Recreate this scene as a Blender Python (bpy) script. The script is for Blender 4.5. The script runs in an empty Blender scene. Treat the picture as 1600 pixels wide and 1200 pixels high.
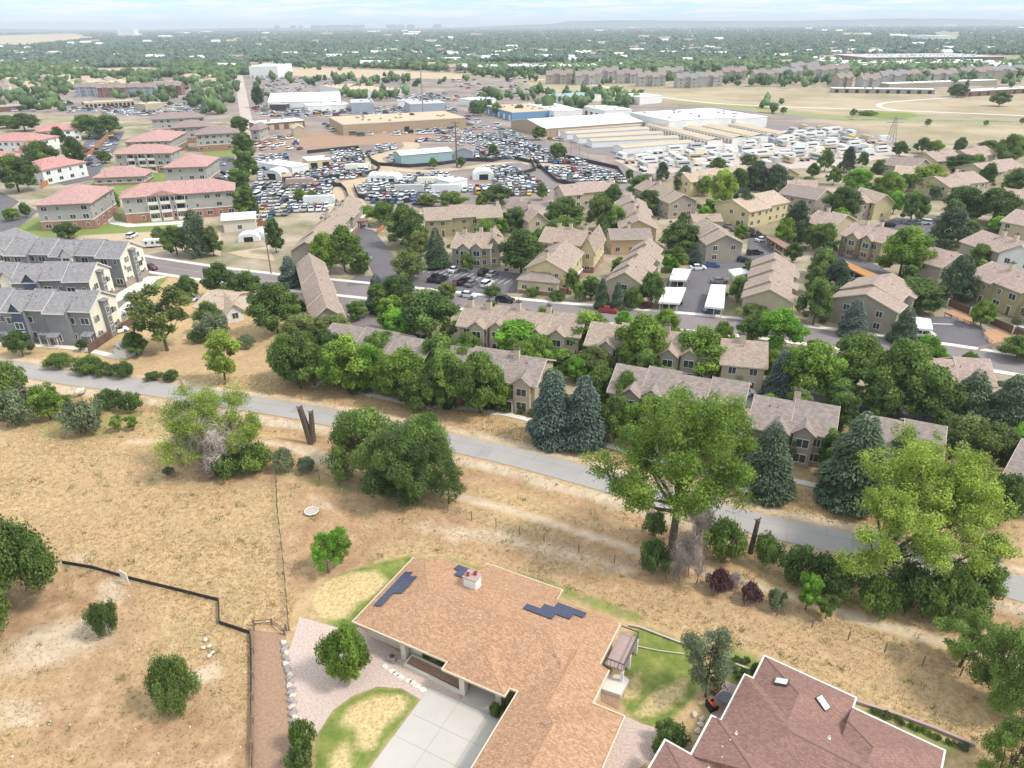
import bpy, math, random
import numpy as np
from math import radians, sin, cos, pi

# ------------------------------------------------------------------ camera
SC = bpy.context.scene
CAMH = 62.0; FPX = 1109.0; PITCH = radians(26.9); ROLL = radians(0.39)
cam_d = bpy.data.cameras.new("camera"); cam = bpy.data.objects.new("camera", cam_d)
SC.collection.objects.link(cam); SC.camera = cam
cam_d.sensor_width = 36.0; cam_d.lens = 36.0*FPX/1600.0
cam_d.clip_start = 1.0; cam_d.clip_end = 60000.0
cam.location = (0, 0, CAMH)
from mathutils import Matrix, Vector, Euler
cam.matrix_world = Matrix.Translation((0, 0, CAMH)) @ Matrix.Rotation(pi/2-PITCH, 4, 'X') @ Matrix.Rotation(-ROLL, 4, 'Z')
HAZE = 0.00011
# ------------------------------------------------------------------ light
SC.view_settings.view_transform = 'Standard'; SC.view_settings.look = 'None'
SC.view_settings.exposure = 0.82; SC.view_settings.gamma = 1.0
SUN_EL = radians(52); SUN_AZ = radians(105)     # azimuth clockwise from +Y
W = bpy.data.worlds.new("World"); SC.world = W; W.use_nodes = True
nt = W.node_tree; nt.nodes.clear()
def N(t, nt_, **kw):
    n = nt_.nodes.new(t)
    for k, v in kw.items():
        if k.startswith('i_'):
            key = k[2:]
            n.inputs[int(key) if key.isdigit() else key].default_value = v
        else: setattr(n, k, v)
    return n
out = N('ShaderNodeOutputWorld', nt); bg = N('ShaderNodeBackground', nt); bg.inputs[1].default_value = 0.15
sky = N('ShaderNodeTexSky', nt, sky_type='NISHITA', sun_disc=False, sun_elevation=SUN_EL, sun_rotation=SUN_AZ)
sky.air_density = 1.0; sky.dust_density = 1.2; sky.ozone_density = 2.5; sky.altitude = 1700
tc = N('ShaderNodeTexCoord', nt)
mp = N('ShaderNodeMapping', nt); mp.inputs['Scale'].default_value = (4.5, 4.5, 75.0)
nz = N('ShaderNodeTexNoise', nt); nz.inputs['Scale'].default_value = 2.6; nz.inputs['Detail'].default_value = 5; nz.inputs['Roughness'].default_value = .6
cr = N('ShaderNodeValToRGB', nt)
cr.color_ramp.elements[0].position = .44; cr.color_ramp.elements[0].color = (.1, .1, .1, 1)
cr.color_ramp.elements[1].position = .58; cr.color_ramp.elements[1].color = (.95, .95, .95, 1)
mx = N('ShaderNodeMix', nt, data_type='RGBA')
sx = N('ShaderNodeSeparateXYZ', nt); er = N('ShaderNodeValToRGB', nt)      # overcast veil: brighter towards the zenith
er.color_ramp.elements[0].position = .0; er.color_ramp.elements[0].color = (.46, .475, .485, 1)
er.color_ramp.elements[1].position = .6; er.color_ramp.elements[1].color = (1, .99, .97, 1)
cm = N('ShaderNodeVectorMath', nt, operation='SCALE'); cm.inputs['Scale'].default_value = 8.2
hz_ = N('ShaderNodeMix', nt, data_type='RGBA'); hz_.inputs['Factor'].default_value = .75; hz_.inputs['B'].default_value = (1.65, 2.9, 4.0, 1)
L = nt.links.new
L(tc.outputs['Generated'], mp.inputs[0]); L(mp.outputs[0], nz.inputs[0]); L(nz.outputs[0], cr.inputs[0])
L(tc.outputs['Generated'], sx.inputs[0]); L(sx.outputs['Z'], er.inputs[0]); L(er.outputs[0], cm.inputs[0]); L(cm.outputs[0], mx.inputs['B']); L(sky.outputs[0], hz_.inputs['A']); L(hz_.outputs['Result'], mx.inputs['A']); L(cr.outputs[0], mx.inputs['Factor']); L(mx.outputs['Result'], bg.inputs[0]); L(bg.outputs[0], out.inputs[0])
sd = bpy.data.lights.new("sun", 'SUN'); sd.energy = 1.9; sd.angle = radians(10); sd.color = (1, .95, .87)
so = bpy.data.objects.new("sun", sd); SC.collection.objects.link(so)
sdir = Vector((sin(SUN_AZ)*cos(SUN_EL), cos(SUN_AZ)*cos(SUN_EL), sin(SUN_EL)))
so.rotation_euler = sdir.to_track_quat('Z', 'Y').to_euler(); so.location = (0, 0, 300)
SC.cycles.max_bounces = 5; SC.cycles.diffuse_bounces = 3; SC.cycles.transparent_max_bounces = 4
SC.cycles.use_denoising = True; SC.cycles.volume_bounces = 0

# ------------------------------------------------------------------ geometry from the survey of the photograph
def ray(u, v):
    x = (u-800)/FPX; y = (600-v)/FPX
    c, s = cos(ROLL), sin(ROLL)
    x, y = x*c+y*s, -x*s+y*c
    return (x, cos(PITCH)+y*sin(PITCH), -sin(PITCH)+y*cos(PITCH))
def at(u, v, z=0.0):
    d = ray(u, v); t = (z-CAMH)/d[2]
    return Vector((d[0]*t, d[1]*t, z))
def proj(p):
    x, y, z = p[0], p[1], p[2]-CAMH
    d = y*cos(PITCH)-z*sin(PITCH); h = y*sin(PITCH)+z*cos(PITCH)
    X, Y = x/d, h/d
    c, s = cos(ROLL), sin(ROLL)
    X, Y = X*c-Y*s, X*s+Y*c
    return 800+X*FPX, 600-Y*FPX, d
def height_for(B, vtop):
    lo, hi = 0.0, 60.0
    for _ in range(30):
        m = (lo+hi)/2
        if proj((B[0], B[1], m))[1] > vtop: lo = m
        else: hi = m
    return lo

# ------------------------------------------------------------------ helpers
def link(o): SC.collection.objects.link(o); return o
def tag(o, label=None, cat=None, group=None, kind=None):
    if label: o['label'] = label
    if cat: o['category'] = cat
    if group: o['group'] = group
    if kind: o['kind'] = kind
    return o
def empty(name, loc, rz=0.0, sc=None):
    o = link(bpy.data.objects.new(name, None)); o.location = loc; o.rotation_euler = (0, 0, rz)
    o.empty_display_size = .5
    if sc: o.scale = sc
    return o
def npmesh(name, V, F, mats=(), mi=None, attrs=None, smooth=False):
    V = np.asarray(V, dtype=np.float32); F = np.asarray(F, dtype=np.int32)
    m = bpy.data.meshes.new(name); k = F.shape[1]
    m.vertices.add(len(V)); m.vertices.foreach_set('co', V.ravel())
    m.loops.add(F.size); m.loops.foreach_set('vertex_index', F.ravel())
    m.polygons.add(len(F)); m.polygons.foreach_set('loop_start', np.arange(0, F.size, k, dtype=np.int32))
    for mt in mats: m.materials.append(mt)
    if mi is not None: m.polygons.foreach_set('material_index', np.asarray(mi, dtype=np.int32))
    m.update(calc_edges=True)
    if attrs:
        for an, (dom, typ, arr) in attrs.items():
            a = m.attributes.new(an, typ, dom)
            a.data.foreach_set('value' if typ == 'FLOAT' else 'color', np.asarray(arr, dtype=np.float32).ravel())
    if smooth: m.polygons.foreach_set('use_smooth', np.ones(len(F), dtype=bool))
    return m
class MB:
    def __init__(s): s.v = []; s.f = []; s.m = []
    def add(s, vs, fs, m=0):
        b = len(s.v); s.v += [tuple(p) for p in vs]
        for f in fs: s.f.append(tuple(b+i for i in f)); s.m.append(m)
        return s
    def box(s, x0, x1, y0, y1, z0, z1, m=0, rz=0, c=None):
        p = [(x, y, z) for z in (z0, z1) for x, y in ((x0, y0), (x1, y0), (x1, y1), (x0, y1))]
        if rz:
            cx, cy = c if c else ((x0+x1)/2, (y0+y1)/2)
            p = [(cx+(x-cx)*cos(rz)-(y-cy)*sin(rz), cy+(x-cx)*sin(rz)+(y-cy)*cos(rz), z) for x, y, z in p]
        return s.add(p, [(3, 2, 1, 0), (4, 5, 6, 7), (0, 1, 5, 4), (1, 2, 6, 5), (2, 3, 7, 6), (3, 0, 4, 7)], m)
    def tube(s, a, b, r0, r1=None, n=6, m=0, caps=True):
        r1 = r0 if r1 is None else r1
        a = Vector(a); b = Vector(b); d = (b-a).normalized()
        u = d.orthogonal().normalized(); w = d.cross(u)
        p = []
        for c, r in ((a, r0), (b, r1)):
            for k in range(n):
                t = 2*pi*k/n; p.append(c+u*(r*cos(t))+w*(r*sin(t)))
        fs = [(k, (k+1) % n, n+(k+1) % n, n+k) for k in range(n)]
        if caps: fs += [tuple(range(n-1, -1, -1)), tuple(range(n, 2*n))]
        return s.add(p, fs, m)
    def prism(s, pts, z0, z1, m=0):
        n = len(pts)
        ar = sum(pts[i][0]*pts[(i+1) % n][1]-pts[(i+1) % n][0]*pts[i][1] for i in range(n))
        if ar < 0: pts = list(pts)[::-1]
        p = [(q[0], q[1], z0) for q in pts]+[(q[0], q[1], z1) for q in pts]
        return s.add(p, [tuple(range(n-1, -1, -1)), tuple(range(n, 2*n))]+[(k, (k+1) % n, n+(k+1) % n, n+k) for k in range(n)], m)
    def build(s, name, mats, parent=None, loc=None, rz=0, smooth=False):
        me = s.mesh(name, mats, smooth)
        o = link(bpy.data.objects.new(name, me))
        if parent: o.parent = parent
        if loc is not None: o.location = loc
        o.rotation_euler = (0, 0, rz)
        return o
    def mesh(s, name, mats, smooth=False):
        me = bpy.data.meshes.new(name); me.from_pydata(s.v, [], s.f)
        if not isinstance(mats, (list, tuple)): mats = [mats]
        for m in mats: me.materials.append(m)
        me.polygons.foreach_set('material_index', s.m)
        if smooth: me.polygons.foreach_set('use_smooth', [True]*len(s.f))
        me.update(); return me
def inst(name, mesh, parent=None, loc=(0, 0, 0), rz=0, sc=None, mat=None):
    o = link(bpy.data.objects.new(name, mesh)); o.parent = parent; o.location = loc; o.rotation_euler = (0, 0, rz)
    if sc: o.scale = sc
    if mat:
        o.material_slots[0].link = 'OBJECT'; o.material_slots[0].material = mat
    return o

# ------------------------------------------------------------------ materials
MATS = {}
def mat(name, col, rough=.85, col2=None, scale=3.0, amt=.5, bump=0, bscale=None, metal=0, spec=.3, detail=4, stretch=None, kind='noise', emis=None):
    m = bpy.data.materials.new(name); m.use_nodes = True; t = m.node_tree; p = t.nodes['Principled BSDF']
    p.inputs['Roughness'].default_value = rough; p.inputs['Metallic'].default_value = metal
    p.inputs['Specular IOR Level'].default_value = spec
    col2 = col2 or tuple(c*.72 for c in col)
    c = N('ShaderNodeTexCoord', t); mp = N('ShaderNodeMapping', t)
    if stretch: mp.inputs['Scale'].default_value = stretch
    t.links.new(c.outputs['Object'], mp.inputs[0])
    n = N('ShaderNodeTexNoise', t); n.inputs['Scale'].default_value = scale; n.inputs['Detail'].default_value = detail; n.inputs['Roughness'].default_value = .65
    t.links.new(mp.outputs[0], n.inputs[0])
    r = N('ShaderNodeValToRGB', t); r.color_ramp.elements[0].position = .5-.25*amt-.02; r.color_ramp.elements[1].position = .5+.25*amt+.02
    r.color_ramp.elements[0].color = (*col2, 1); r.color_ramp.elements[1].color = (*col, 1)
    t.links.new(n.outputs[0], r.inputs[0]); last = r.outputs[0]
    if kind == 'shingle':
        b = N('ShaderNodeTexBrick', t); b.inputs['Scale'].default_value = 1.0
        b.inputs['Brick Width'].default_value = bscale or .35; b.inputs['Row Height'].default_value = (bscale or .35)*.55
        b.inputs['Mortar Size'].default_value = .012; b.inputs['Color1'].default_value = (1.16, 1.14, 1.1, 1); b.inputs['Color2'].default_value = (.8, .79, .79, 1)
        b.inputs['Mortar'].default_value = (.5, .5, .5, 1); b.inputs['Bias'].default_value = .1
        t.links.new(c.outputs['Object'], b.inputs[0])
        x = N('ShaderNodeMix', t, data_type='RGBA', blend_type='MULTIPLY'); x.inputs['Factor'].default_value = 1
        t.links.new(last, x.inputs['A']); t.links.new(b.outputs[0], x.inputs['B']); last = x.outputs['Result']
    if kind == 'siding':
        w = N('ShaderNodeTexWave', t, bands_direction='Z', wave_profile='SAW'); w.inputs['Scale'].default_value = 1.6
        t.links.new(c.outputs['Object'], w.inputs[0])
        mr = N('ShaderNodeMapRange', t); mr.inputs[3].default_value = .8; mr.inputs[4].default_value = 1.05
        t.links.new(w.outputs['Fac'], mr.inputs[0])
        x = N('ShaderNodeMix', t, data_type='RGBA', blend_type='MULTIPLY'); x.inputs['Factor'].default_value = 1
        t.links.new(last, x.inputs['A']); t.links.new(mr.outputs[0], x.inputs['B']); last = x.outputs['Result']
    t.links.new(last, p.inputs['Base Color'])
    if bump:
        bn = N('ShaderNodeBump', t); bn.inputs['Strength'].default_value = bump; bn.inputs['Distance'].default_value = .1
        n2 = N('ShaderNodeTexNoise', t); n2.inputs['Scale'].default_value = scale*4; n2.inputs['Detail'].default_value = 3
        t.links.new(mp.outputs[0], n2.inputs[0]); t.links.new(n2.outputs[0], bn.inputs['Height']); t.links.new(bn.outputs[0], p.inputs['Normal'])
    MATS[name] = m; return m
def leafmat(name, dark, light, yellow=None, rough=.6, trans=.25):
    m = bpy.data.materials.new(name); m.use_nodes = True; t = m.node_tree; p = t.nodes['Principled BSDF']
    p.inputs['Roughness'].default_value = rough; p.inputs['Specular IOR Level'].default_value = .25
    a = N('ShaderNodeAttribute', t, attribute_name='tint')
    oi = N('ShaderNodeObjectInfo', t)
    ad = N('ShaderNodeMath', t, operation='MULTIPLY_ADD'); ad.inputs[1].default_value = .3
    t.links.new(oi.outputs['Random'], ad.inputs[0]); t.links.new(a.outputs['Fac'], ad.inputs[2])
    sb = N('ShaderNodeMath', t, operation='SUBTRACT'); sb.inputs[1].default_value = .15; t.links.new(ad.outputs[0], sb.inputs[0])
    r = N('ShaderNodeValToRGB', t); e = r.color_ramp.elements
    e[0].position = .1; e[0].color = (*dark, 1); e[1].position = .75; e[1].color = (*light, 1)
    x = e.new(.97); x.color = (*(yellow or tuple(min(1, c*1.35) for c in light)), 1)
    t.links.new(sb.outputs[0], r.inputs[0]); t.links.new(r.outputs[0], p.inputs['Base Color'])
    tr = N('ShaderNodeBsdfTranslucent', t); t.links.new(r.outputs[0], tr.inputs[0])
    ms = N('ShaderNodeMixShader', t); ms.inputs[0].default_value = trans
    o = t.nodes['Material Output']; t.links.new(p.outputs[0], ms.inputs[1]); t.links.new(tr.outputs[0], ms.inputs[2]); t.links.new(ms.outputs[0], o.inputs[0])
    MATS[name] = m; return m
M = MATS
leafmat('leaf_dark', (.07, .118, .03), (.165, .25, .06), trans=.38)
leafmat('leaf_mid', (.09, .15, .03), (.215, .31, .068), trans=.38)
leafmat('leaf_light', (.12, .20, .026), (.27, .39, .065), trans=.38)
leafmat('leaf_bright', (.09, .20, .018), (.23, .44, .05), trans=.38)
leafmat('leaf_olive', (.11, .145, .04), (.26, .30, .09), trans=.35)
leafmat('leaf_yellow', (.17, .24, .033), (.36, .45, .08), trans=.38)
leafmat('leaf_grey', (.12, .15, .08), (.25, .29, .15), trans=.3)
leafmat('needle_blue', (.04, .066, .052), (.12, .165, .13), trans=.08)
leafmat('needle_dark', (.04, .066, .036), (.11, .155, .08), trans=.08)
leafmat('needle_pine', (.045, .08, .015), (.13, .19, .04), trans=.1)
leafmat('leaf_maroon', (.07, .03, .035), (.17, .075, .075))
leafmat('twig_grey', (.24, .20, .17), (.48, .41, .36), trans=0)
leafmat('dry_grass', (.38, .25, .12), (.52, .365, .185), (.61, .45, .245), rough=.9, trans=.1)
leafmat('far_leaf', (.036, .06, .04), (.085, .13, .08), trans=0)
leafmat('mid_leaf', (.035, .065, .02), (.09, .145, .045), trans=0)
mat('bark', (.16, .12, .09), .95, (.08, .06, .045), 6, .8, .5)
mat('bark_pale', (.42, .36, .28), .95, (.25, .2, .15), 6, .8, .4)
mat('deadwood', (.5, .45, .38), .95, (.3, .26, .22), 8, .8, .3)
mat('roof_brown', (.39, .30, .24), .9, (.345, .265, .215), .9, .8, kind='shingle', bscale=.5)
mat('roof_greybrown', (.31, .255, .225), .9, (.275, .225, .20), .9, .8, kind='shingle', bscale=.5)
mat('roof_pinkbrown', (.43, .315, .27), .9, (.38, .28, .24), .9, .8, kind='shingle', bscale=.5)
mat('roof_tan', (.52, .40, .30), .9, (.43, .33, .25), .9, .8, kind='shingle', bscale=.5)
mat('roof_red', (.50, .30, .27), .9, (.44, .26, .235), 1.2, .7, kind='shingle', bscale=.6)
mat('roof_brightred', (.54, .27, .24), .9, (.47, .235, .21), 1.2, .7, kind='shingle', bscale=.6)
mat('roof_grey', (.29, .275, .28), .9, (.235, .225, .23), 1.2, .7, kind='shingle', bscale=.5)
mat('roof_purple', (.33, .25, .235), .9, (.26, .2, .185), 1.2, .7, kind='shingle', bscale=.5)
mat('shingle_clay', (.66, .41, .25), .9, (.30, .155, .085), 5.5, 1.1, .5, kind='shingle', bscale=.34)
mat('shingle_mauve', (.37, .215, .175), .9, (.22, .12, .10), 6, 1.2, .3, kind='shingle', bscale=.30)
mat('wall_tan', (.53, .44, .31), .9, (.47, .39, .275), .6, .6, kind='siding')
mat('wall_taupe', (.40, .34, .27), .9, (.35, .30, .24), .6, .6, kind='siding')
mat('wall_olive', (.40, .34, .19), .9, (.35, .30, .17), .6, .6, kind='siding')
mat('wall_yellow', (.68, .56, .32), .9, (.61, .50, .285), .6, .6, kind='siding')
mat('wall_orange', (.62, .43, .25), .9, (.55, .38, .22), .6, .6, kind='siding')
mat('wall_grey', (.26, .262, .265), .85, (.22, .222, .225), .6, .6, kind='siding')
mat('wall_navy', (.085, .11, .17), .85, (.075, .095, .15), .6, .6, kind='siding')
mat('wall_cream', (.80, .75, .60), .9, (.74, .69, .55), .6, .6)
mat('wall_stucco', (.66, .60, .50), .95, (.6, .54, .45), .8, .6, .2)
mat('wall_white', (.78, .77, .74), .8, (.70, .69, .66), .5, .6)
mat('wall_grey_light', (.42, .40, .36), .9, (.37, .35, .32), .6, .6, kind='siding')
mat('wall_teal', (.30, .42, .42), .8, (.26, .38, .38), .5, .6)
mat('wall_blue', (.16, .30, .46), .8, (.14, .26, .4), .5, .6)
mat('wall_bluegrey', (.34, .38, .42), .8, (.3, .34, .38), .5, .6)
mat('wall_tan_metal', (.42, .31, .21), .8, (.37, .27, .18), .5, .6)
mat('brick', (.42, .22, .16), .95, (.34, .175, .125), 5, .8, kind='shingle', bscale=.3)
mat('stone', (.42, .33, .25), .95, (.28, .22, .17), 3, 1, .3)
mat('roof_white', (.80, .80, .80), .7, (.76, .76, .75), .15, .6)
mat('roof_tanmetal', (.56, .42, .28), .7, (.51, .38, .25), .12, .6)
mat('roof_creamflat', (.52, .41, .28), .7, (.47, .37, .25), .12, .6)
mat('roof_greyflat', (.5, .49, .48), .8, (.44, .43, .42), .12, .6)
mat('trim_white', (.72, .695, .64), .7, (.66, .64, .585), 2, .5)
mat('trim_tan', (.62, .52, .38), .8, (.56, .47, .34), 2, .5)
mat('trim_dark', (.10, .075, .075), .8)
mat('glass', (.05, .06, .07), .12, (.035, .045, .055), .6, 1, spec=.6)
mat('glass_dark', (.02, .022, .025), .1, spec=.6)
mat('door_red', (.30, .06, .05), .6)
mat('door_brown', (.16, .09, .06), .7)
mat('dark_opening', (.03, .028, .028), .9)
mat('asphalt', (.155, .142, .148), .95, (.115, .105, .11), .25, 1.2, .2)
mat('asphalt_warm', (.235, .20, .195), .95, (.195, .165, .16), .2, 1.2, .2)
mat('asphalt_trail', (.38, .345, .32), .95, (.31, .285, .265), .22, 1.2, .2)
mat('concrete', (.50, .455, .405), .9, (.44, .40, .355), .3, 1.1, .1)
mat('concrete_pale', (.72, .66, .58), .9, (.64, .58, .5), .3, 1.0, .1)
mat('concrete_joint', (.36, .33, .29), .95)
mat('gravel_pink', (.76, .60, .51), .95, (.38, .27, .23), 4.5, 1.1, .8)
mat('gravel_lot', (.50, .42, .37), .95, (.42, .345, .30), .12, 1.2, .2, detail=8)
mat('dirt_tan', (.52, .40, .27), .95, (.42, .31, .205), .2, 1.2, .2, detail=8)
mat('dirt_orange', (.48, .27, .15), .95, (.38, .21, .12), .5, 1.2, .2)
mat('mulch', (.44, .285, .19), .95, (.23, .14, .09), 3, 1.2, .6)
mat('lawn_green', (.22, .26, .075), .95, (.15, .19, .05), .5, 1.1, .4, detail=8)
mat('paint_white', (.78, .77, .74), .8); mat('paint_yellow', (.6, .42, .12), .8)
mat('orange_wood', (.50, .24, .09), .9, (.38, .17, .065), 2, 1)
mat('wood_weathered', (.26, .19, .14), .95, (.17, .12, .09), 4, 1)
mat('fence_brown', (.17, .10, .07), .95, (.12, .07, .05), 2, 1)
mat('fence_black', (.05, .045, .045), .9, (.03, .03, .03), 2, 1)
mat('edge_stone', (.50, .44, .37), .95, (.42, .36, .30), 2, 1)
mat('steel', (.32, .31, .30), .5, metal=.3); mat('steel_dark', (.10, .095, .09), .6)
mat('panel_blue', (.035, .04, .085), .22, (.025, .03, .065), 4, .6, spec=.6)
mat('panel_line', (.16, .16, .22), .4)
mat('deck_red', (.30, .17, .13), .8, (.25, .14, .11), 3, .8)
mat('tile_pink', (.42, .30, .27), .7, (.38, .27, .245), 2, .6)
mat('rock_grey', (.42, .37, .36), .95, (.24, .20, .21), 2.5, 1, .5); mat('rock_pale', (.66, .58, .46), .95, (.5, .42, .33), 2, 1, .4)
mat('cushion_orange', (.72, .13, .04), .85); mat('wicker', (.02, .018, .018), .8); mat('table_grey', (.20, .19, .21), .4)
mat('hedge', (.03, .06, .02), .9)
mat('tyre', (.02, .02, .02), .9); mat('rim', (.4, .4, .4), .4, metal=.6)
mat('lamp_red', (.4, .02, .02), .4); mat('lamp_clear', (.75, .75, .72), .3)
mat('pool_water', (.12, .42, .42), .1)
mat('canvas_white', (.82, .82, .80), .8); mat('canvas_red', (.45, .04, .04), .8)
CARC = dict(white=(.78, .78, .78), silver=(.45, .46, .47), grey=(.17, .175, .18), black=(.018, .018, .02), red=(.36, .03, .03), blue=(.05, .10, .26),
            green=(.06, .16, .12), tan=(.42, .34, .24), maroon=(.16, .03, .045), yellow=(.65, .42, .04), orange=(.6, .2, .04))
for k, c in CARC.items(): mat('paint_'+k+'_car', c, .3, tuple(x*.9 for x in c), .5, .5, spec=.5)

mat('crack_fill', (.27, .245, .23), .95, (.22, .2, .19), 2, 1)
mat('asphalt_patch', (.33, .305, .29), .95, (.28, .26, .25), .6, 1.2)

# ------------------------------------------------------------------ ground sheet with land-cover masks
rng = np.random.default_rng(7)
def poly(s, z=0.0):
    q = [float(x) for x in s.replace(',', ' ').split()]
    return [at(q[i], q[i+1], z).xy for i in range(0, len(q), 2)]
def ribbon(pts, w):
    """centre line (world xy) -> smooth polygon of width w"""
    P = [Vector(p) for p in pts]; C = []
    for i in range(len(P)-1):
        p0 = P[max(i-1, 0)]; p1 = P[i]; p2 = P[i+1]; p3 = P[min(i+2, len(P)-1)]
        for k in range(8):
            t = k/8; C.append(.5*((2*p1)+(p2-p0)*t+(2*p0-5*p1+4*p2-p3)*t*t+(3*p1-p0-3*p2+p3)*t**3))
    C.append(P[-1]); A = []; B = []
    for i, c in enumerate(C):
        d = (C[min(i+1, len(C)-1)]-C[max(i-1, 0)]).normalized(); n = Vector((-d.y, d.x))
        A.append(c+n*w/2); B.append(c-n*w/2)
    return A, B, C
def strip(name, pts, w, m, z, kind='structure', parent=None):
    A, B, C = ribbon(pts, w); n = len(A)
    me = bpy.data.meshes.new(name)
    me.from_pydata([(p.x, p.y, z) for p in A]+[(p.x, p.y, z) for p in B], [], [(n+i, n+i+1, i+1, i) for i in range(n-1)])
    me.materials.append(M[m]); o = link(bpy.data.objects.new(name, me))
    if kind: o['kind'] = kind
    return o
def sheet(name, pts, m, z, kind='structure'):
    n = len(pts); a = sum(pts[i][0]*pts[(i+1) % n][1]-pts[(i+1) % n][0]*pts[i][1] for i in range(n))
    if a < 0: pts = pts[::-1]
    me = bpy.data.meshes.new(name); me.from_pydata([(p[0], p[1], z) for p in pts], [], [tuple(range(n))]); me.materials.append(M[m])
    o = link(bpy.data.objects.new(name, me)); o['kind'] = kind; return o
def axis(lo, hi, st, far, grow):
    a = list(np.arange(lo, hi+st, st)); s = st
    while a[-1] < far: s *= grow; a.append(a[-1]+s)
    return a
TR = [at(u, v).xy for u, v in ((-260, 545), (-60, 566), (20, 575), (125, 593), (225, 605), (320, 621), (412, 634), (500, 649), (590, 668), (680, 686), (800, 713), (920, 745), (1010, 771), (1110, 800), (1230, 829), (1330, 850), (1450, 880), (1560, 910), (1700, 950))]
DP = [at(u, v).xy for u, v in ((200, 690), (330, 688), (430, 693), (500, 715), (600, 745), (720, 775), (850, 812), (960, 848), (1030, 872), (1130, 900), (1230, 930), (1290, 948), (1380, 976), (1450, 996), (1560, 1020), (1700, 1060))]
xs = axis(-125, 125, .7, 22000, 1.12); xs = [-x for x in axis(125, 125, .7, 22000, 1.12)[::-1][:-2]]+xs
ys = axis(34, 175, .7, 24000, 1.035); ys = [-400, -100, -20, 10, 24]+ys
xs = np.array(sorted(set(xs))); ys = np.array(ys)
X, Y = np.meshgrid(xs, ys); gx = X.ravel(); gy = Y.ravel()
def seg_dist(px, py, line, closed):
    d = np.full(px.shape, 1e9); n = len(line)
    for i in range(n if closed else n-1):
        ax, ay = line[i][0], line[i][1]; bx, by = line[(i+1) % n][0], line[(i+1) % n][1]
        dx, dy = bx-ax, by-ay; L2 = dx*dx+dy*dy+1e-9
        t = np.clip(((px-ax)*dx+(py-ay)*dy)/L2, 0, 1)
        d = np.minimum(d, (px-ax-t*dx)**2+(py-ay-t*dy)**2)
    return np.sqrt(d)
def inside(px, py, P):
    r = np.zeros(px.shape, bool); n = len(P); j = n-1
    for i in range(n):
        xi, yi, xj, yj = P[i][0], P[i][1], P[j][0], P[j][1]
        c = ((yi > py) != (yj > py)) & (px < (xj-xi)*(py-yi)/(yj-yi+1e-12)+xi); r ^= c; j = i
    return r
def vnoise(x, y, s, seed):
    r = np.random.default_rng(seed); T = r.random((64, 64)); x = x/s; y = y/s
    xi = np.floor(x).astype(int); yi = np.floor(y).astype(int); fx = x-xi; fy = y-yi; fx = fx*fx*(3-2*fx); fy = fy*fy*(3-2*fy)
    g = lambda a, b: T[a % 64, b % 64]
    return (g(xi, yi)*(1-fx)+g(xi+1, yi)*fx)*(1-fy)+(g(xi, yi+1)*(1-fx)+g(xi+1, yi+1)*fx)*fy
def fbm(x, y, s, seed, o=4):
    return sum(vnoise(x, y, s/2**k, seed+k)*.5**k for k in range(o))/sum(.5**k for k in range(o))
def pmask(P, soft):
    P = [(p[0], p[1]) for p in P]; m = np.zeros(gx.shape)
    bx = [p[0] for p in P]; by = [p[1] for p in P]
    s = (gx > min(bx)-soft*2) & (gx < max(bx)+soft*2) & (gy > min(by)-soft*2) & (gy < max(by)+soft*2)
    x, y = gx[s], gy[s]; d = seg_dist(x, y, P, True); d = np.where(inside(x, y, P), d, -d)
    m[s] = np.clip(.5+d/(2*soft), 0, 1); return m
soil = np.zeros(gx.shape); green = np.zeros(gx.shape); pale = np.zeros(gx.shape); indu = np.zeros(gx.shape); urb = np.zeros(gx.shape)
def put(a, s, soft, k=1.0): np.maximum(a, pmask(poly(s), soft)*k, out=a)
# bare brown soil
for s, sf, k in (("120 560 440 650 440 720 520 705 640 700 760 745 900 800 1020 850 1180 905 1180 870 1000 800 860 765 700 715 520 672 400 655 200 620 60 600", 2, .62),
                 ("440 735 520 745 640 780 740 800 760 830 640 850 560 870 480 930 465 960 445 960 430 830", 2.5, .6),
                 ("500 800 560 790 600 830 570 890 500 930 470 900", 2.5, .75), ("0 920 90 900 160 890 230 920 150 990 60 1010 0 1010", 2.5, .75),
                 ("0 1000 170 960 390 980 400 1200 0 1200", 4, .5), ("620 800 760 800 760 870 660 850", 2, .6), ("150 560 440 520 440 590 280 590", 3, .35),
                 ("280 650 430 690 430 760 330 750 270 700", 2, .7), ("1180 900 1480 960 1600 1010 1600 960 1500 900 1330 890", 2, .6),
                 ("590 640 700 650 740 760 600 770 540 720", 2, .7), ("930 780 1110 840 1110 920 960 870", 2, .5), ("1440 860 1600 960 1600 1000 1440 960", 2, .5),
                 ("1400 1000 1600 1010 1600 1130 1480 1100", 3, .5), ("390 230 1000 215 1010 330 395 340", 1, 0)):
    if k: put(soil, s, sf, k)
put(soil, '690 740 1000 830 1480 1010 1600 1070 1600 1200 1340 1090 1000 965 700 862', 4, .42)
put(soil, '470 640 800 725 1100 830 1110 860 900 800 700 745 470 690', 3, .55)
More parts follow.
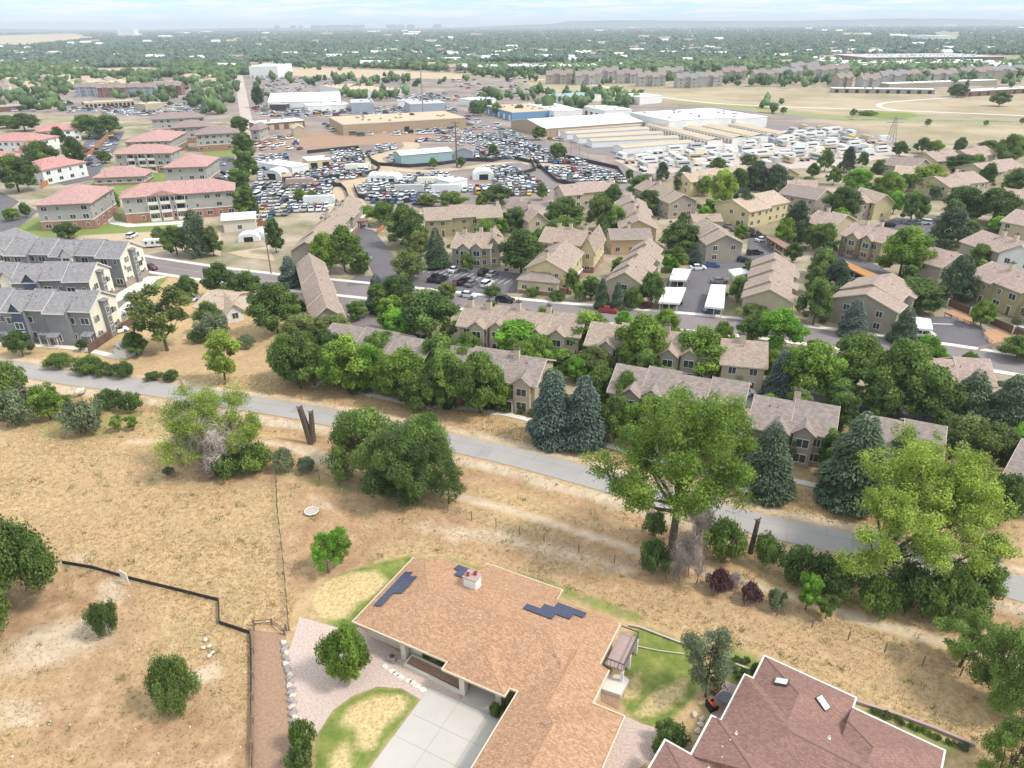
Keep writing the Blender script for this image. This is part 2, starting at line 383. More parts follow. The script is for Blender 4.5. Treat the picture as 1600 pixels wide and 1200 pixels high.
# green tint
for s, sf, k in (("0 600 60 600 300 650 290 665 100 680 0 665", 2.5, .45), ("1330 1090 1530 1165 1480 1200 1350 1120", 1, .6), ("430 730 560 755 640 790 600 790 430 745", 1.5, .5),
                 ("640 865 700 868 860 905 1010 960 1000 975 860 925 700 885", 1, .75), ("1130 1000 1200 1030 1190 1070 1140 1090 1110 1040", 1, .7),
                 ("1020 850 1200 900 1160 930 1000 890", 2, .3), ("40 640 200 640 200 690 40 690", 2, .4), ("940 215 1000 220 980 250 930 240", 1, 0),
                 ("1050 158 1180 163 1330 180 1460 184 1600 186 1600 198 1440 194 1300 190 1150 176 1040 163", 8, .52),
                 ("1340 172 1430 176 1430 187 1345 184", 3, .9), ("430 100 700 108 690 118 430 110", 15, .15), ("1400 1070 1530 1130 1500 1150 1390 1100", 1.5, .2)):
    if k: put(green, s, sf, k)
lawn = np.zeros(gx.shape); straw = np.zeros(gx.shape)
for s_ in ("486 932 508 905 552 888 612 872 640 867 662 878 640 905 590 950 560 980 548 992 520 980 498 965", "490 1200 494 1150 520 1110 550 1088 590 1073 628 1076 656 1092 600 1165 575 1200 560 1240 490 1240",
          "990 984 1012 978 1082 1010 1112 1050 1080 1095 1040 1130 1012 1138 985 1118 968 1095 972 1050 980 1010", "1130 1035 1200 1035 1180 1080 1120 1075"): put(lawn, s_, .45)
for s_ in ("480 925 505 905 545 893 590 890 606 905 585 930 556 945 540 965 505 968 485 955", "532 1128 545 1105 580 1088 625 1084 640 1094 632 1112 606 1128 592 1150 585 1172 560 1170 556 1140", "515 1180 545 1155 550 1200 520 1220", "975 1060 1000 1050 1000 1085 985 1095 970 1090", "1030 1075 1075 1060 1070 1085 1040 1110 1010 1120 990 1115"): put(straw, s_, 1.0)
# pale worn ground
for s, sf, k in (("0 1000 60 970 170 960 200 1000 90 1040 0 1060", 2, .8), ("260 1060 340 1030 350 1060 290 1080", 1, .9), ("150 910 190 890 200 930 160 960", 1, .7),
                 ("100 860 150 858 150 875 110 885", 1, .5), ("620 810 760 820 1000 880 990 900 760 850 640 830", 1.5, .6), ("430 690 480 690 560 730 500 730", 1.2, .7), ("480 770 530 780 530 800 480 800", 1, .5), ("0 1090 60 1090 70 1130 0 1140", 1.5, .8)):
    put(pale, s, sf, k)
d = seg_dist(gx, gy, DP, False); pale = np.maximum(pale, np.clip(1.35-d/1.0, 0, 1)*(.72)*(gy < 170))
d = seg_dist(gx, gy, TR, False); pale = np.maximum(pale, np.clip(1.2-np.abs(d-4.0)/1.2, 0, .8)*(gy < 170))
berm = np.clip(1-np.abs(d-8)/5, 0, 1)
# industrial ground, suburbs
for s, sf in (("-60 112 380 108 620 118 800 112 830 140 900 160 1100 165 1260 185 1440 225 1380 255 1010 285 990 330 640 345 520 330 395 345 385 200 100 180 -60 175", 6),): put(indu, s, sf)
for s, sf in (("-400 180 380 190 400 330 990 330 1440 220 2000 235 2300 700 1700 720 1150 655 500 560 440 470 430 430 200 425 0 510 -400 470", 4), ("-900 108 -900 49 2500 35 2500 140 1500 150 1200 140 900 128 400 108", 60)): put(urb, s, sf)
fb = fbm(gx, gy, 9, 3); f2 = fbm(gx, gy, 30, 11)
near = (gy < 175)
soil = np.clip(soil*1.15+(fb-.5)*.9*(soil > .02), 0, 1)+np.clip((f2-.60)*3, 0, .4)*near
gz = -.03-.35*np.clip(fbm(gx, gy, 14, 5)-.2, 0, 1)*near
for s in ("480 920 1340 1060 1700 1200 1700 1400 300 1400 380 930", "0 560 430 600 700 640 1200 760 1600 860 1600 500 430 430 0 500"):
    gz = gz*(1-pmask(poly(s), 3))+(-.03)*pmask(poly(s), 3)
gz -= .9*np.clip(1-np.abs(seg_dist(gx, gy, [p+Vector((-2.5, -6.0)) for p in TR], False))/3.2, 0, 1)*(gy < 130)
gz = np.where((seg_dist(gx, gy, TR, False) < 4.2), -.03, gz)
idx = np.arange(len(gx)).reshape(X.shape)
Fq = np.stack([idx[:-1, :-1], idx[:-1, 1:], idx[1:, 1:], idx[1:, :-1]], -1).reshape(-1, 4)
gm = bpy.data.materials.new('ground_cover'); gm.use_nodes = True; t = gm.node_tree; p = t.nodes['Principled BSDF']; p.inputs['Roughness'].default_value = .95; p.inputs['Specular IOR Level'].default_value = .1
def att(n): return N('ShaderNodeAttribute', t, attribute_name=n)
geo = N('ShaderNodeNewGeometry', t)
def noise(s, det=6, rough=.65):
    n = N('ShaderNodeTexNoise', t); n.inputs['Scale'].default_value = s; n.inputs['Detail'].default_value = det; n.inputs['Roughness'].default_value = rough
    t.links.new(geo.outputs['Position'], n.inputs[0]); return n.outputs[0]
def ramp(src, stops):
    r = N('ShaderNodeValToRGB', t); e = r.color_ramp.elements
    e[0].position, e[0].color = stops[0][0], (*stops[0][1], 1); e[1].position, e[1].color = stops[-1][0], (*stops[-1][1], 1)
    for q, c in stops[1:-1]: k = e.new(q); k.color = (*c, 1)
    t.links.new(src, r.inputs[0]); return r.outputs[0]
def mixm(fac, a, b):
    x = N('ShaderNodeMix', t, data_type='RGBA'); t.links.new(fac, x.inputs['Factor']); t.links.new(a, x.inputs['A']); t.links.new(b, x.inputs['B']); return x.outputs['Result']
def rag(attr, nsrc, hard=.18):
    """mask attribute made ragged by a noise"""
    a = N('ShaderNodeMath', t, operation='ADD'); t.links.new(attr, a.inputs[0]); t.links.new(nsrc, a.inputs[1])
    r = N('ShaderNodeMapRange', t); r.inputs[1].default_value = 1-hard; r.inputs[2].default_value = 1+hard; t.links.new(a.outputs[0], r.inputs[0]); return r.outputs[0]
n_f = noise(1.1, 8, .75); n_m = noise(.16, 6); n_l = noise(.02, 5); n_h = noise(.45, 8, .7); n_g = noise(.33, 8, .7); n_vl = noise(.004, 6)
grass = ramp(n_f, [(.28, (.31, .195, .10)), (.44, (.44, .295, .155)), (.60, (.55, .385, .21)), (.78, (.63, .465, .275))])
grass2 = ramp(n_f, [(.3, (.30, .21, .11)), (.5, (.43, .31, .16)), (.7, (.54, .40, .22))])
base = mixm(ramp(n_m, [(.42, (0, 0, 0)), (.6, (1, 1, 1))]), grass, grass2)
soilc = ramp(n_h, [(.3, (.27, .16, .09)), (.5, (.41, .26, .145)), (.7, (.56, .385, .225))])
palec = ramp(n_h, [(.3, (.42, .315, .215)), (.5, (.55, .425, .30)), (.7, (.66, .53, .39))])
greenc = ramp(n_g, [(.3, (.11, .15, .035)), (.55, (.20, .25, .06)), (.75, (.36, .34, .12))])
farc = ramp(noise(.012, 8, .7), [(.32, (.24, .21, .12)), (.45, (.34, .275, .175)), (.55, (.42, .335, .225)), (.7, (.47, .36, .26))])
base = mixm(att('far').outputs['Fac'], base, farc)
c = mixm(rag(att('soil').outputs['Fac'], n_h, .22), base, soilc)
c = mixm(rag(att('green').outputs['Fac'], n_g, .22), c, greenc)
c = mixm(rag(att('pale').outputs['Fac'], n_m, .25), c, palec)
n_q = noise(2.6, 8, .8)
lawnc = ramp(noise(.5, 8, .75), [(.3, (.10, .15, .032)), (.5, (.175, .215, .05)), (.68, (.31, .29, .09))])
strawc = ramp(n_q, [(.34, (.20, .18, .06)), (.46, (.50, .37, .175)), (.65, (.72, .55, .31))])
lawnc = mixm(rag(att('straw').outputs['Fac'], noise(.8, 8, .8), .2), lawnc, strawc)
c = mixm(rag(att('lawn').outputs['Fac'], noise(1.6, 8, .8), .3), c, lawnc)
induc = ramp(noise(.03, 8), [(.3, (.18, .15, .135)), (.5, (.27, .215, .185)), (.68, (.38, .305, .26))])
c = mixm(att('indu').outputs['Fac'], c, induc)
urbc = ramp(noise(.05, 8), [(.35, (.15, .17, .07)), (.5, (.32, .26, .18)), (.65, (.46, .38, .29))])
c = mixm(att('urb').outputs['Fac'], c, urbc)
t.links.new(c, p.inputs['Base Color'])
bn = N('ShaderNodeBump', t); bn.inputs['Strength'].default_value = .6; bn.inputs['Distance'].default_value = .25; t.links.new(n_f, bn.inputs['Height']); t.links.new(bn.outputs[0], p.inputs['Normal'])
gme = npmesh('ground', np.stack([gx, gy, gz], 1), Fq, [gm], attrs={k: ('POINT', 'FLOAT', a) for k, a in (('soil', soil), ('green', green), ('pale', pale), ('indu', indu), ('urb', urb), ('lawn', lawn), ('straw', straw), ('far', np.clip((gy-230)/80, 0, 1)))}, smooth=True)
gobj = link(bpy.data.objects.new('ground', gme)); gobj['kind'] = 'structure'

# ------------------------------------------------------------------ roads, paths, lots
strip('asphalt_trail', TR, 5.2, 'asphalt_trail', .03)
m = MB(); rr_ = random.Random(4); A_, B_, C_ = ribbon(TR, 5.6)
def crack(pts, w):
    for i in range(len(pts)-1):
        a, b = Vector(pts[i]), Vector(pts[i+1]); d = (b-a).normalized(); n_ = Vector((-d.y, d.x))*w/2; m.add([(q.x, q.y, .034) for q in (a-n_, b-n_, b+n_, a+n_)], [(0, 1, 2, 3)])
crack([C_[i].lerp(A_[i], .28+.05*math.sin(i*.9)+rr_.uniform(-.03, .03)) for i in range(len(C_))], .07)
for i in range(2, len(C_)-1, 5):
    o0 = rr_.uniform(.0, .6); pp = [A_[i].lerp(B_[i], t)+Vector((rr_.uniform(-.15, .15), rr_.uniform(-.15, .15))) for t in (0.02, .25, .5, .75, .98)]; crack(pp if rr_.random() < .6 else pp[:3], .05)
m.build('crack', [M['crack_fill']])['kind'] = 'structure'
m = MB()
for i in (9, 31, 52, 77, 98, 120):
    i = min(i, len(C_)-3); a0, a1 = rr_.uniform(.02, .4), rr_.uniform(.55, .97); q_ = [A_[i].lerp(B_[i], a0), A_[i].lerp(B_[i], a1), A_[i+1].lerp(B_[i+1], a1), A_[i+1].lerp(B_[i+1], a0)]; m.add([(p.x, p.y, .0325) for p in q_], [(0, 1, 2, 3)])
m.build('asphalt_patch', [M['asphalt_patch']])['kind'] = 'structure'
ST = [at(u, v).xy for u, v in ((-300, 362), (-100, 372), (0, 380), (110, 392), (220, 411), (325, 427), (430, 440), (560, 453), (700, 468), (850, 484), (1000, 497), (1150, 511), (1300, 529), (1450, 549), (1600, 572), (1800, 605))]
strip('street', ST, 9.4, 'asphalt_warm', .04)
for s, nm in ((1, 'pavement'), (-1, 'pavement')):
    A, B, C = ribbon(ST, 12.6); q = A if s > 0 else B
    m = MB(); n = len(q); A1, B1, _ = ribbon(ST, 9.4 if s > 0 else 9.4); q1 = A1 if s > 0 else B1
    v = [(a.x, a.y, .15) for a in q1]+[(a.x, a.y, .15) for a in q]+[(a.x, a.y, -.05) for a in q1]+[(a.x, a.y, -.05) for a in q]
    fs = []
    for i in range(n-1): fs += [(i, i+1, n+i+1, n+i), (2*n+i, 2*n+i+1, i+1, i), (n+i, n+i+1, 3*n+i+1, 3*n+i)]
    m.add(v, fs); o = m.build(nm, [M['concrete_pale']]); o['kind'] = 'structure'
m = MB(); A, B, C = ribbon(ST, .16)
for i in range(0, 60): 
    a, b, c2, d2 = A[i], A[i+1], B[i+1], B[i]; m.add([(q.x, q.y, .046) for q in (a, b, c2, d2)], [(3, 2, 1, 0)])
m.build('road_marking', [M['paint_yellow']])['kind'] = 'structure'
LOTS = []
def S(name, s, m, z, **k):
    P_ = poly(s); LOTS.append([(p[0], p[1]) for p in P_]); return sheet(name, P_, m, z, **k)
S('parking_lot', "540 447 556 430 585 432 560 380 548 352 575 349 590 368 612 395 628 420 662 405 812 428 806 458 700 457 640 449 600 444", 'asphalt', .05)
S('driveway', "516 446 590 452 582 480 600 525 640 535 655 560 560 545 548 500 530 480", 'asphalt_warm', .052)
S('parking_lot', "1062 488 1102 488 1112 440 1140 432 1240 425 1215 395 1185 358 1140 340 1130 352 1170 372 1165 398 1110 408 1080 418 1048 425 1030 478", 'asphalt', .054)
S('parking_lot', "1450 496 1500 494 1540 515 1552 552 1450 532", 'asphalt', .056)
S('parking_lot', "1305 400 1330 395 1420 440 1410 460 1330 440 1290 420", 'asphalt', .053)
S('parking_lot', "1370 352 1400 340 1470 345 1470 400 1420 390 1400 372", 'asphalt', .055)
S('parking_lot', "660 560 900 575 1180 640 1330 655 1600 705 1600 680 1330 625 1180 600 900 545 680 535", 'asphalt', .051)
S('parking_lot', "100 252 152 205 195 205 180 235 160 262 148 280 100 290 88 285", 'asphalt', .049)
S('parking_lot', "340 245 366 245 365 290 341 290", 'asphalt', .05)
S('side_street', "0 342 40 320 60 330 20 362 0 368", 'asphalt', .045)
S('side_street', "366 117 379 117 400 215 380 215", 'gravel_lot', .05)
S('side_street', "-300 320 0 300 30 315 0 340 -300 360", 'asphalt', .047)
strip('industrial_street', [at(u, v).xy for u, v in ((590, 118), (640, 140), (720, 176), (800, 206), (865, 232), (930, 255), (990, 273), (1030, 300))], 11, 'asphalt_warm', .06)
strip('yard_lane', [at(u, v).xy for u, v in ((562, 345), (552, 318), (537, 300), (550, 285), (590, 277), (600, 262), (585, 247), (640, 232), (640, 222))], 9, 'dirt_tan', .06)
strip('yard_lane', [at(u, v).xy for u, v in ((800, 255), (850, 275), (870, 292), (930, 296), (990, 290))], 9, 'asphalt_warm', .07)
strip('yard_lane', [at(u, v).xy for u, v in ((600, 262), (660, 268), (730, 262), (800, 255), (900, 262))], 7, 'dirt_tan', .055)
S('dirt_lot', "395 214 500 206 700 207 745 200 720 215 640 222 395 238", 'mulch', .045)
S('storage_lot', "855 205 1010 190 1100 183 1250 198 1250 215 1130 232 980 246 920 240", 'asphalt_warm', .05)
S('storage_lot', "960 250 1090 226 1250 200 1390 222 1400 245 1290 262 1000 272", 'gravel_lot', .055)
S('lawn', "12 364 60 340 130 355 200 344 300 345 300 352 240 362 130 368 60 375", 'lawn_green', .04)
S('lawn', "160 345 190 300 165 300 168 280 230 268 260 270 290 275 180 300 195 352", 'lawn_green', .035)
S('lawn', "310 232 370 228 370 244 325 246", 'lawn_green', .04)
S('garden_path', "160 335 172 330 180 345 210 350 290 345 292 350 200 355 172 350", 'concrete_pale', .06)
S('dirt_lot', "100 368 300 355 345 360 345 400 260 390 130 377", 'dirt_tan', .038)
S('bare_earth', "355 395 420 385 430 408 380 402", 'dirt_tan', .04)
S('alley', "165 470 215 425 250 425 240 445 180 520 150 522", 'asphalt_warm', .045)
S('walkway', "165 470 228 432 262 432 172 478", 'concrete_pale', .055)
S('walkway', "168 500 215 455 218 462 176 508", 'concrete_pale', .056)
S('grass_verge', "245 437 262 432 257 440 190 505 180 515", 'lawn_green', .06)
strip('walkway', [at(u, v).xy for u, v in ((-60, 535), (0, 538), (60, 540), (130, 546), (190, 560))], 1.6, 'concrete_pale', .05)
strip('walkway', [at(u, v).xy for u, v in ((560, 612), (650, 632), (745, 640), (830, 657), (960, 700), (1100, 735), (1230, 750), (1300, 765))], 1.3, 'concrete_pale', .05)
for u, v, u2, v2 in ((575, 620, 596, 604), (668, 640, 684, 622), (770, 648, 786, 632), (490, 605, 505, 595), (1155, 737, 1170, 725)):
    strip('garden_path', [at(u, v).xy, at((u+u2)/2, (v+v2)/2)[:2], at(u2, v2).xy], 1.2, 'concrete_pale', .055)
strip('footpath', [at(u, v).xy for u, v in ((800, 120), (900, 130), (960, 138), (1000, 147), (1100, 160), (1200, 166), (1400, 173), (1600, 181), (1800, 190))], 5, 'concrete_pale', .1)
strip('footpath', [at(u, v).xy for u, v in ((1412, 174), (1376, 168), (1378, 162), (1412, 158), (1500, 152))], 4, 'concrete_pale', .12)
strip('creek', [at(u, v).xy for u, v in ((1050, 162), (1180, 175), (1300, 186), (1420, 187), (1600, 190))], 3.5, 'glass', .08)
strip('far_road', [at(u, v).xy for u, v in ((-300, 150), (0, 145), (100, 142), (200, 138))], 8, 'concrete_pale', .1)
S('far_field', "130 108 235 106 255 115 245 119 160 118", 'dirt_tan', .2); 
for s in ("410 108 500 106 640 112 730 117 720 124 500 121 405 116", "0 56 110 53 150 58 40 70 0 72"): S('far_field', s, 'dirt_tan', .22)
# parking stall lines
m = MB()
for (a, b, n, l) in (((668, 416), (800, 436), 17, 5.0), ((664, 446), (796, 462), 0, 5.0)):
    A0 = at(*a); B0 = at(*b); d = (B0-A0).normalized(); q = Vector((d.y, -d.x, 0))
    for i in range(n): c0 = A0+(B0-A0)*i/(n-1); e = c0+q*l; w = d*.07; m.add([tuple(x)[:2]+(.058,) for x in (c0-w, c0+w, e+w, e-w)], [(0, 1, 2, 3)])
for a, b in (((1457, 506), (1489, 507)), ((1470, 537), (1505, 541)), ((548, 353), (575, 350)), ((548, 352), (600, 362))):
    c0 = at(*a); e = at(*b); d = (e-c0).normalized(); w = Vector((-d.y, d.x, 0))*.22; m.add([tuple(x)[:2]+(.062,) for x in (c0-w, c0+w, e+w, e-w)], [(0, 1, 2, 3)])
me = m.build('parking_marking', [M['paint_white']]); me['kind'] = 'structure'

# ------------------------------------------------------------------ house yard surfaces
S('gravel_bed', "468 964 525 980 548 992 560 980 600 1005 700 1060 722 1097 698 1102 655 1092 628 1076 590 1073 550 1088 520 1110 494 1150 462 1160 456 1100 450 1020", 'gravel_pink', .012)
S('gravel_bed', "960 1112 1000 1130 1034 1140 1030 1175 1000 1200 985 1225 930 1225 936 1190", 'gravel_pink', .012)
S('mulch_strip', "397 985 446 990 460 1100 456 1225 396 1225", 'mulch', .01)
S('planting_bed', "640 1020 664 1012 700 1040 730 1062 726 1078 690 1058 655 1035", 'mulch', .035)
S('bare_earth', "936 1050 965 1062 975 1085 965 1108 940 1095", 'mulch', .02)

# ------------------------------------------------------------------ building kit
def win_mesh(w, h, mull=True):
    f = MB(); o = .09
    f.box(-w/2-o, w/2+o, -.08, .02, -o, 0); f.box(-w/2-o, w/2+o, -.08, .02, h, h+o); f.box(-w/2-o, -w/2, -.08, .02, 0, h); f.box(w/2, w/2+o, -.08, .02, 0, h)
    if mull: f.box(-.035, .035, -.07, .02, 0, h)
    p = MB(); p.box(-w/2, w/2, -.03, .01, 0, h)
    return f.mesh('window', M['trim_white']), p.mesh('pane', M['glass'])
WIN = {k: win_mesh(*k) for k in ((1.3, 1.3), (1.8, 1.4), (.9, 1.3), (.7, 1.1), (1.2, 1.2))}
def add_window(par, P, ang, k, frame=None):
    f, g = WIN[k]; o = inst('window', f, par, P, ang); inst('pane', g, o)
    if frame: o.material_slots[0].link = 'OBJECT'; o.material_slots[0].material = M[frame]
    return o
def door_mesh():
    m = MB(); m.box(-.5, .5, -.06, .02, 0, 2.1); d = m.mesh('door', M['door_brown'])
    f = MB(); f.box(-.62, -.5, -.09, .02, 0, 2.2); f.box(.5, .62, -.09, .02, 0, 2.2); f.box(-.62, .62, -.09, .02, 2.1, 2.22)
    return d, f.mesh('door_frame', M['trim_white'])
DOOR = door_mesh()
def porch_mesh():
    m = MB(); m.add([(-1.3, .1, 2.9), (1.3, .1, 2.9), (1.3, -1.7, 2.45), (-1.3, -1.7, 2.45), (-1.3, .1, 2.75), (1.3, .1, 2.75), (1.3, -1.7, 2.3), (-1.3, -1.7, 2.3)],
                    [(3, 2, 1, 0), (4, 5, 6, 7), (0, 1, 5, 4), (1, 2, 6, 5), (2, 3, 7, 6), (3, 0, 4, 7)])
    p = MB(); p.box(-.07, .07, -1.6, -1.46, 0, 2.32); return m, p
_pm = porch_mesh(); PORCH = {}
POSTS = _pm[1].mesh('porch_post', M['trim_white'])
def slab(m, top, th=.2, mi=0):
    """closed slab under a list of top polygon points"""
    n = len(top); m.add(list(top)+[(x, y, z-th) for x, y, z in top], [tuple(range(n)), tuple(range(2*n-1, n-1, -1))]+[(k, n+k, n+(k+1) % n, (k+1) % n) for k in range(n)], mi)
def gable_roof(m, x0, x1, y0, y1, z, rise, oh):
    yc = (y0+y1)/2; s = rise/(yc-y0); e = z-oh*s; zr = z+rise
    slab(m, [(x0, y0-oh, e), (x1, y0-oh, e), (x1, yc, zr), (x0, yc, zr)]); slab(m, [(x0, yc, zr), (x1, yc, zr), (x1, y1+oh, e), (x0, y1+oh, e)])
def hip_roof(m, x0, x1, y0, y1, z, rise, oh, h0=True, h1=True):
    """closed hip solid; ridge along the longer side"""
    x0 -= oh; x1 += oh; y0 -= oh; y1 += oh
    sw = (y1-y0) > (x1-x0)
    if sw: x0, x1, y0, y1 = y0, y1, x0, x1
    w = (y1-y0)/2; yc = (y0+y1)/2; a = x0+(w if h0 else 0); b = x1-(w if h1 else 0)
    if a > b: a = b = (x0+x1)/2
    P = [(x0, y0, z), (x1, y0, z), (x1, y1, z), (x0, y1, z), (a, yc, z+rise), (b, yc, z+rise)]
    P += [(x, y, z-.22) for x, y, _ in P[:4]]
    Fs = [(0, 1, 5, 4), (1, 2, 5), (2, 3, 4, 5), (3, 0, 4), (6, 9, 8, 7), (0, 6, 7, 1), (1, 7, 8, 2), (2, 8, 9, 3), (3, 9, 6, 0)]
    if sw: P = [(y, x, zz) for x, y, zz in P]; Fs = [f[::-1] for f in Fs]
    m.add(P, Fs)
def chimney(par, x, y, z0, z1, wm='trim_tan', w=1.0, d=.8):
    m = MB(); m.box(x-w/2, x+w/2, y-d/2, y+d/2, z0, z1); o = m.build('chimney', [M[wm]], par)
    c = MB(); c.box(x-w/2-.1, x+w/2+.1, y-d/2-.1, y+d/2+.1, z1, z1+.14); c.tube((x, y, z1+.14), (x, y, z1+.55), .14, n=8); c.build('chimney_cap', [M['trim_dark']], o)
NB = 0; FOOT = []
def building(label, f0, f1, ze, D, kind='along', rise=2.6, wall='wall_tan', roof='roof_brown', n=1, storeys=2, chim=(), group=None, name='townhouse', cat='townhouse',
             brick=None, bays=0, porch=0, wins=True, oh=.45, frame=None, steps=.35, back=.9, win=(1.3, 1.3), wsp=3.1, doors=False, vents=2):
    global NB; NB += 1; rnd = random.Random(NB)
    A = at(f0[0], f0[1], ze); B = at(f1[0], f1[1], ze); d = (B-A); d.z = 0; w = d.length; d.normalize(); nrm = Vector((-d.y, d.x, 0))
    if nrm.y < 0: nrm = -nrm
    A = A+d*oh; w -= 2*oh
    if kind in ('perp', 'perpstep'):
        O = A+d*w; xd = nrm; Lx, Wy = D, w
    else:
        O = A; xd = d; Lx, Wy = w, D
        if kind != 'perp': O = O+nrm*oh
    ang = math.atan2(xd.y, xd.x); root = empty(name, (O.x, O.y, 0), ang); tag(root, label, cat, group)
    C = Vector((0, 0, CAMH)); Ri = Matrix.Rotation(-ang, 3, 'Z'); cl = Ri @ (C-Vector((O.x, O.y, 0)))
    FOOT.append((O.x, O.y, ang, Lx, Wy)); wm = MB(); rm = MB(); tm = MB(); units = []
    for i in range(n):
        x0, x1 = Lx*i/n, Lx*(i+1)/n; dz = steps*(i % 2) if n > 1 else 0; dy = back*(i % 2) if n > 1 else 0
        units.append((x0, x1, dy, Wy+dy*.0, dz))
        zt = ze+dz
        if kind == 'hip' or kind == 'flat':
            pass
        wm.box(x0, x1, dy, Wy, 0, zt-(.02 if kind == 'hip' else 0))
        if kind in ('along', 'perp', 'perpstep'):
            yc = (dy+Wy)/2; rr = rise-.12
            wm.add([(x0+.01, dy, zt), (x0+.01, Wy, zt), (x0+.01, yc, zt+rr), (x1-.01, dy, zt), (x1-.01, Wy, zt), (x1-.01, yc, zt+rr)], [(0, 2, 1), (3, 4, 5), (0, 3, 5, 2), (1, 2, 5, 4), (0, 1, 4, 3)])
            o0 = oh if i == 0 else .12; o1 = oh if i == n-1 else .12
            gable_roof(rm, x0-o0, x1+o1, dy, Wy, zt+.1, rise, oh)
            s = rise/(yc-dy)
            for xx in ((x0-o0,) if i == 0 else (x0-.14,))+((x1+o1,) if i == n-1 else ()):   # rake boards
                for ya, yb in ((dy-oh, yc), (Wy+oh, yc)):
                    za = zt+.1-oh*s; zb = zt+.1+rise
                    sx = -.07 if xx < (x0+x1)/2 else .07
                    tm.add([(xx, ya, za+.03), (xx+sx, ya, za+.03), (xx+sx, yb, zb+.03), (xx, yb, zb+.03), (xx, ya, za-.25), (xx+sx, ya, za-.25), (xx+sx, yb, zb-.25), (xx, yb, zb-.25)],
                           [(0, 1, 2, 3), (7, 6, 5, 4), (0, 4, 5, 1), (1, 5, 6, 2), (2, 6, 7, 3), (3, 7, 4, 0)])
            tm.box(x0-o0, x1+o1, dy-oh-.06, dy-oh-.003, zt+.1-oh*s-.26, zt+.1-oh*s+.02)
        elif kind == 'hip': hip_roof(rm, x0, x1, dy, Wy, zt, rise, oh)
        elif kind == 'flat':
            rm.box(x0-.05, x1+.05, dy-.05, Wy+.05, zt, zt+.25); tm.box(x0-.15, x1+.15, dy-.15, Wy+.15, zt-.15, zt+.12)
    for _ in range(vents):
        x = rnd.uniform(.1, .9)*Lx; rm.tube((x, Wy*.35, ze), (x, Wy*.35, ze+rise*.7+.55), .09, n=6)
    wo = wm.build('wall', [M[wall]], root); rm.build('roof', [M[roof]], root)
    if tm.v: tm.build('roof_trim', [M['trim_tan' if frame is None else frame]], root)
    if brick:
        b = MB(); b.box(-.06, Lx+.06, -.06, Wy+.06, 0, brick[1]); b.build('lower_wall', [M[brick[0]]], root); b = MB(); b.box(-.12, Lx+.12, -.12, Wy+.12, brick[1]+.002, brick[1]+.25); b.build('belt_course', [M['trim_white']], root)
    for i, c in enumerate(chim):
        x = c*Lx; u = min(n-1, int(c*n)); zr = ze+rise+units[u][4]
        chimney(root, x, (units[u][2]+Wy)/2+rnd.choice((-.6, .5)), zr-1.6, zr+1.5)
    # windows on the sides that face the camera
    sides = [((0, 0), 0, Lx, (0, -1)), ((Lx, 0), pi/2, Wy, (1, 0)), ((Lx, Wy), pi, Lx, (0, 1)), ((0, Wy), -pi/2, Wy, (-1, 0))]
    fh = (ze-.3)/storeys
    for si, (o2, a, S, nn) in enumerate(sides):
        mid = Vector((o2[0]+cos(a)*S/2, o2[1]+sin(a)*S/2, 0)); v = cl-mid
        if v.x*nn[0]+v.y*nn[1] < 0: continue
        sp = wsp if si in (0, 2) else wsp*1.5
        k = max(1, int((S-1)/sp)); 
        if not wins: continue
        for j in range(k):
            q = (j+.5)/k*S
            px = o2[0]+cos(a)*q; py = o2[1]+sin(a)*q
            if si == 0: py += units[min(n-1, int(q/S*n))][2]-.01
            if si == 2: pass
            for st in range(storeys):
                if doors and st == 0 and si in (0, 2) and j % 2 == 1:
                    dd = inst('door', DOOR[0], root, (px, py, .1), a); inst('door_frame', DOOR[1], dd)
                    continue
                if rnd.random() < .12: continue
                kk = win if rnd.random() < .7 else (.9, 1.3)
                off = .06 if brick and st == 0 else 0
                z0 = st*fh+.95; add_window(root, (px+nn[0]*off, py+nn[1]*off, z0), a, kk, frame)
        if bays and si == (0 if bays > 0 else 2) or (bays == 2 and si in (0, 2)):
            nb_ = n if n > 1 else max(1, int(S/7))
            for j in range(nb_):
                q = (j+.5+.18*(-1)**j)/nb_*S; px = o2[0]+cos(a)*q; py = o2[1]+sin(a)*q
                if si == 0: py += units[min(n-1, int(q/S*n))][2]
                b = MB(); b.box(-1.5, 1.5, -1.0, .3, 0, ze+.3); b.add([(-1.5, -1, ze+.3), (1.5, -1, ze+.3), (0, -1, ze+1.5), (-1.5, .3, ze+.3), (1.5, .3, ze+.3), (0, .3, ze+1.5)], [(0, 1, 2), (5, 4, 3), (0, 2, 5, 3), (1, 4, 5, 2)])
                bo = b.build('bay', [M[wall]], root, (px, py, 0), a)
                r = MB(); slab(r, [(-1.85, -1.35, ze+.15), (0, -1.35, ze+1.65), (0, 2.2, ze+1.65), (-1.85, 1.4, ze+.15)][::-1], .15); slab(r, [(0, -1.35, ze+1.65), (1.85, -1.35, ze+.15), (1.85, 1.4, ze+.15), (0, 2.2, ze+1.65)][::-1], .15)
                r.build('bay_roof', [M[roof]], bo)
                for st in range(storeys): o = inst('window', WIN[(1.8, 1.4)][0], bo, (0, -1.02, st*fh+.9)); inst('pane', WIN[(1.8, 1.4)][1], o)
        if porch and si == 0:
            if roof not in PORCH: PORCH[roof] = _pm[0].mesh('porch_roof', M[roof])
            nb_ = n if n > 1 else max(1, int(S/8))
            for j in range(nb_):
                q = (j+.5-.22*(-1)**j)/nb_*S; px = o2[0]+cos(a)*q; py = o2[1]+sin(a)*q+units[min(n-1, int(q/S*n))][2]
                po = inst('porch_roof', PORCH[roof], root, (px, py, 0), a); [inst('porch_post', POSTS, po, (xx, 0, 0)) for xx in (-1.13, 1.13)]
                dd = inst('door', DOOR[0], root, (px, py-.01, .1), a); inst('door_frame', DOOR[1], dd)
    return root
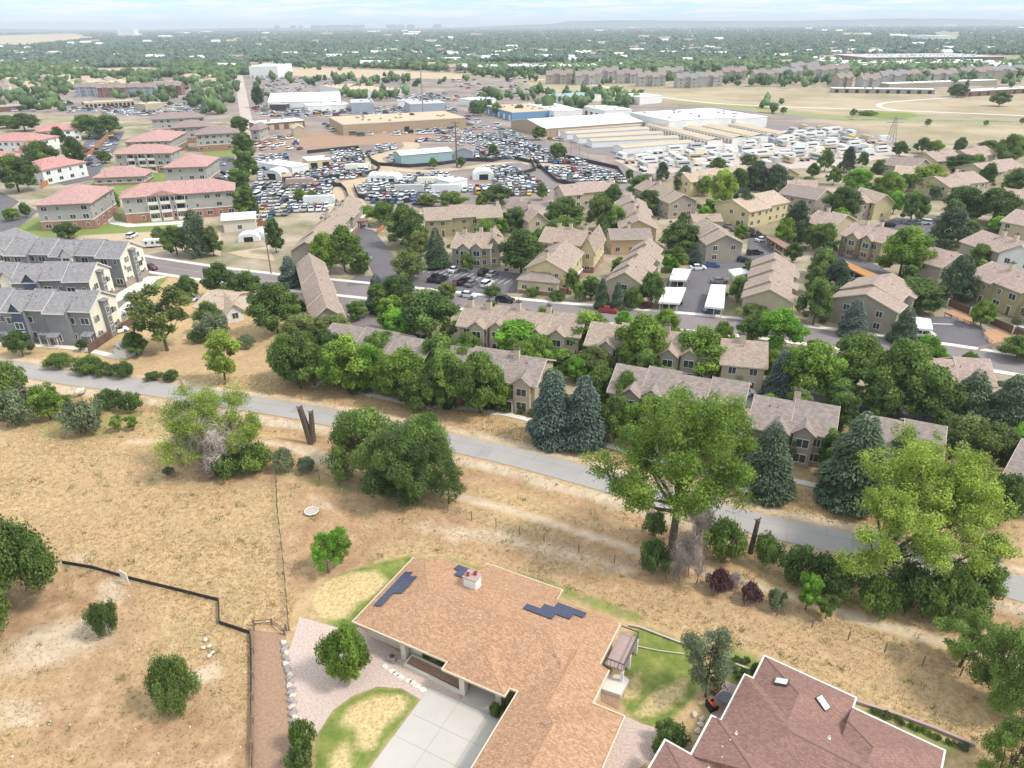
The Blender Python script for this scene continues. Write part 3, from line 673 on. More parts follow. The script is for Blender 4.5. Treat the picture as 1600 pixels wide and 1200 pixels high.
def carport(label, quad, m, z=2.7, group='carports in the townhouse lots', posts=True):
    P = [at(u, v, z) for u, v in quad]; c = sum(P, Vector())/len(P)
    root = empty('carport', (c.x, c.y, 0)); tag(root, label, 'carport', group)
    r = MB(); q = [(p.x-c.x, p.y-c.y) for p in P]; r.prism(q, z-.12, z+.12); r.build('roof', [M[m]], root)
    b = MB(); b.prism([(x*1.005, y*1.005) for x, y in q], z-.4, z-.125); b.build('fascia', [M['trim_white' if m == 'roof_white' else 'fence_brown']], root)
    for k in range(4):
        for tt in (.08, .5):
            x = q[k][0]*(1-tt)+q[(k+1) % 4][0]*tt; y = q[k][1]*(1-tt)+q[(k+1) % 4][1]*tt
            p = MB(); p.box(x*.9-.08, x*.9+.08, y*.9-.08, y*.9+.08, 0, z-.4); p.build('post', [M['trim_white']], root)
    return root
TG = 'tan townhouse rows of the complex'
T = lambda *a, **k: building(*a, group=TG, **k)
# front row facing the trail
T("taupe townhouse row behind the trees at the left end of the row facing the trail", (493, 540), (655, 574), 5.6, 11, n=3, wall='wall_taupe', bays=1, porch=1, roof='roof_greybrown')
T("tan townhouse row facing the trail just left of the two blue spruces", (668, 577), (838, 604), 5.6, 11, n=3, bays=1, porch=1, chim=(.75,), roof='roof_greybrown')
T("taupe townhouse row facing the trail behind the tall cottonwood", (948, 611), (1160, 650), 5.6, 11, n=4, wall='wall_taupe', bays=1, porch=1, roof='roof_greybrown')
T("tan townhouse row facing the trail between the dark spruce and the big spruce", (1168, 666), (1305, 692), 5.6, 11, n=2, bays=1, chim=(.5,), roof='roof_greybrown', wall='wall_taupe')
T("taupe townhouse row facing the trail behind the big spruce and the light green cottonwood", (1345, 700), (1475, 727), 5.6, 11, n=2, wall='wall_taupe', roof='roof_greybrown')
T("tan townhouse end with low roof cut off by the right edge of the picture", (1568, 738), (1660, 770), 5.6, 12, n=1, roof='roof_greybrown')
# second row
T("tan townhouse row with four chimneys just below the street, left end", (712, 508), (905, 532), 5.6, 11, n=4, chim=(.04, .2, .45, .7), bays=1, porch=1)
T("tan townhouse row with two chimneys behind leafy trees, middle of the second row", (912, 538), (1115, 565), 5.6, 11, n=4, chim=(.4, .62), wall='wall_taupe', bays=1)
T("tan townhouse with gable chimney and balconies at the right of the second row", (1125, 568), (1200, 575), 5.6, 11, n=1, chim=(.45,), doors=True, wsp=2.6)
T("brown roofed townhouse row beside the gated lot behind two dark spruces", (1448, 602), (1562, 610), 5.6, 11, n=2, chim=(.02,), roof='roof_pinkbrown', wall='wall_taupe')
# centre blocks
T("taupe stepped townhouse row between the vehicle yard and the green tree, gable facing the street", (452, 391), (505, 391), 5.8, 58, 'perp', n=6, wall='wall_taupe', chim=(.35, .5, .62, .74), brick=('brick', 1.6))
T("long brown roof townhouse row below the street, left of the courtyard drive", (484, 500), (540, 493), 5.4, 42, 'perp', n=5, wall='wall_taupe', roof='roof_brown', steps=.2, back=.3)
T("olive townhouse row farthest back beside the green trees, three stepped units", (664, 344), (786, 338), 5.8, 11, n=3, wall='wall_olive', chim=(.98,), doors=True)
T("taupe townhouse row with three chimneys above the parking lot", (703, 387), (766, 391), 5.6, 13, n=2, wall='wall_taupe', chim=(.2, .6, .9), bays=1)
T("taupe end house with gable bay at the right of the three chimney row", (757, 384), (784, 384), 6.0, 12, 'perp', wall='wall_taupe')
T("yellow tan townhouse row with chimneys behind the corner yellow house", (840, 377), (908, 384), 5.8, 13, n=3, wall='wall_yellow', chim=(.3, .6, .95))
T("narrow yellow townhouse with steep front gable over a small red brick balcony", (906, 390), (931, 392), 6.4, 15, 'perp', wall='wall_yellow', rise=3.4, brick=('brick', 1.8))
T("yellow olive corner townhouse with porch posts beside the street", (820, 417), (888, 424), 6.0, 17, 'perp', n=2, wall='wall_yellow', chim=(.1,), brick=('brick', 1.4), steps=.2, back=.3)
T("low hip roofed yellow wing in front of the yellow olive corner townhouse", (806, 437), (873, 443), 3.6, 7, 'hip', rise=1.8, wall='wall_yellow', storeys=1, chim=(), brick=('brick', 1.0), roof='roof_greybrown')
T("orange tan townhouse row with brick chimneys, gable end to the street", (966, 356), (1028, 357), 6.0, 34, 'perp', n=4, wall='wall_orange', chim=(.25, .45, .7))
T("low dark roofed orange tan house in front of the orange tan row", (954, 374), (1020, 373), 4.8, 9, 'along', rise=1.9, wall='wall_orange', storeys=1, chim=(.5,), roof='roof_greybrown')
T("tan townhouse row with many stepped roofs behind two narrow spruces", (946, 437), (1006, 444), 5.6, 30, 'perp', n=6, wall='wall_tan', chim=(), steps=.5, back=1.2)
T("taupe stepped townhouse behind the round green trees, uphill of the orange tan row", (1044, 317), (1090, 313), 5.8, 26, 'perp', n=4, wall='wall_taupe', chim=(.7, .95))
T("small low tan garage block between the orange tan row and the parked cars", (1084, 346), (1130, 345), 3.4, 7, rise=1.4, wall='wall_tan', storeys=1, wins=False, doors=True)
T("taupe townhouse with a white door next to the blue spruce", (1102, 381), (1163, 379), 5.6, 18, 'perp', n=3, wall='wall_taupe', steps=.5)
T("tan townhouse block of six stepped roofs right of the white carports", (1158, 463), (1244, 473), 5.2, 28, 'perp', n=6, wall='wall_tan', steps=.5, back=1.3)
T("large taupe townhouse behind two blue spruces by the gated lot", (1297, 464), (1406, 488), 5.8, 18, 'perp', n=3, wall='wall_taupe', steps=.6, back=1.5)
T("long low townhouse row right beside the vehicle yard, behind round trees", (882, 305), (968, 298), 5.4, 11, n=3, wall='wall_tan', roof='roof_pinkbrown', chim=(.95,))
T("small stepped townhouse behind the dark green tree, left of the low row", (824, 345), (856, 342), 5.4, 22, 'perp', n=3, wall='wall_tan', roof='roof_pinkbrown', chim=(.3, .8))
T("cream townhouse row with bay gables behind the tall light green tree", (1080, 284), (1205, 271), 5.8, 12, n=5, wall='wall_yellow', roof='roof_tan', bays=1)
T("yellow townhouse with large tan roof beside the dark pine", (1172, 331), (1238, 317), 5.8, 15, n=2, wall='wall_yellow', roof='roof_tan', chim=(.2,))
# right hand side
T("tan townhouse roof between the dark pine and the light columnar tree", (1256, 346), (1300, 356), 5.8, 13, n=2, wall='wall_tan', roof='roof_pinkbrown', chim=(.3,))
T("olive brown townhouse row with wooden decks behind the light round tree", (1312, 366), (1376, 382), 5.8, 12, n=2, wall='wall_olive', roof='roof_pinkbrown', chim=(.25, .6), doors=True, bays=1)
T("pale yellow townhouse with four small gable windows", (1366, 317), (1398, 315), 6.0, 13, 'perp', wall='wall_yellow', roof='roof_tan')
T("grey townhouse left of the pale yellow gable", (1334, 322), (1367, 317), 5.8, 12, n=2, wall='wall_taupe', roof='roof_pinkbrown', chim=(.4,))
T("olive townhouse with a tall white chimney stack on its front wall", (1427, 405), (1472, 418), 5.8, 12, n=1, wall='wall_taupe', roof='roof_pinkbrown', doors=True)
T("olive green townhouse row with long deck and white umbrella at the right edge", (1508, 427), (1590, 460), 6.0, 13, n=2, wall='wall_olive', roof='roof_pinkbrown', chim=(.4, .95), doors=True, win=(1.8, 1.4))
T("pink roofed townhouse row behind the pine at the right edge", (1499, 376), (1564, 399), 5.8, 13, n=2, wall='wall_taupe', roof='roof_pinkbrown', chim=(.5, .8))
T("white townhouse with a big front gable at the right edge", (1560, 393), (1625, 410), 6.4, 14, 'perp', wall='wall_white', roof='roof_pinkbrown', rise=3.2, win=(1.3, 1.3), wsp=2.2)
T("yellow gabled townhouse near the motorhome lot", (1211, 274), (1250, 272), 5.6, 14, 'perp', n=2, wall='wall_yellow', roof='roof_pinkbrown')
T("brown roofed townhouse row in front of the yellow gabled one", (1231, 298), (1278, 300), 5.4, 12, n=2, wall='wall_tan', roof='roof_pinkbrown')
T("small grey roofed townhouse behind the bushy dark tree", (1273, 312), (1303, 303), 5.4, 14, 'perp', wall='wall_taupe', roof='roof_greybrown')
T("dark roofed apartment house at the edge of the dry field", (1378, 256), (1430, 263), 6.4, 14, n=2, wall='wall_taupe', roof='roof_purple', doors=True)
T("long tan townhouse roof row between the two largest light trees and the dry field", (1465, 252), (1508, 249), 5.4, 14, n=2, wall='wall_tan', roof='roof_pinkbrown')
T("pinkish roof house at the top right among dark trees", (1522, 247), (1562, 241), 5.4, 14, n=2, wall='wall_tan', roof='roof_pinkbrown')
T("pinkish roof house second row from the dry field at the right edge", (1543, 270), (1605, 263), 5.4, 14, n=2, wall='wall_tan', roof='roof_pinkbrown')
T("gabled tan house with roof vents above the long dark tree clump", (1484, 292), (1548, 285), 5.4, 15, n=2, wall='wall_tan', roof='roof_pinkbrown', chim=(.6,))
T("large pinkish roof townhouse at the right edge above the dark tree clump", (1558, 312), (1640, 322), 5.4, 18, n=2, wall='wall_taupe', roof='roof_pinkbrown')
T("brown roof corner townhouse at the right edge below the dark tree clump", (1563, 345), (1650, 362), 5.4, 16, n=2, wall='wall_tan', roof='roof_pinkbrown')
T("long tan roof behind the two bright green trees of the upper right", (1395, 272), (1452, 277), 5.2, 12, n=2, wall='wall_tan', roof='roof_tan')
T("small tan house between light trees near the motorhome lot", (1355, 288), (1395, 292), 5.2, 12, n=1, wall='wall_tan', roof='roof_tan')
carport("upper white flat roofed carport beside the reddish balcony", ((1052, 420), (1080, 421), (1072, 438), (1046, 437)), 'roof_white')
carport("lower white flat roofed carport over a black car by the street", ((1040, 449), (1072, 450), (1062, 474), (1029, 472)), 'roof_white')
carport("long white carport at the right side of the lot entrance", ((1111, 445), (1134, 446), (1131, 482), (1101, 479)), 'roof_white')
carport("white carport beside the parked black van", ((1138, 422), (1175, 416), (1176, 426), (1147, 431)), 'roof_white')
carport("white carport over the white pickup in the gated lot", ((1425, 495), (1454, 499), (1458, 515), (1428, 513)), 'roof_white')
carport("dark red roofed carport left of the dark pine", ((1196, 370), (1204, 367), (1236, 384), (1228, 390)), 'deck_red')
carport("orange brown roofed carport in front of the decks", ((1310, 412), (1320, 408), (1372, 430), (1362, 437)), 'orange_wood')
carport("red brown carport at the far end of the courtyard lot", ((546, 342), (574, 341), (575, 345), (547, 347)), 'deck_red')
carport("low dark carport row beside the brown fence", ((1136, 354), (1146, 352), (1172, 366), (1160, 369)), 'trim_dark')

# dark three-storey townhouses at the left
G2 = 'charcoal townhouse rows with cream gable ends'
def darkrow(label, f0, f1, ze, D, n, cols, bw):
    r = building(label, f0, f1, ze, D, n=n, rise=2.8, wall='wall_grey', roof='roof_grey', storeys=3 if ze > 8 else 2, group=G2, steps=.25, back=1.1, wsp=2.9, win=(1.8, 1.4), frame='trim_white', porch=1, vents=5)
    A = at(*f0, ze); B = at(*f1, ze); Lx = (B-A).length-.9
    # cream end wall with dark stair tower
    dy = 1.1*((n-1) % 2); dz = .25*((n-1) % 2); z = ze+dz; yc = (dy+D)/2
    m = MB(); m.add([(Lx+.03, dy, 0), (Lx+.03, D, 0), (Lx+.03, D, z), (Lx+.03, yc, z+2.75), (Lx+.03, dy, z), (Lx-.05, dy, 0), (Lx-.05, D, 0), (Lx-.05, D, z), (Lx-.05, yc, z+2.75), (Lx-.05, dy, z)],
                    [(0, 1, 2, 3, 4), (9, 8, 7, 6, 5), (0, 5, 6, 1), (1, 6, 7, 2), (2, 7, 8, 3), (3, 8, 9, 4), (4, 9, 5, 0)])
    m.build('end_wall', [M['wall_cream']], r)
    m = MB(); m.box(Lx+.04, Lx+1.0, yc-1.1, yc+.6, 0, z+.8); m.build('stair_tower', [M['wall_grey']], r)
    m = MB(); slab(m, [(Lx-.2, yc-1.3, z+1.1), (Lx+1.3, yc-1.3, z+.8), (Lx+1.3, yc+.8, z+.8), (Lx-.2, yc+.8, z+1.1)], .15); m.build('tower_roof', [M['roof_grey']], r)
    for k in range(3): add_window(r, (Lx+1.01, yc-.25, 1.4+k*2.2), pi/2, (.9, 1.3))
    for k in range(2): add_window(r, (Lx+.04, dy+1.2, 1.6+k*3), pi/2, (.7, 1.1)); add_window(r, (Lx+.04, D-1.3, 1.6+k*3), pi/2, (.7, 1.1))
    m = MB(); m.box(Lx-.1, Lx+.14, dy-.1, D+.1, 0, 1.7); m.build('stone_base', [M['stone']], r)
    for i, c in enumerate(cols):       # coloured front facades with their own gable
        x0 = Lx*(i)/n; d0 = 1.1*(i % 2); zz = ze+.25*(i % 2)
        if c is None: continue
        q0, q1 = x0+Lx/n*.52, x0+Lx/n*.98; qm = (q0+q1)/2
        m = MB(); m.box(q0, q1, d0-.5, d0+.3, 0, zz+.2); m.add([(q0, d0-.5, zz+.2), (q1, d0-.5, zz+.2), (qm, d0-.5, zz+1.9), (q0, d0+.3, zz+.2), (q1, d0+.3, zz+.2), (qm, d0+.3, zz+1.9)], [(0, 1, 2), (5, 4, 3), (0, 2, 5, 3), (1, 4, 5, 2)])
        b = m.build('facade_panel', [M[c]], r)
        m = MB(); slab(m, [(q0-.3, d0-.85, zz), (qm, d0-.85, zz+2.1), (qm, d0+3.5, zz+2.1), (q0-.3, d0+1.5, zz)][::-1], .15); slab(m, [(qm, d0-.85, zz+2.1), (q1+.3, d0-.85, zz), (q1+.3, d0+1.5, zz), (qm, d0+3.5, zz+2.1)][::-1], .15)
        m.build('facade_roof', [M['roof_grey']], b)
        for k in range(3 if ze > 8 else 2): o = inst('window', WIN[(1.8, 1.4)][0], b, (qm, d0-.52, .9+k*2.75)); inst('pane', WIN[(1.8, 1.4)][1], o)
        m = MB(); slab(m, [(q0, d0-.5, 3.1), (q0, d0-1.9, 2.7), (q1, d0-1.9, 2.7), (q1, d0-.5, 3.1)], .1); m.build('awning', [M['wall_bluegrey']], b)
    return r
darkrow("farthest charcoal townhouse row with cream gable end beside the street", (-70, 396), (187, 403), 8.3, 10.5, 7, [None, 'wall_cream', None, None, 'wall_cream', None, None], 1)
darkrow("middle charcoal townhouse row with navy gabled front and cream end", (-70, 443), (139, 439), 7.8, 10.5, 5, [None, 'wall_cream', 'wall_navy', None, None], 1)
darkrow("nearest charcoal townhouse row with navy bay, blue awning and cream end", (-70, 484), (135, 491), 7.6, 10.5, 6, [None, None, 'wall_navy', None, None, None], 1)
building("navy gabled townhouse cut off by the left edge above the charcoal rows", (-60, 383), (22, 388), 7.5, 10, 'perp', wall='wall_navy', roof='roof_grey', storeys=3, group=G2)

# red-roofed apartment blocks
G3 = 'red hip roofed apartment blocks'
def apt(label, f0, f1, ze, D, rise=3.2, roof='roof_red', wall='wall_grey_light', brick=('brick', 3.2), **k):
    return building(label, f0, f1, ze, D, 'hip', rise=rise, wall=wall, roof=roof, storeys=k.pop('storeys', 3), name='apartment_building', cat='apartments', group=k.pop('group', G3), brick=brick, oh=.8, wsp=3.4, frame='trim_white', win=(1.8, 1.4), **k)
def balconies(root, L, z, cols, y=0):
    for x in cols:
        for k in range(3):
            m = MB(); m.box(x-1.6, x+1.6, y-.04, y+.1, .3+k*2.9, 2.5+k*2.9); o = m.build('balcony', [M['dark_opening']], root)
            m = MB(); m.box(x-1.7, x+1.7, y-.9, y-.05, .1+k*2.9, .32+k*2.9); m.box(x-1.7, x+1.7, y-.9, y-.84, .32+k*2.9, 1.2+k*2.9)
            for s in (-1.7, 1.58): m.box(x+s, x+s+.14, y-.9, y-.76, .3+k*2.9, 2.9+k*2.9)
            m.build('railing', [M['trim_white']], o)
a1 = apt("red hip roofed apartment block with brick base at the left street corner", (50, 321), (142, 317), 9, 25)
a2 = apt("long red roofed apartment block with central stair and balconies above the lawn", (185, 310), (368, 297), 9, 13, rise=3.4)
a3 = apt("red hip roofed apartment block standing end on behind the long one", (252, 262), (323, 260), 9, 22)
a4 = apt("red roofed apartment block with balconies behind the pool", (175, 241), (268, 239), 9, 14)
a5 = apt("farthest red hip roofed apartment block beside the brown roofed ones", (192, 222), (266, 220), 8, 34)
balconies(a2, 50, 9, (9.5, 13.5, 18.5)); balconies(a4, 30, 9, (7, 12, 16))
m = MB(); m.add([(8, -.9, 9), (19, -.9, 9), (13.5, -.9, 10.7), (8, 4, 9.2), (19, 4, 9.2), (13.5, 4, 11)], [(0, 1, 2), (0, 2, 5, 3), (1, 4, 5, 2), (5, 4, 3), (0, 3, 4, 1)]); m.build('entry_gable', [M['roof_red']], a2)
apt("low red roofed clubhouse by the swimming pool", (142, 278), (226, 275), 3.6, 13, rise=3.4, storeys=1, brick=('brick', 1))
G4 = 'brown roofed apartment blocks with stone balconies'
b1 = apt("brown roofed apartment block with stone balconies beside the round tree", (303, 211), (374, 207), 9, 16, roof='roof_purple', group=G4)
apt("brown roofed apartment block with dark stair bays behind the red roofed ones", (266, 200), (330, 197), 9, 16, roof='roof_purple', group=G4)
apt("farthest brown roofed apartment block beside the storage yard", (234, 187), (320, 183), 9, 14, roof='roof_purple', group=G4)
apt("brown roofed block partly hidden behind the column of trees", (388, 203), (406, 203), 9, 14, roof='roof_purple', group=G4)
G5 = 'bright red roofed houses at the left edge'
for lb, f0, f1, D in (("long bright red roofed building among dark trees", (58, 206), (126, 201), 22), ("bright red roofed building at the left edge", (-30, 220), (52, 221), 20),
                      ("small bright red roofed white house beside the yellow fence", (18, 262), (64, 266), 22), ("tiny bright red roof house above the one by the yellow fence", (18, 236), (46, 237), 12), ("bright red roofed house cut off by the left edge", (-40, 250), (8, 252), 14)):
    apt(lb, f0, f1, 6.5, D, roof='roof_brightred', wall='wall_white', brick=None, storeys=2, group=G5)
# single house and sheds near the trail
hh = building("small tan roofed house with white gable among the shrubs left of the street", (300, 480), (352, 484), 2.9, 13, 'along', rise=1.6, wall='wall_stucco', roof='roof_tan', storeys=1, name='house', cat='house')
building("white gabled extension of the small tan roofed house", (350, 488), (382, 482), 2.9, 10, 'perp', rise=1.7, wall='wall_white', roof='roof_tan', storeys=1, name='house', cat='house')
building("long white roofed shed beside the vehicle yard", (345, 345), (400, 341), 4.2, 9, 'along', rise=1.2, wall='wall_stucco', roof='roof_white', storeys=1, name='shed', cat='shed', wsp=9)
building("small grey garden shed at the end of the brown fence", (173, 541), (196, 545), 2.4, 4, 'perp', rise=.8, wall='wall_white', roof='roof_greyflat', storeys=1, wins=False, name='shed', cat='shed', vents=0)

# ------------------------------------------------------------------ the two near houses
import bmesh
def roof_block(box, zb, planes, top=9.0):
    """convex roof solid: a box cut by the roof planes z = a + b*x + c*y"""
    x0, x1, y0, y1 = box; bm = bmesh.new()
    vs = [bm.verts.new(p) for p in ((x0, y0, zb), (x1, y0, zb), (x1, y1, zb), (x0, y1, zb), (x0, y0, top), (x1, y0, top), (x1, y1, top), (x0, y1, top))]
    for f in ((3, 2, 1, 0), (4, 5, 6, 7), (0, 1, 5, 4), (1, 2, 6, 5), (2, 3, 7, 6), (3, 0, 4, 7)): bm.faces.new([vs[i] for i in f])
    for a, b, c in planes:
        n = Vector((-b, -c, 1)).normalized()
        r = bmesh.ops.bisect_plane(bm, geom=bm.verts[:]+bm.edges[:]+bm.faces[:], plane_co=(0, 0, a), plane_no=n, clear_outer=True)
        e = [g for g in r['geom_cut'] if isinstance(g, bmesh.types.BMEdge)]
        if e: bmesh.ops.contextual_create(bm, geom=e)
    bmesh.ops.recalc_face_normals(bm, faces=bm.faces[:])
    bm.verts.index_update(); V = [tuple(v.co) for v in bm.verts]; Fs = [tuple(v.index for v in f.verts) for f in bm.faces]; bm.free(); return V, Fs
def ridge_caps(par, blocks, mm, thick=.14):
    """cap strips on the ridges and hips of each roof block"""
    m = MB()
    for V, Fs in blocks:
        E_ = {}
        for f in Fs:
            n = (Vector(V[f[1]])-Vector(V[f[0]])).cross(Vector(V[f[2]])-Vector(V[f[0]])).normalized()
            for i in range(len(f)): E_.setdefault(tuple(sorted((f[i], f[(i+1) % len(f)]))), []).append(n)
        for (a, b), ns in E_.items():
            if len(ns) == 2 and ns[0].z > .6 and ns[1].z > .6 and ns[0].angle(ns[1]) > .15: m.tube(Vector(V[a])+Vector((0, 0, -.04)), Vector(V[b])+Vector((0, 0, -.04)), thick, n=6)
    m.build('ridge_cap', [M[mm]], par)
def edge_boxes(mb, pts, z0, z1, w=.13, closed=False):
    for i in range(len(pts)-(0 if closed else 1)):
        a = Vector(pts[i]); b = Vector(pts[(i+1) % len(pts)]); d = (b-a).normalized(); n = Vector((-d.y, d.x))*w/2; e = d*(w/2-.002*(i % 2))
        q = [a-n-e, b-n+e, b+n+e, a+n-e]; k = .003*(i % 2); mb.prism([(p.x, p.y) for p in q], z0-k, z1+k)
SW = at(551.7, 970.7, 3.2); HA = radians(-27.5)
house = empty('house', (SW.x, SW.y, 0), HA); tag(house, 'large single storey house with a broad clay shingle roof, solar panels and a white chimney', 'house')
def hw(x, y, z=0): return Vector((SW.x+x*cos(HA)-y*sin(HA), SW.y+x*sin(HA)+y*cos(HA), z))
caps = []; mat('cap_clay', (.50, .30, .18), .9, (.30, .16, .09), 6, 1); mat('cap_mauve', (.27, .155, .13), .9, (.2, .12, .1), 4, 1)
m = MB(); Fp = (3.2, 0, .355); Bk = (5.4+.28*6.2, 0, -.28)
for box, zb, pl in (((0, 18.5, 0, 11.7), 2.98, [Fp, Bk, (3.2, .38, 0)]), ((2.8, 8.5, 6.25, 13.2), 2.97, [(Bk[0]-.005, 0, -.28), (2.6, .38, 0)]), ((8.5, 18.5, 6.27, 15.25), 2.66, [(Bk[0]+.006, 0, -.28)]),
                    ((10, 26.4, 0.01, 12.95), 2.96, [(3.212, 0, .355), (Bk[0]+.012, 0, -.28), (3.3+.38*26.4, -.38, 0)]), ((18, 27.5, 2.1, 6.4), 2.95, [(3.19, 0, .355), (3.25+.3*27.5, -.3, 0)]),
                    ((12.3, 19.45, -1, 6), 2.9, [(3.1-.38*12.3, .38, 0), (3.1+.38*19.45, -.38, 0), (3.6, 0, .5)]),
                    ((20.5, 30.7, -24, 2.05), 2.94, [(3.2-.38*20.5, .38, 0), (3.2+.38*30.7, -.38, 0), (3.2+.38*2.05, 0, -.38)]),
                    ((20.52, 27.52, -2, 6.5), 2.93, [(3.21-.38*20.5, .38, 0), (3.3+.38*27.5, -.38, 0), (5.2, 0, 0)])):
    V, Fs = roof_block(box, zb, pl); m.add(V, Fs); caps.append((V, Fs))
m.build('roof', [M['shingle_clay']], house); ridge_caps(house, caps, 'cap_clay', .075)
m = MB(); m2 = MB()
edge_boxes(m, [(20.4, -24), (20.4, .02), (19.5, .0)], 3.0, 3.24); edge_boxes(m, [(19.5, .1), (19.5, -1.06), (12.24, -1.06), (12.24, 0.0), (-.06, -.06), (-.06, 11.76), (2.74, 11.76), (2.74, 13.26), (8.44, 13.26)], 2.97, 3.21)
edge_boxes(m, [(8.44, 13.3), (8.44, 15.31), (18.56, 15.31), (18.56, 13.0)], 2.62, 2.9); edge_boxes(m, [(18.5, 13.01), (26.46, 13.01), (26.46, 6.4), (27.56, 6.46), (27.56, 2.1), (30.76, 2.11), (30.76, -24)], 3.06, 3.3)
m.build('roof_trim', [M['trim_tan']], house)
m = MB()
for b in ((.7, 8, 1.4, 11.0), (3.4, 8.0, 8, 12.6), (9.0, 18, 2.4, 14.6), (8.0, 19, 2.2, 12), (12, 25.9, 4, 12.4), (19, 27, 2.6, 6.0), (21.2, 30.1, -24, 1.5)): m.box(b[0], b[1], b[2], b[3], 0, 2.965 if b[3] < 14 else 2.66)
m.build('wall', [M['wall_stucco']], house)
for x, y in ((6.2, .75), (14.3, -.35), (18.2, .3)): m = MB(); m.box(x-.32, x+.32, y-.32, y+.32, 0, 2.93); m.build('pillar', [M['wall_stucco']], house)
def hwin(x, y, z, a, k, par=house): return add_window(par, (x, y, z), a, k)
for x in (2.2, 4.5): hwin(x, 1.38, 1.0, 0, (1.8, 1.4))
for x in (9.6, 11.4): hwin(x, 2.18, 1.0, 0, (1.8, 1.4))
for x in (5, 12, 15, 22): hwin(x, {5: 12.62, 12: 14.62, 15: 14.62, 22: 12.42}[x], .8, pi, (1.8, 1.4))
hwin(19.9, 2.18, .6, 0, (1.8, 1.4)); hwin(27.02, 4.3, 1.0, pi/2, (.9, 1.3)); hwin(25.92, 9.3, 1.0, pi/2, (1.8, 1.4))
inst('door', DOOR[0], house, (16.5, 2.19, .1), 0)
m = MB(); edge_boxes(m, [(6.9, -.3), (14.1, -.6), (14.1, .9), (6.9, 1.1)], 0, .5, .2, True); m.build('planter', [M['wall_stucco']], house)
m = MB(); m.box(6.98, 14.0, -.2, 1.0, .1, .34); m.build('planter_soil', [M['mulch']], house)
ch = MB(); ch.box(8.9, 10.5, 9.0, 10.3, 3.9, 5.9); co = ch.build('chimney', [M['wall_white']], house)
c2 = MB(); c2.box(8.8, 10.6, 8.9, 10.4, 5.9, 6.02); c2.build('chimney_cap', [M['tile_pink']], co)
for x, y in ((9.3, 9.4), (10.0, 9.9)): c3 = MB(); c3.tube((x, y, 6.02), (x, y, 6.35), .16, n=10); c3.tube((x, y, 6.35), (x, y, 6.55), .26, .1, n=10); c3.build('flue', [M['door_red']], co)
rv = MB()
for x, y, z in ((11.3, 9.0, 4.62), (22.5, 4.5, 4.8), (23.2, 4.0, 4.65), (24.8, -3.2, 4.9)): rv.tube((x, y, z-.1), (x, y, z+.35), .07, n=8); rv.box(x-.16, x+.16, y-.16, y+.16, z+.02, z+.08)
rv.build('roof_vent', [M['tile_pink']], house)
def panel(x, y, plane, horiz, label=None):
    """solar panel 1.65 x 1.0 lying on a roof plane"""
    a, b, c = plane; w, h = (1.72, 1.12) if horiz else (1.16, 1.52); z = lambda X, Y: a+b*X+c*Y
    m = MB(); P = [(x, y), (x+w, y), (x+w, y+h), (x, y+h)]; m.add([(X, Y, z(X, Y)+.16) for X, Y in P]+[(X, Y, z(X, Y)+.10) for X, Y in P], [(0, 1, 2, 3), (7, 6, 5, 4), (0, 4, 5, 1), (1, 5, 6, 2), (2, 6, 7, 3), (3, 7, 4, 0)])
    nx, ny = (6, 4) if horiz else (4, 6); t = .012
    for i in range(nx+1):
        X = x+w*i/nx; q = [(X-t, y), (X+t, y), (X+t, y+h), (X-t, y+h)]; m.add([(X_, Y_, z(X_, Y_)+.164) for X_, Y_ in q], [(0, 1, 2, 3)], 1)
    for j in range(ny+1):
        Y = y+h*j/ny; q = [(x, Y-t), (x+w, Y-t), (x+w, Y+t), (x, Y+t)]; m.add([(X_, Y_, z(X_, Y_)+.167) for X_, Y_ in q], [(0, 1, 2, 3)], 1)
    return m.build('solar_panel', [M['panel_blue'], M['panel_line']], house)
Wp = (3.2, .38, 0)
for k in range(4): panel(.85, 2.6+k*1.55, Wp, False)
for k in range(2): panel(2.04, 4.9+k*1.55, Wp, False)
Bq = (Bk[0]+.01, 0, -.28)
for x, y in ((6.0, 11.5), (6.75, 10.35), (16.6, 8.8), (18.36, 8.8), (18.2, 9.96), (19.96, 9.96), (19.3, 11.12), (21.06, 11.12)):
    if not (x > 19.5 and y < 9): panel(x, y, Bq, True)
# deck on the right end
dk = MB(); dk.box(26.6, 28.6, 8.0, 12.9, 2.0, 2.2); do = dk.build('deck', [M['tile_pink']], house)
for x, y in ((28.5, 8.1), (28.5, 10.4), (28.5, 12.8)): dk = MB(); dk.box(x-.15, x+.15, y-.15, y+.15, 0, 2.0); dk.build('deck_post', [M['wall_white']], do)
dk = MB(); edge_boxes(dk, [(26.7, 8.0), (28.6, 8.0), (28.6, 12.9), (26.7, 12.9)], 3.05, 3.15, .1)
for i in range(14): dk.box(28.57, 28.62, 8.1+i*.36, 8.15+i*.36, 2.2, 3.05)
for i in range(5): dk.box(26.8+i*.4, 26.84+i*.4, 7.97, 8.02, 2.2, 3.05)
dk.build('deck_railing', [M['steel_dark']], do)
dk = MB(); dk.prism([(26.6, 6.2), (29.0, 6.4), (29.2, 8.6), (28.4, 8.9), (26.6, 8.2)], 0, .55); dk.build('landing', [M['concrete_pale']], house)
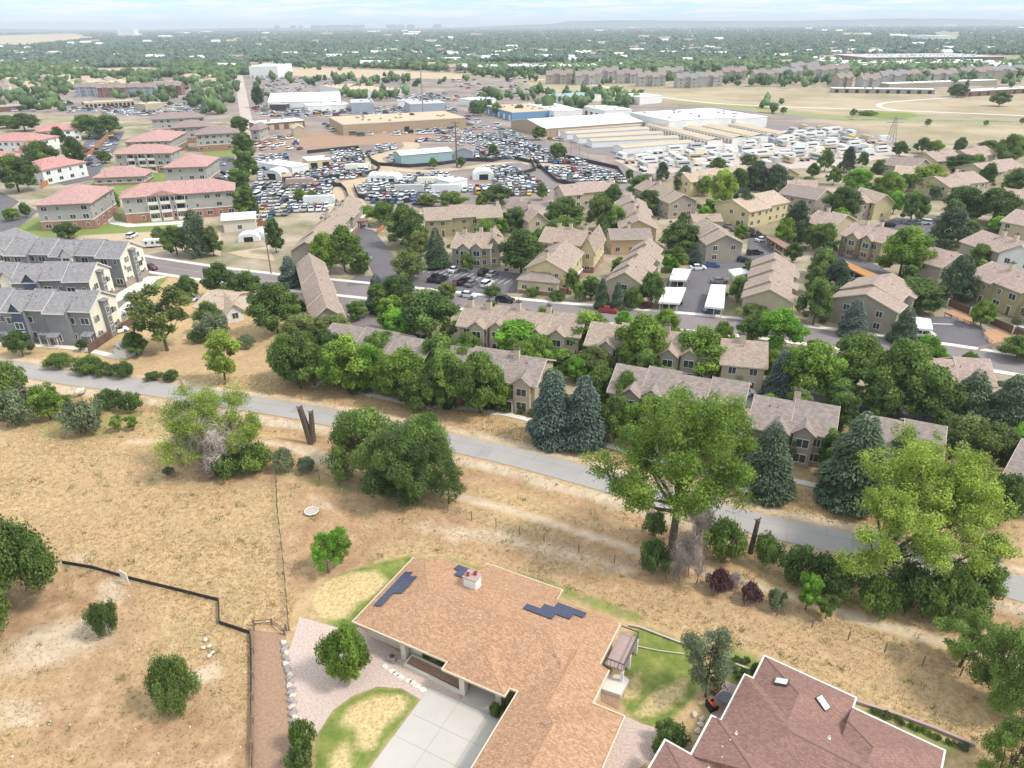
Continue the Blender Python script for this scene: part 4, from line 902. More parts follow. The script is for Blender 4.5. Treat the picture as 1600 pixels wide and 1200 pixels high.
# driveway
m = MB(); rows = [(-1.4, -4.9), (-4.9, -7.7), (-7.7, -11.4), (-11.4, -15)]; cols = [(10.75, 14.4), (14.4, 17.75), (17.75, 20.9)]
for r_ in rows:
    for c_ in cols:
        P = [hw(c_[0]+.02, r_[1]+.02), hw(c_[1]-.02, r_[1]+.02), hw(c_[1]-.02, r_[0]-.02), hw(c_[0]+.02, r_[0]-.02)]; m.add([(p.x, p.y, .06) for p in P]+[(p.x, p.y, -.1) for p in P], [(0, 1, 2, 3), (0, 4, 5, 1), (1, 5, 6, 2), (2, 6, 7, 3), (3, 7, 4, 0)])
P = [hw(14.45, -1.38), hw(17.75, -1.38), hw(18.6, 2.1), hw(14.55, 2.1)]; m.add([(p.x, p.y, .06) for p in P]+[(p.x, p.y, -.1) for p in P], [(0, 1, 2, 3), (0, 4, 5, 1), (1, 5, 6, 2), (2, 6, 7, 3), (3, 7, 4, 0)])
m.build('concrete_driveway', [M['concrete']])['kind'] = 'structure'
P = [hw(10.75, -15), hw(20.9, -15), hw(20.9, -1.4), hw(10.75, -1.4)]; sheet('driveway_joint', [(p.x, p.y) for p in P], 'concrete_joint', .045)
# straw patches in the front lawn and lawn edging
m = MB(); edge_boxes(m, [at(*p).xy for p in ((984, 977), (1000, 980), (1060, 1003), (1130, 1030), (1182, 1050))], 0, .1, .22); tag(m.build('garden_edging', [M['edge_stone']]), 'pale concrete edging strip between the back lawn and the dry slope', 'edging')
m = MB(); edge_boxes(m, [at(*p).xy for p in ((1338, 1098), (1400, 1118), (1460, 1140), (1520, 1165))], 0, .35, .3); tag(m.build('garden_wall', [M['tile_pink']]), 'low pinkish garden wall behind the mauve roofed house', 'wall')
m = MB(); edge_boxes(m, [at(*p).xy for p in ((985, 1008), (1030, 1017), (1068, 1022))], 0, .08, .1); tag(m.build('garden_hose', [M['trim_tan']]), 'thin pale hose lying across the back lawn', 'hose')
# neighbouring house
NO = at(1195, 1025, 3.5); NA = radians(-35.8)
nh = empty('house', (NO.x, NO.y, 0), NA); tag(nh, 'neighbouring house with a mauve hipped shingle roof, white gutters and two skylights', 'house')
def nw(x, y, z=0): return Vector((NO.x+x*cos(NA)-y*sin(NA), NO.y+x*sin(NA)+y*cos(NA), z))
caps = []; m = MB(); k = .42
for box, zb, pl in (((-.85, 24, -15.7, -3.5), 3.3, [(3.5+k*.85, k, 0), (3.5-k*3.5, 0, -k), (3.5+k*15.7, 0, k)]), ((0, 8.82, -9.4, 0), 3.28, [(3.45, k, 0), (3.45+k*8.82, -k, 0), (3.45, 0, -k)]),
                    ((8.8, 16.6, -9, -1.35), 3.27, [(3.47-k*8.8+1.2, k, 0), (3.47+k*16.6, -k, 0), (3.47-k*1.35, 0, -k)]), ((-1.75, 8, -14.9, -10), 3.2, [(3.4+k*1.75, k, 0), (3.4-k*9.5, 0, -k)]),
                    ((-4.25, 4, -26, -14.9), 3.22, [(3.42+k*4.25, k, 0), (3.42-k*14.9, 0, -k), (3.42+k*4.0, -k, 0)]), ((3, 24, -26, -14), 3.1, [(3.3-k*3+1, k, 0), (3.4-k*10, 0, -k), (6, 0, 0)])):
    V, Fs = roof_block(box, zb, pl); m.add(V, Fs); caps.append((V, Fs))
m.build('roof', [M['shingle_mauve']], nh); ridge_caps(nh, caps, 'cap_mauve', .10)
m = MB(); edge_boxes(m, [(-4.31, -26), (-4.31, -14.84), (-1.81, -14.84), (-1.81, -9.94), (-.91, -9.94), (-.91, -3.44), (-.06, -3.44), (-.06, .06), (8.88, .06), (8.88, -1.29), (16.66, -1.29), (16.66, -3.44), (24, -3.44)], 3.25, 3.5, .16)
m.build('gutter', [M['trim_white']], nh)
m = MB()
for b in ((-.2, 24, -15, -4.1), (.6, 8.2, -9, -.7), (8, 16, -9, -2.0), (-1.1, 6, -14.2, -10.6), (-3.6, 4, -26, -15.5)): m.box(b[0], b[1], b[2], b[3], 0, 3.27 if b[0] > -1 else 3.18)
m.build('wall', [M['wall_stucco']], nh)
for x, y, a_ in ((-.22, -6.5, -pi/2), (.58, -2, -pi/2), (-1.12, -12.2, -pi/2)): add_window(nh, (x, y, .9), a_, (1.8, 1.4))
for x in (2.5, 6): add_window(nh, (x, -.68, .9), pi, (1.8, 1.4))
for x0, y0, w_, h_, rz in ((1.9, -3.5, 1.3, .85, 0), (5.8, -3.6, 1.35, .8, -.45)):
    z = 3.45+k*3.7 if x0 < 3 else 3.45+k*(8.82-6.4); 
    zz = lambda X, Y: (min(3.45+k*X, 3.45-k*Y) if x0 < 3 else min(3.45+k*(8.82-X), 3.45-k*Y))
    c_ = (x0+w_/2, y0+h_/2-.3); zc = zz(*c_)+.2; m = MB(); m.box(-w_/2, w_/2, -h_/2, h_/2, -.12, .06); o = m.build('skylight', [M['trim_dark']], nh, (c_[0], c_[1], zc), rz)
    if x0 < 3: o.rotation_euler = (0, -math.atan(k), rz)
    else: o.rotation_euler = (0, math.atan(k), rz)
    m = MB(); m.box(-w_/2+.07, w_/2-.07, -h_/2+.07, h_/2-.07, .06, .09); m.build('skylight_glass', [M['lamp_clear']], o)
for u, v in ((1151.7, 1139), (1142, 1151), (1130, 1159.5), (1129, 1178), (1109, 1191), (1294, 1158), (1490, 1198)):
    p = at(u, v, 4.9); q = p-NO; lx = q.x*cos(-NA)-q.y*sin(-NA); ly = q.x*sin(-NA)+q.y*cos(-NA)
    z = min(3.5+k*(lx+.85), 3.5+k*(-3.5-ly)); m = MB(); m.tube((lx, ly, z-.2), (lx, ly, z+.35), .06, n=8); m.box(lx-.13, lx+.13, ly-.13, ly+.13, z+.0, z+.06); m.build('vent_pipe', [M['lamp_clear']], nh)
# patio furniture
PT = at(1133, 1098); sheet('patio', [tuple(p[:2]) for p in (at(1103, 1100), at(1118, 1068), at(1128, 1062), at(1160, 1074), at(1160, 1120), at(1120, 1130))], 'tile_pink', .05)
t = empty('patio_table', (21.55, 49.9, .05)); tag(t, 'round grey table on the patio beside the mauve roofed house', 'table')
m = MB(); m.tube((0, 0, .68), (0, 0, .74), .75, n=24); m.build('table_top', [M['table_grey']], t); m = MB(); m.tube((0, 0, 0), (0, 0, .68), .12, .3, n=12); m.build('leg', [M['wicker']], t)
def patio_chair(p, rz, label):
    c = empty('patio_chair', p, rz); tag(c, label, 'chair', 'wicker chairs on the patio')
    m = MB(); m.box(-.45, .45, -.4, .45, .0, .3); m.box(-.5, -.36, -.4, .45, .3, .62); m.box(.36, .5, -.4, .45, .3, .62); m.box(-.5, .5, .38, .52, .0, .95); m.build('frame', [M['wicker']], c)
    m = MB(); m.box(-.35, .35, -.38, .36, .3, .46); m.build('seat_cushion', [M['cushion_orange']], c); m = MB(); m.box(-.34, .34, .24, .38, .46, 1.0); m.build('back_cushion', [M['cushion_orange']], c)
patio_chair((20.75, 51.25, .05), .65, 'black wicker chair with orange cushions behind the round patio table')
patio_chair((20.05, 49.25, .05), 1.9, 'black wicker chair with orange cushions at the left end of the patio')
# stepping stones, rocks, heater box
for i, (x, y) in enumerate(((613, 1049), (619, 1054), (626, 1058), (638, 1064), (646, 1068), (652, 1073), (661, 1078), (602, 1042))):
    p = at(x, y); rnd = random.Random(i); m = MB(); n = 7; m.prism([(math.cos(2*pi*j/n)*rnd.uniform(.35, .55), math.sin(2*pi*j/n)*rnd.uniform(.25, .4)) for j in range(n)], -.05, .07)
    tag(m.build('stepping_stone', [M['concrete_pale']], None, (p.x, p.y, 0.03), rnd.uniform(-.6, 0)), 'flat pale stepping stone in the gravel beside the driveway', 'stone', 'stepping stones leading to the driveway')
def rock(name, p, s, mm, label, group, seed):
    rnd = random.Random(seed); bm = bmesh.new(); bmesh.ops.create_icosphere(bm, subdivisions=2, radius=1)
    for v in bm.verts: v.co *= 1+.35*(math.sin(v.co.x*3+seed)*math.cos(v.co.y*4+seed*2))*.6+rnd.uniform(-.08, .08); v.co.x *= s[0]; v.co.y *= s[1]; v.co.z *= s[2]
    me = bpy.data.meshes.new(name); bm.to_mesh(me); bm.free(); me.materials.append(M[mm]); o = link(bpy.data.objects.new(name, me)); o.location = (p.x, p.y, s[2]*.4); o.rotation_euler = (0, 0, rnd.uniform(0, 3)); return tag(o, label, 'rock', group)
for i in range(26):
    f = i/25; p = at(446+14*f+(3 if i % 2 else 0)-(3 if f < .3 else 0), 1005+140*f); rock('edging_rock', p, (.42, .32, .28), 'rock_grey' if i % 3 else 'rock_pale', 'grey and purple boulder in the rock border between mulch strip and pink gravel', 'boulders edging the gravel bed', i)
for i, (u, v) in enumerate(((321, 1000), (327, 1010), (332, 1020), (318, 1012), (327, 1025))): rock('field_stone', at(u, v), (.3, .25, .15), 'rock_pale', 'small pale stone lying in the bare ground beside the dark silt fence', 'loose pale stones in the field', 40+i)
for i, (u, v) in enumerate(((1085, 1118), (1097, 1124), (1095, 1133), (1090, 1143), (1055, 1158))): rock('garden_rock', at(u, v), (.4, .3, .25), 'rock_pale', 'pale rounded garden boulder beside the mauve roofed house', 'boulders below the patio', 60+i)
rock('boulder', at(125, 613), (1.1, .8, .6), 'rock_pale', 'large pale boulder in the bushes beside the trail at the left', None, 77)
p = hw(5.2, -.3); u_ = empty('air_conditioner', p, HA); tag(u_, 'small grey air conditioner unit beside the front wall of the clay roofed house', 'air conditioner')
m = MB(); m.box(-.4, .4, -.35, .35, 0, .7); m.build('case', [M['rock_grey']], u_); m = MB(); m.tube((0, 0, .7), (0, 0, .74), .3, n=16); m.build('fan_guard', [M['trim_dark']], u_)
p = at(487, 800); m = MB(); n = 8; R_ = 1.0
for a0 in range(n):
    t0, t1 = 2*pi*a0/n, 2*pi*(a0+1)/n; m.tube((cos(t0)*R_, sin(t0)*R_, .2), (cos(t1)*R_, sin(t1)*R_, .2), .07, n=6)
ro = m.build('rim', [M['trim_white']]); tr_ = empty('trampoline', p); tag(tr_, 'small octagonal white rimmed fire ring standing in the brown yard', 'fire ring'); tr_.name = 'fire_ring'; ro.parent = tr_
m = MB()
for a0 in range(n): t0 = 2*pi*a0/n; m.box(cos(t0)*R_-.04, cos(t0)*R_+.04, sin(t0)*R_-.04, sin(t0)*R_+.04, 0, .19)
m.build('leg', [M['steel']], tr_); m = MB(); m.tube((0, 0, .05), (0, 0, .12), .93, n=16); m.build('ash_bed', [M['gravel_lot']], tr_)

# ------------------------------------------------------------------ fences
def run_fence(name, label, pts, h, mm, post=None, sp=2.5, rails=None, thick=.08, pm=None, group=None, cat='fence', pw=.09, ph=None):
    P = [Vector((p[0], p[1], 0)) for p in pts]; root = empty(name, P[0]); tag(root, label, cat, group); O = P[0]
    m = MB(); q = MB(); PP = []
    for i in range(len(P)-1):
        a = P[i]-O; b = P[i+1]-O; d = (b-a); Ln = d.length; d.normalize(); n = Vector((-d.y, d.x, 0))*thick/2
        if rails:
            for z0, z1 in rails: v = [a-n, b-n, b+n, a+n]; m.prism([(x.x, x.y) for x in v], z0, z1)
        else: v = [a-n, b-n, b+n, a+n]; m.prism([(x.x, x.y) for x in v], .02-.001*(i % 2), h+.002*(i % 2))
        if post:
            k = max(1, int(Ln/sp))
            for j in range(k+1 if i == len(P)-2 else k): PP.append(a+d*(Ln*j/k))
    m.build('panel' if not rails else 'rail', [M[mm]], root)
    if post:
        q.box(-pw, pw, -pw, pw, 0, (ph or h+.1)); pm_ = q.mesh('post', M[post])
        for c in PP[:100]: inst('post', pm_, root, c)
    return root
pl = lambda *a: [at(u, v) for u, v in a]
run_fence('silt_fence', 'low black silt fence zigzagging across the dry field', pl((98, 881), (145, 889), (200, 905), (270, 922), (342, 940), (343, 975), (391, 991), (393, 1060), (394, 1215)), .55, 'fence_black', 'wood_weathered', 2.5, pw=.03, ph=.8)
run_fence('wire_fence', 'dark wire fence with a straight line of posts dividing the field and the brown yard', pl((431, 725), (434, 800), (443, 880), (450, 960), (452, 985)), 1.1, 'steel_dark', 'wood_weathered', 2.4, rails=((.3, .33), (.6, .63), (.9, .93), (1.1, 1.14)), thick=.03, pw=.06, ph=1.3)
run_fence('garden_fence', 'short weathered wooden fence closing the mulch strip', pl((397, 978), (425, 976), (445, 992), (447, 985)), .9, 'wood_weathered', 'wood_weathered', 1.5, rails=((.3, .42), (.75, .87)), thick=.05)
run_fence('garden_fence', 'weathered rail fence along the left side of the mulch strip', pl((397, 985), (396, 1060), (394, 1210)), .9, 'wood_weathered', 'wood_weathered', 2.5, rails=((.3, .42), (.75, .87)), thick=.05)
run_fence('wire_fence', 'wire fence with thin dark posts running below the dirt footpath', pl((470, 742), (560, 768), (700, 800), (775, 823), (850, 846), (960, 880), (1040, 905), (1113, 931), (1214, 962), (1325, 1000), (1441, 1040), (1560, 1075)), 1.1, 'steel', 'wood_weathered', 3.4, rails=((.4, .42), (.7, .72), (1.0, 1.03)), thick=.02, pw=.055, ph=1.45)
run_fence('orange_fence', 'orange wooden fence panels behind the stepped taupe row', pl((512, 351), (527, 349), (545, 352)), 1.9, 'orange_wood', 'orange_wood', 2.5)
run_fence('orange_fence', 'orange wooden fence beside the yellow poles left of the stepped taupe row', pl((398, 352), (428, 355), (432, 362)), 1.9, 'orange_wood', 'orange_wood', 2.5)
run_fence('orange_fence', 'orange fence panel at the corner of the courtyard lot by the round trees', pl((590, 365), (600, 358)), 1.6, 'orange_wood', 'orange_wood', 2.5)
run_fence('yellow_fence', 'long yellow wooden fence between the parking lots of the red roofed blocks', pl((66, 294), (95, 277), (118, 262), (140, 243), (160, 222), (180, 202)), 2.0, 'orange_wood', 'orange_wood', 3)
run_fence('brown_fence', 'brown board fence with white posts beside the gated lot', pl((1480, 478), (1515, 492), (1545, 506), (1582, 522), (1620, 540)), 1.8, 'fence_brown', 'trim_white', 3.2, pw=.15)
run_fence('brown_fence', 'long brown board fence with white posts behind the parked cars', pl((1088, 325), (1135, 345), (1180, 368), (1230, 395)), 1.8, 'fence_brown', 'trim_white', 4, pw=.15)
run_fence('brown_fence', 'diagonal brown fence beside the small grey shed', pl((140, 552), (180, 525), (218, 500), (228, 492)), 1.8, 'fence_brown', 'fence_brown', 2.5)
run_fence('iron_fence', 'black iron fence around the orange planting bed in the gated lot', pl((1475, 495), (1515, 510), (1530, 502)), 1.1, 'steel_dark', 'steel_dark', 1.5, rails=((.2, .25), (1.0, 1.06)), thick=.04, pw=.04)
run_fence('iron_fence', 'black iron fence along the curved edge of the gated lot', pl((1530, 512), (1535, 528), (1548, 540)), 1.1, 'steel_dark', 'steel_dark', 1.5, rails=((.2, .25), (1.0, 1.06)), thick=.04, pw=.04)
S('planting_bed', "1476 488 1490 483 1532 500 1517 509", 'dirt_orange', .08); S('planting_bed', "1536 520 1560 513 1590 528 1550 540", 'dirt_orange', .08)
run_fence('stone_wall', 'low tan stone wall curving at the gate of the gated lot', pl((1528, 548), (1560, 540), (1585, 528)), .9, 'stone')
run_fence('wooden_deck', 'red brown deck railing in front of the olive townhouses', pl((1500, 462), (1530, 472), (1572, 488)), 2.4, 'deck_red', 'deck_red', 2.5, rails=((1.6, 1.8), (2.6, 2.7)), thick=.15, cat='deck')
run_fence('wooden_deck', 'red brown deck in front of the olive brown townhouses behind the orange carport', pl((1310, 398), (1330, 404), (1352, 412)), 2.4, 'deck_red', 'deck_red', 2.5, rails=((1.6, 1.8), (2.6, 2.7)), thick=.15, cat='deck')
bl = 'black screened fence lines of the vehicle yard'
for lab, pts in (("winding black fence along the left side of the curved yard lane", ((560, 333), (548, 322), (541, 300), (533, 292), (500, 292), (470, 297))), ("black fence around the salvage cars north of the curved lane", ((470, 284), (500, 281), (530, 278), (560, 276), (588, 270), (594, 262), (580, 255))),
                 ("black fence on the right of the curved lane below the white tents", ((553, 293), (560, 309), (600, 318), (640, 317), (642, 308))), ("black fence in front of the white roofed teal building", ((573, 240), (580, 252), (592, 259), (640, 262), (690, 258))),
                 ("black fence above the motor yard lane", ((690, 258), (730, 252), (770, 253), (790, 248), (770, 238))), ("black fence curling round the cars beside the grey lane", ((800, 248), (830, 255), (837, 267), (800, 278), (780, 270))),
                 ("black fence along the right of the grey lane", ((828, 245), (850, 268), (870, 285), (900, 292), (975, 280), (965, 265), (900, 250), (860, 243))), ("black fence across the middle of the vehicle yard", ((480, 240), (520, 236), (560, 232), (570, 250), (560, 262))),
                 ("black fence beside the big tree at the upper yard", ((745, 215), (800, 228), (860, 244)))):
    run_fence('yard_fence', lab, pl(*pts), 1.7, 'fence_black', group=bl, thick=.15)

# ------------------------------------------------------------------ sign, stumps, poles
p = at(197, 912); s = empty('field_sign', p, -.55); tag(s, 'blank white board sign on two white posts beside the black silt fence', 'sign')
m = MB(); m.box(-.75, .75, -.04, .04, .7, 1.9); m.build('board', [M['trim_white']], s)
for x in (-.6, .6): m = MB(); m.box(x-.06, x+.06, .04, .14, 0, 1.95); m.build('post', [M['trim_white']], s)
def pole(name, label, u, v, vt, r=.14, arms=(), mm='steel', cat='pole', group=None, lamp=False):
    B = at(u, v); h = height_for(B, vt); o = empty(name, B); tag(o, label, cat, group); m = MB(); m.tube((0, 0, 0), (0, 0, h), r, r*.6, n=8); m.build('shaft', [M[mm]], o)
    for a, w in arms: q = MB(); q.box(-w, w, -.08, .08, h*a-.1, h*a+.1); [q.tube((x, 0, h*a+.1), (x, 0, h*a+.45), .07, n=6) for x in (-w*.9, -w*.45, w*.45, w*.9)]; q.build('crossarm', [M[mm]], o)
    if lamp: q = MB(); q.tube((0, 0, h-.1), (1.6, 0, h+.25), .06, n=6); q.box(1.3, 2.1, -.16, .16, h+.18, h+.32); q.build('lamp_head', [M['steel']], o)
    return o
pole('utility_pole', 'tall wooden utility pole with crossarms beside the street and the tan stepped row', 424, 428, 338, .2, ((.97, 1.3), (.86, 1.1)), 'wood_weathered')
pole('utility_pole', 'tall dark pole rising from the cars near the teal building', 714, 262, 190, .35, ((.97, 2.0), (.9, 1.6)), 'steel_dark')
pole('radio_mast', 'very tall thin mast behind the long tan warehouse', 662, 190, 66, .5, (), 'steel', 'mast')
pole('utility_pole', 'wooden pole at the far end of the yard beside the fields', 626, 142, 118, .4, (), 'wood_weathered')
pole('street_lamp', 'thin street lamp standing on the verge left of the white carports', 1033, 500, 430, .09, (), 'steel', 'street lamp', None, True)
pole('flag_pole', 'thin white pole in front of the hip roofed red blocks by the pool', 183, 345, 262, .09, (), 'steel', 'pole')
pole('street_lamp', 'thin lamp post between the charcoal rows and their alley', 187, 497, 455, .08, (), 'steel_dark', 'street lamp', None, True)
for k, (u, v) in enumerate(((892, 243), (905, 243), (875, 225), (860, 222), (822, 202), (840, 205), (918, 262))): pole('street_lamp', 'slim utility pole along the diagonal industrial street', u, v, v-22, .12, (), 'wood_weathered', 'pole', 'poles along the diagonal street')
B = at(1391, 226); lt = empty('lattice_pylon', B); tag(lt, 'steel lattice power pylon at the edge of the dry field', 'pylon'); h = height_for(B, 182); m = MB()
for sx, sy in ((-1, -1), (1, -1), (1, 1), (-1, 1)): m.tube((sx*2, sy*2, 0), (sx*.5, sy*.5, h), .12, n=4)
for k in range(8):
    z0, z1 = h*k/8, h*(k+1)/8; r0, r1 = 2-1.5*k/8, 2-1.5*(k+1)/8
    for (ax, ay), (bx, by) in (((-1, -1), (1, -1)), ((1, -1), (1, 1)), ((1, 1), (-1, 1)), ((-1, 1), (-1, -1))): m.tube((ax*r0, ay*r0, z0), (bx*r1, by*r1, z1), .07, n=4)
m.build('frame', [M['steel']], lt); m = MB()
for a in (.8, .92): m.box(-5, 5, -.15, .15, h*a-.15, h*a+.15)
m.build('crossarm', [M['steel']], lt)

# ------------------------------------------------------------------ industrial buildings
GI = 'industrial sheds of the business park'
def shed(label, f0, f1, ze, D, kind='flat', wall='wall_white', roof='roof_white', rise=1.5, doors=0, dm='dark_opening', name='warehouse', cat='warehouse', group=GI, band=None):
    if f0[1] < 112: f1 = (f1[0], f0[1]-.0068*(f1[0]-f0[0]))
    r = building(label, f0, f1, ze, D, kind, rise=rise, wall=wall, roof=roof, storeys=1, wins=False, name=name, cat=cat, group=group, oh=.2, vents=0, frame='trim_white')
    A = at(*f0, ze); B = at(*f1, ze); Lx = (B-A).length; W_ = D
    if doors:
        for i in range(doors):
            x = Lx*(i+.5)/doors; m = MB(); m.box(x-min(1.6, Lx/doors*.32), x+min(1.6, Lx/doors*.32), -.06+(.2 if kind != 'flat' else .0), .1, 0, min(3.2, ze*.75)); m.build('roller_door', [M[dm]], r)
    if kind == 'flat':
        rnd = random.Random(int(f0[0]*7)); m = MB()
        for i in range(int(Lx*D/260)+1): x = rnd.uniform(.1, .9)*Lx; y = rnd.uniform(.1, .9)*D; m = MB(); m.box(x-.8, x+.8, y-.6, y+.6, ze+.25, ze+1.0); m.build('roof_unit', [M['steel']], r)
    return r
shed("long tan warehouse with flat cream roof and one dark loading bay", (535, 195), (728, 184), 6.5, 45, wall='wall_tan_metal', roof='roof_tanmetal', doors=1)
shed("long white barrel roofed warehouse left of the long tan one", (418, 160), (532, 157), 6, 75, 'along', roof='roof_white', rise=4)
shed("low white lean-to in front of the white barrel roofed warehouse", (480, 166), (546, 163), 4.5, 22, 'flat', roof='roof_white')
shed("tan flat roofed warehouse behind the grey box buildings", (562, 143), (627, 139), 6, 95, wall='wall_white', roof='roof_tanmetal')
shed("grey box building right of the white barrel roofed warehouse", (548, 161), (584, 160), 8, 30, wall='wall_bluegrey', roof='roof_greyflat')
shed("long pale grey box building behind the long tan warehouse", (640, 163), (696, 161), 8, 25, wall='wall_bluegrey', roof='roof_greyflat')
shed("small pale office between the two grey box buildings", (622, 158), (655, 157), 5, 15, wall='wall_white', roof='roof_greyflat')
shed("dark fronted shed at the left end of the white barrel roofed warehouse", (420, 163), (446, 163), 5, 10, wall='trim_dark', roof='roof_greyflat')
shed("teal walled workshop with white roof in the vehicle yard", (626, 243), (707, 236), 4.6, 12, 'along', wall='wall_teal', roof='roof_white', rise=1.2, doors=4, dm='wall_white')
shed("small grey blue gabled garage beside the teal workshop", (709, 236), (739, 236), 3.8, 14, 'perp', wall='wall_bluegrey', roof='roof_purple', rise=1.8, doors=1)
shed("white flat roofed workshop in the left part of the vehicle yard", (456, 262), (483, 257), 3.8, 26, wall='wall_white', roof='roof_white')
shed("white low workshop wing with a cream wall and a dark bay", (480, 252), (517, 249), 4, 12, wall='wall_yellow', roof='roof_white', doors=2)
shed("long low brick building with white roof at the left of the dirt lot", (400, 194), (476, 188), 4.5, 16, wall='brick', roof='roof_white', doors=5, dm='wall_tan')
shed("small tan gabled shed beside the long low brick building", (457, 201), (476, 200), 5, 12, 'perp', wall='wall_tan', roof='roof_tanmetal', rise=1.8)
shed("red brick open shed in the vehicle yard beside the white tent", (439, 276), (456, 275), 3.5, 8, wall='brick', roof='wall_tan', doors=1)
shed("white roofed workshop with dark lettering among parked trucks", (702, 285), (731, 280), 4, 9, 'flat', wall='wall_white', roof='roof_white')
shed("very large white roofed shed beside the diagonal street", (852, 201), (1005, 190), 5, 48, 'along', wall='wall_tan_metal', roof='roof_white', rise=3, doors=14)
GS = 'rows of tan roofed storage units'
for f0, f1, lab in (((872, 204), (1001, 195), "farthest"), ((886, 209), (1016, 201), "second farthest"), ((904, 215), (1038, 208), "middle"), ((925, 221), (1062, 215), "second nearest"), ((973, 231), (1085, 222), "nearest")):
    shed("%s of the five parallel tan roofed storage rows" % lab, f0, f1, 3.4, 9, 'along', wall='wall_white', roof='roof_creamflat', rise=.7, doors=22, dm='wall_tan_metal', name='storage_building', cat='storage units', group=GS)
for f0, f1, lab, D in (((1107, 220), (1129, 217), "leftmost", 85), ((1146, 216), (1166, 213), "second from left", 85), ((1177, 214), (1198, 210), "third from left", 85), ((1216, 210), (1240, 208), "rightmost", 80)):
    A = at(*f0, 3.4); B = at(*f1, 3.4); back = {'leftmost': (1020, 194), 'second from left': (1053, 192), 'third from left': (1088, 191), 'rightmost': (1120, 188)}[lab]
    Cc = at(*back, 3.4); a = (A+B)/2; d = (Cc-a); Ln = d.length; d.normalize(); w = (B-A).length*.8; ang = math.atan2(d.y, d.x)
    r = empty('storage_building', (a.x, a.y, 0), ang); tag(r, "%s of the four long storage rows running away from the motorhome lot" % lab, 'storage units', GS)
    m = MB(); m.box(0, Ln, -w/2, w/2, 0, 3.4); m.build('wall', [M['wall_white']], r); m = MB(); gable_roof(m, -.3, Ln+.3, -w/2, w/2, 3.5, .9, .2); m.build('roof', [M['roof_creamflat']], r)
    for i in range(20): x = Ln*(i+.5)/20; m = MB(); m.box(x-1.2, x+1.2, w/2-.05, w/2+.05, 0, 2.4); m.build('roller_door', [M['wall_tan_metal']], r)
shed("white warehouse with blue marked doors behind the storage rows", (984, 176), (1046, 189), 7.5, 46, wall='wall_white', roof='roof_white', doors=4, dm='wall_blue')
shed("long white warehouse behind the one with blue doors", (1062, 172), (1150, 186), 6.5, 26, wall='wall_white', roof='roof_white', doors=3, dm='wall_blue')
shed("blue walled warehouse with tan roof beside the diagonal street", (759, 165), (800, 176), 5.5, 36, wall='wall_blue', roof='roof_tanmetal', doors=5, dm='wall_white')
shed("white warehouse with a row of white bays right of the blue walled one", (824, 163), (866, 174), 6, 22, wall='wall_white', roof='roof_white', doors=6, dm='wall_bluegrey')
shed("white building with dark doors among the dark trees of the business park", (912, 166), (945, 173), 6, 22, wall='wall_white', roof='roof_white', doors=4)
shed("low pale green roofed building behind the dark trees of the business park", (884, 152), (940, 148), 5, 30, wall='wall_white', roof='wall_teal')
shed("white box warehouse at the back of the business park", (962, 148), (1000, 152), 6, 26, wall='wall_white', roof='roof_white')
shed("long white flat warehouse far left of the diagonal street end", (742, 157), (775, 154), 5, 22, wall='wall_white', roof='roof_white')
shed("open fronted tan storage shed with dark bays at the far left", (131, 161), (209, 157), 4.5, 14, wall='wall_tan', roof='roof_tanmetal', doors=12)
shed("small tan box building right of the open fronted storage shed", (226, 163), (256, 160), 5.5, 14, wall='wall_tan', roof='roof_tanmetal')
shed("low pinkish long building at the far left edge", (-20, 168), (70, 163), 4, 16, wall='brick', roof='tile_pink')
shed("white far office building with columns at the end of the long side street", (388, 104), (433, 101), 14, 70, wall='wall_white', roof='roof_white', doors=6, dm='wall_bluegrey', group='distant white buildings')
shed("long flat white distribution building behind the right end of the far field", (745, 104), (935, 101), 9, 60, wall='wall_white', roof='roof_white', group='distant white buildings')
shed("long white roofed store far to the right behind the apartment blocks", (1315, 99), (1590, 98), 9, 90, wall='brick', roof='roof_white', group='distant white buildings')
shed("second long white roofed store behind the first one far to the right", (1355, 90), (1570, 86), 9, 150, wall='brick', roof='roof_greyflat', group='distant white buildings')
shed("white domed far building among woods at the upper right", (1465, 56), (1496, 55), 18, 200, wall='wall_white', roof='roof_white', group='distant white buildings')
shed("white tall building on the skyline at the upper left", (182, 46), (209, 46), 45, 60, wall='wall_white', roof='roof_white', doors=7, dm='wall_bluegrey', name='tower_block', cat='building', group='distant white buildings')
shed("long dark row building with white roof along the far edge of the dry field", (1300, 138), (1462, 140), 4, 12, wall='wall_taupe', roof='roof_white', doors=10)
shed("second long low row with white roof at the far right edge of the field", (1510, 143), (1620, 137), 4.5, 14, wall='brick', roof='roof_white', doors=8)
shed("long thin white roofed building behind the first row at the field edge", (1390, 131), (1560, 125), 5, 14, wall='wall_taupe', roof='roof_white')
# distant apartment complexes
GA = 'distant grey apartment houses beyond the dry field'
rnd = random.Random(3)
for i, (u, v, w) in enumerate(((875, 117, 42), (920, 118, 40), (950, 112, 35), (985, 116, 40), (1020, 120, 44), (1050, 112, 40), (1080, 122, 42), (1115, 120, 34), (1150, 112, 38), (1200, 116, 40), (1235, 113, 44), (1285, 110, 40), (1325, 122, 24), (1365, 124, 30), (1400, 118, 40), (1440, 117, 40), (1480, 116, 40), (1530, 112, 50), (1580, 110, 50), (1260, 104, 44), (1310, 108, 40))):
    building("grey gabled apartment house in the far complex beyond the dry field", (u-w/2, v), (u+w/2, v-.4), 10, 16, 'along', rise=4, wall=rnd.choice(('wall_taupe', 'wall_grey_light', 'wall_grey_light')), roof=rnd.choice(('roof_greybrown', 'roof_grey', 'roof_purple')), n=4, steps=1.4, back=3, storeys=3, wins=i < 12, name='apartment_building', cat='apartments', group=GA, wsp=6, win=(1.8, 1.4))
GT = 'distant cream houses at the upper left'
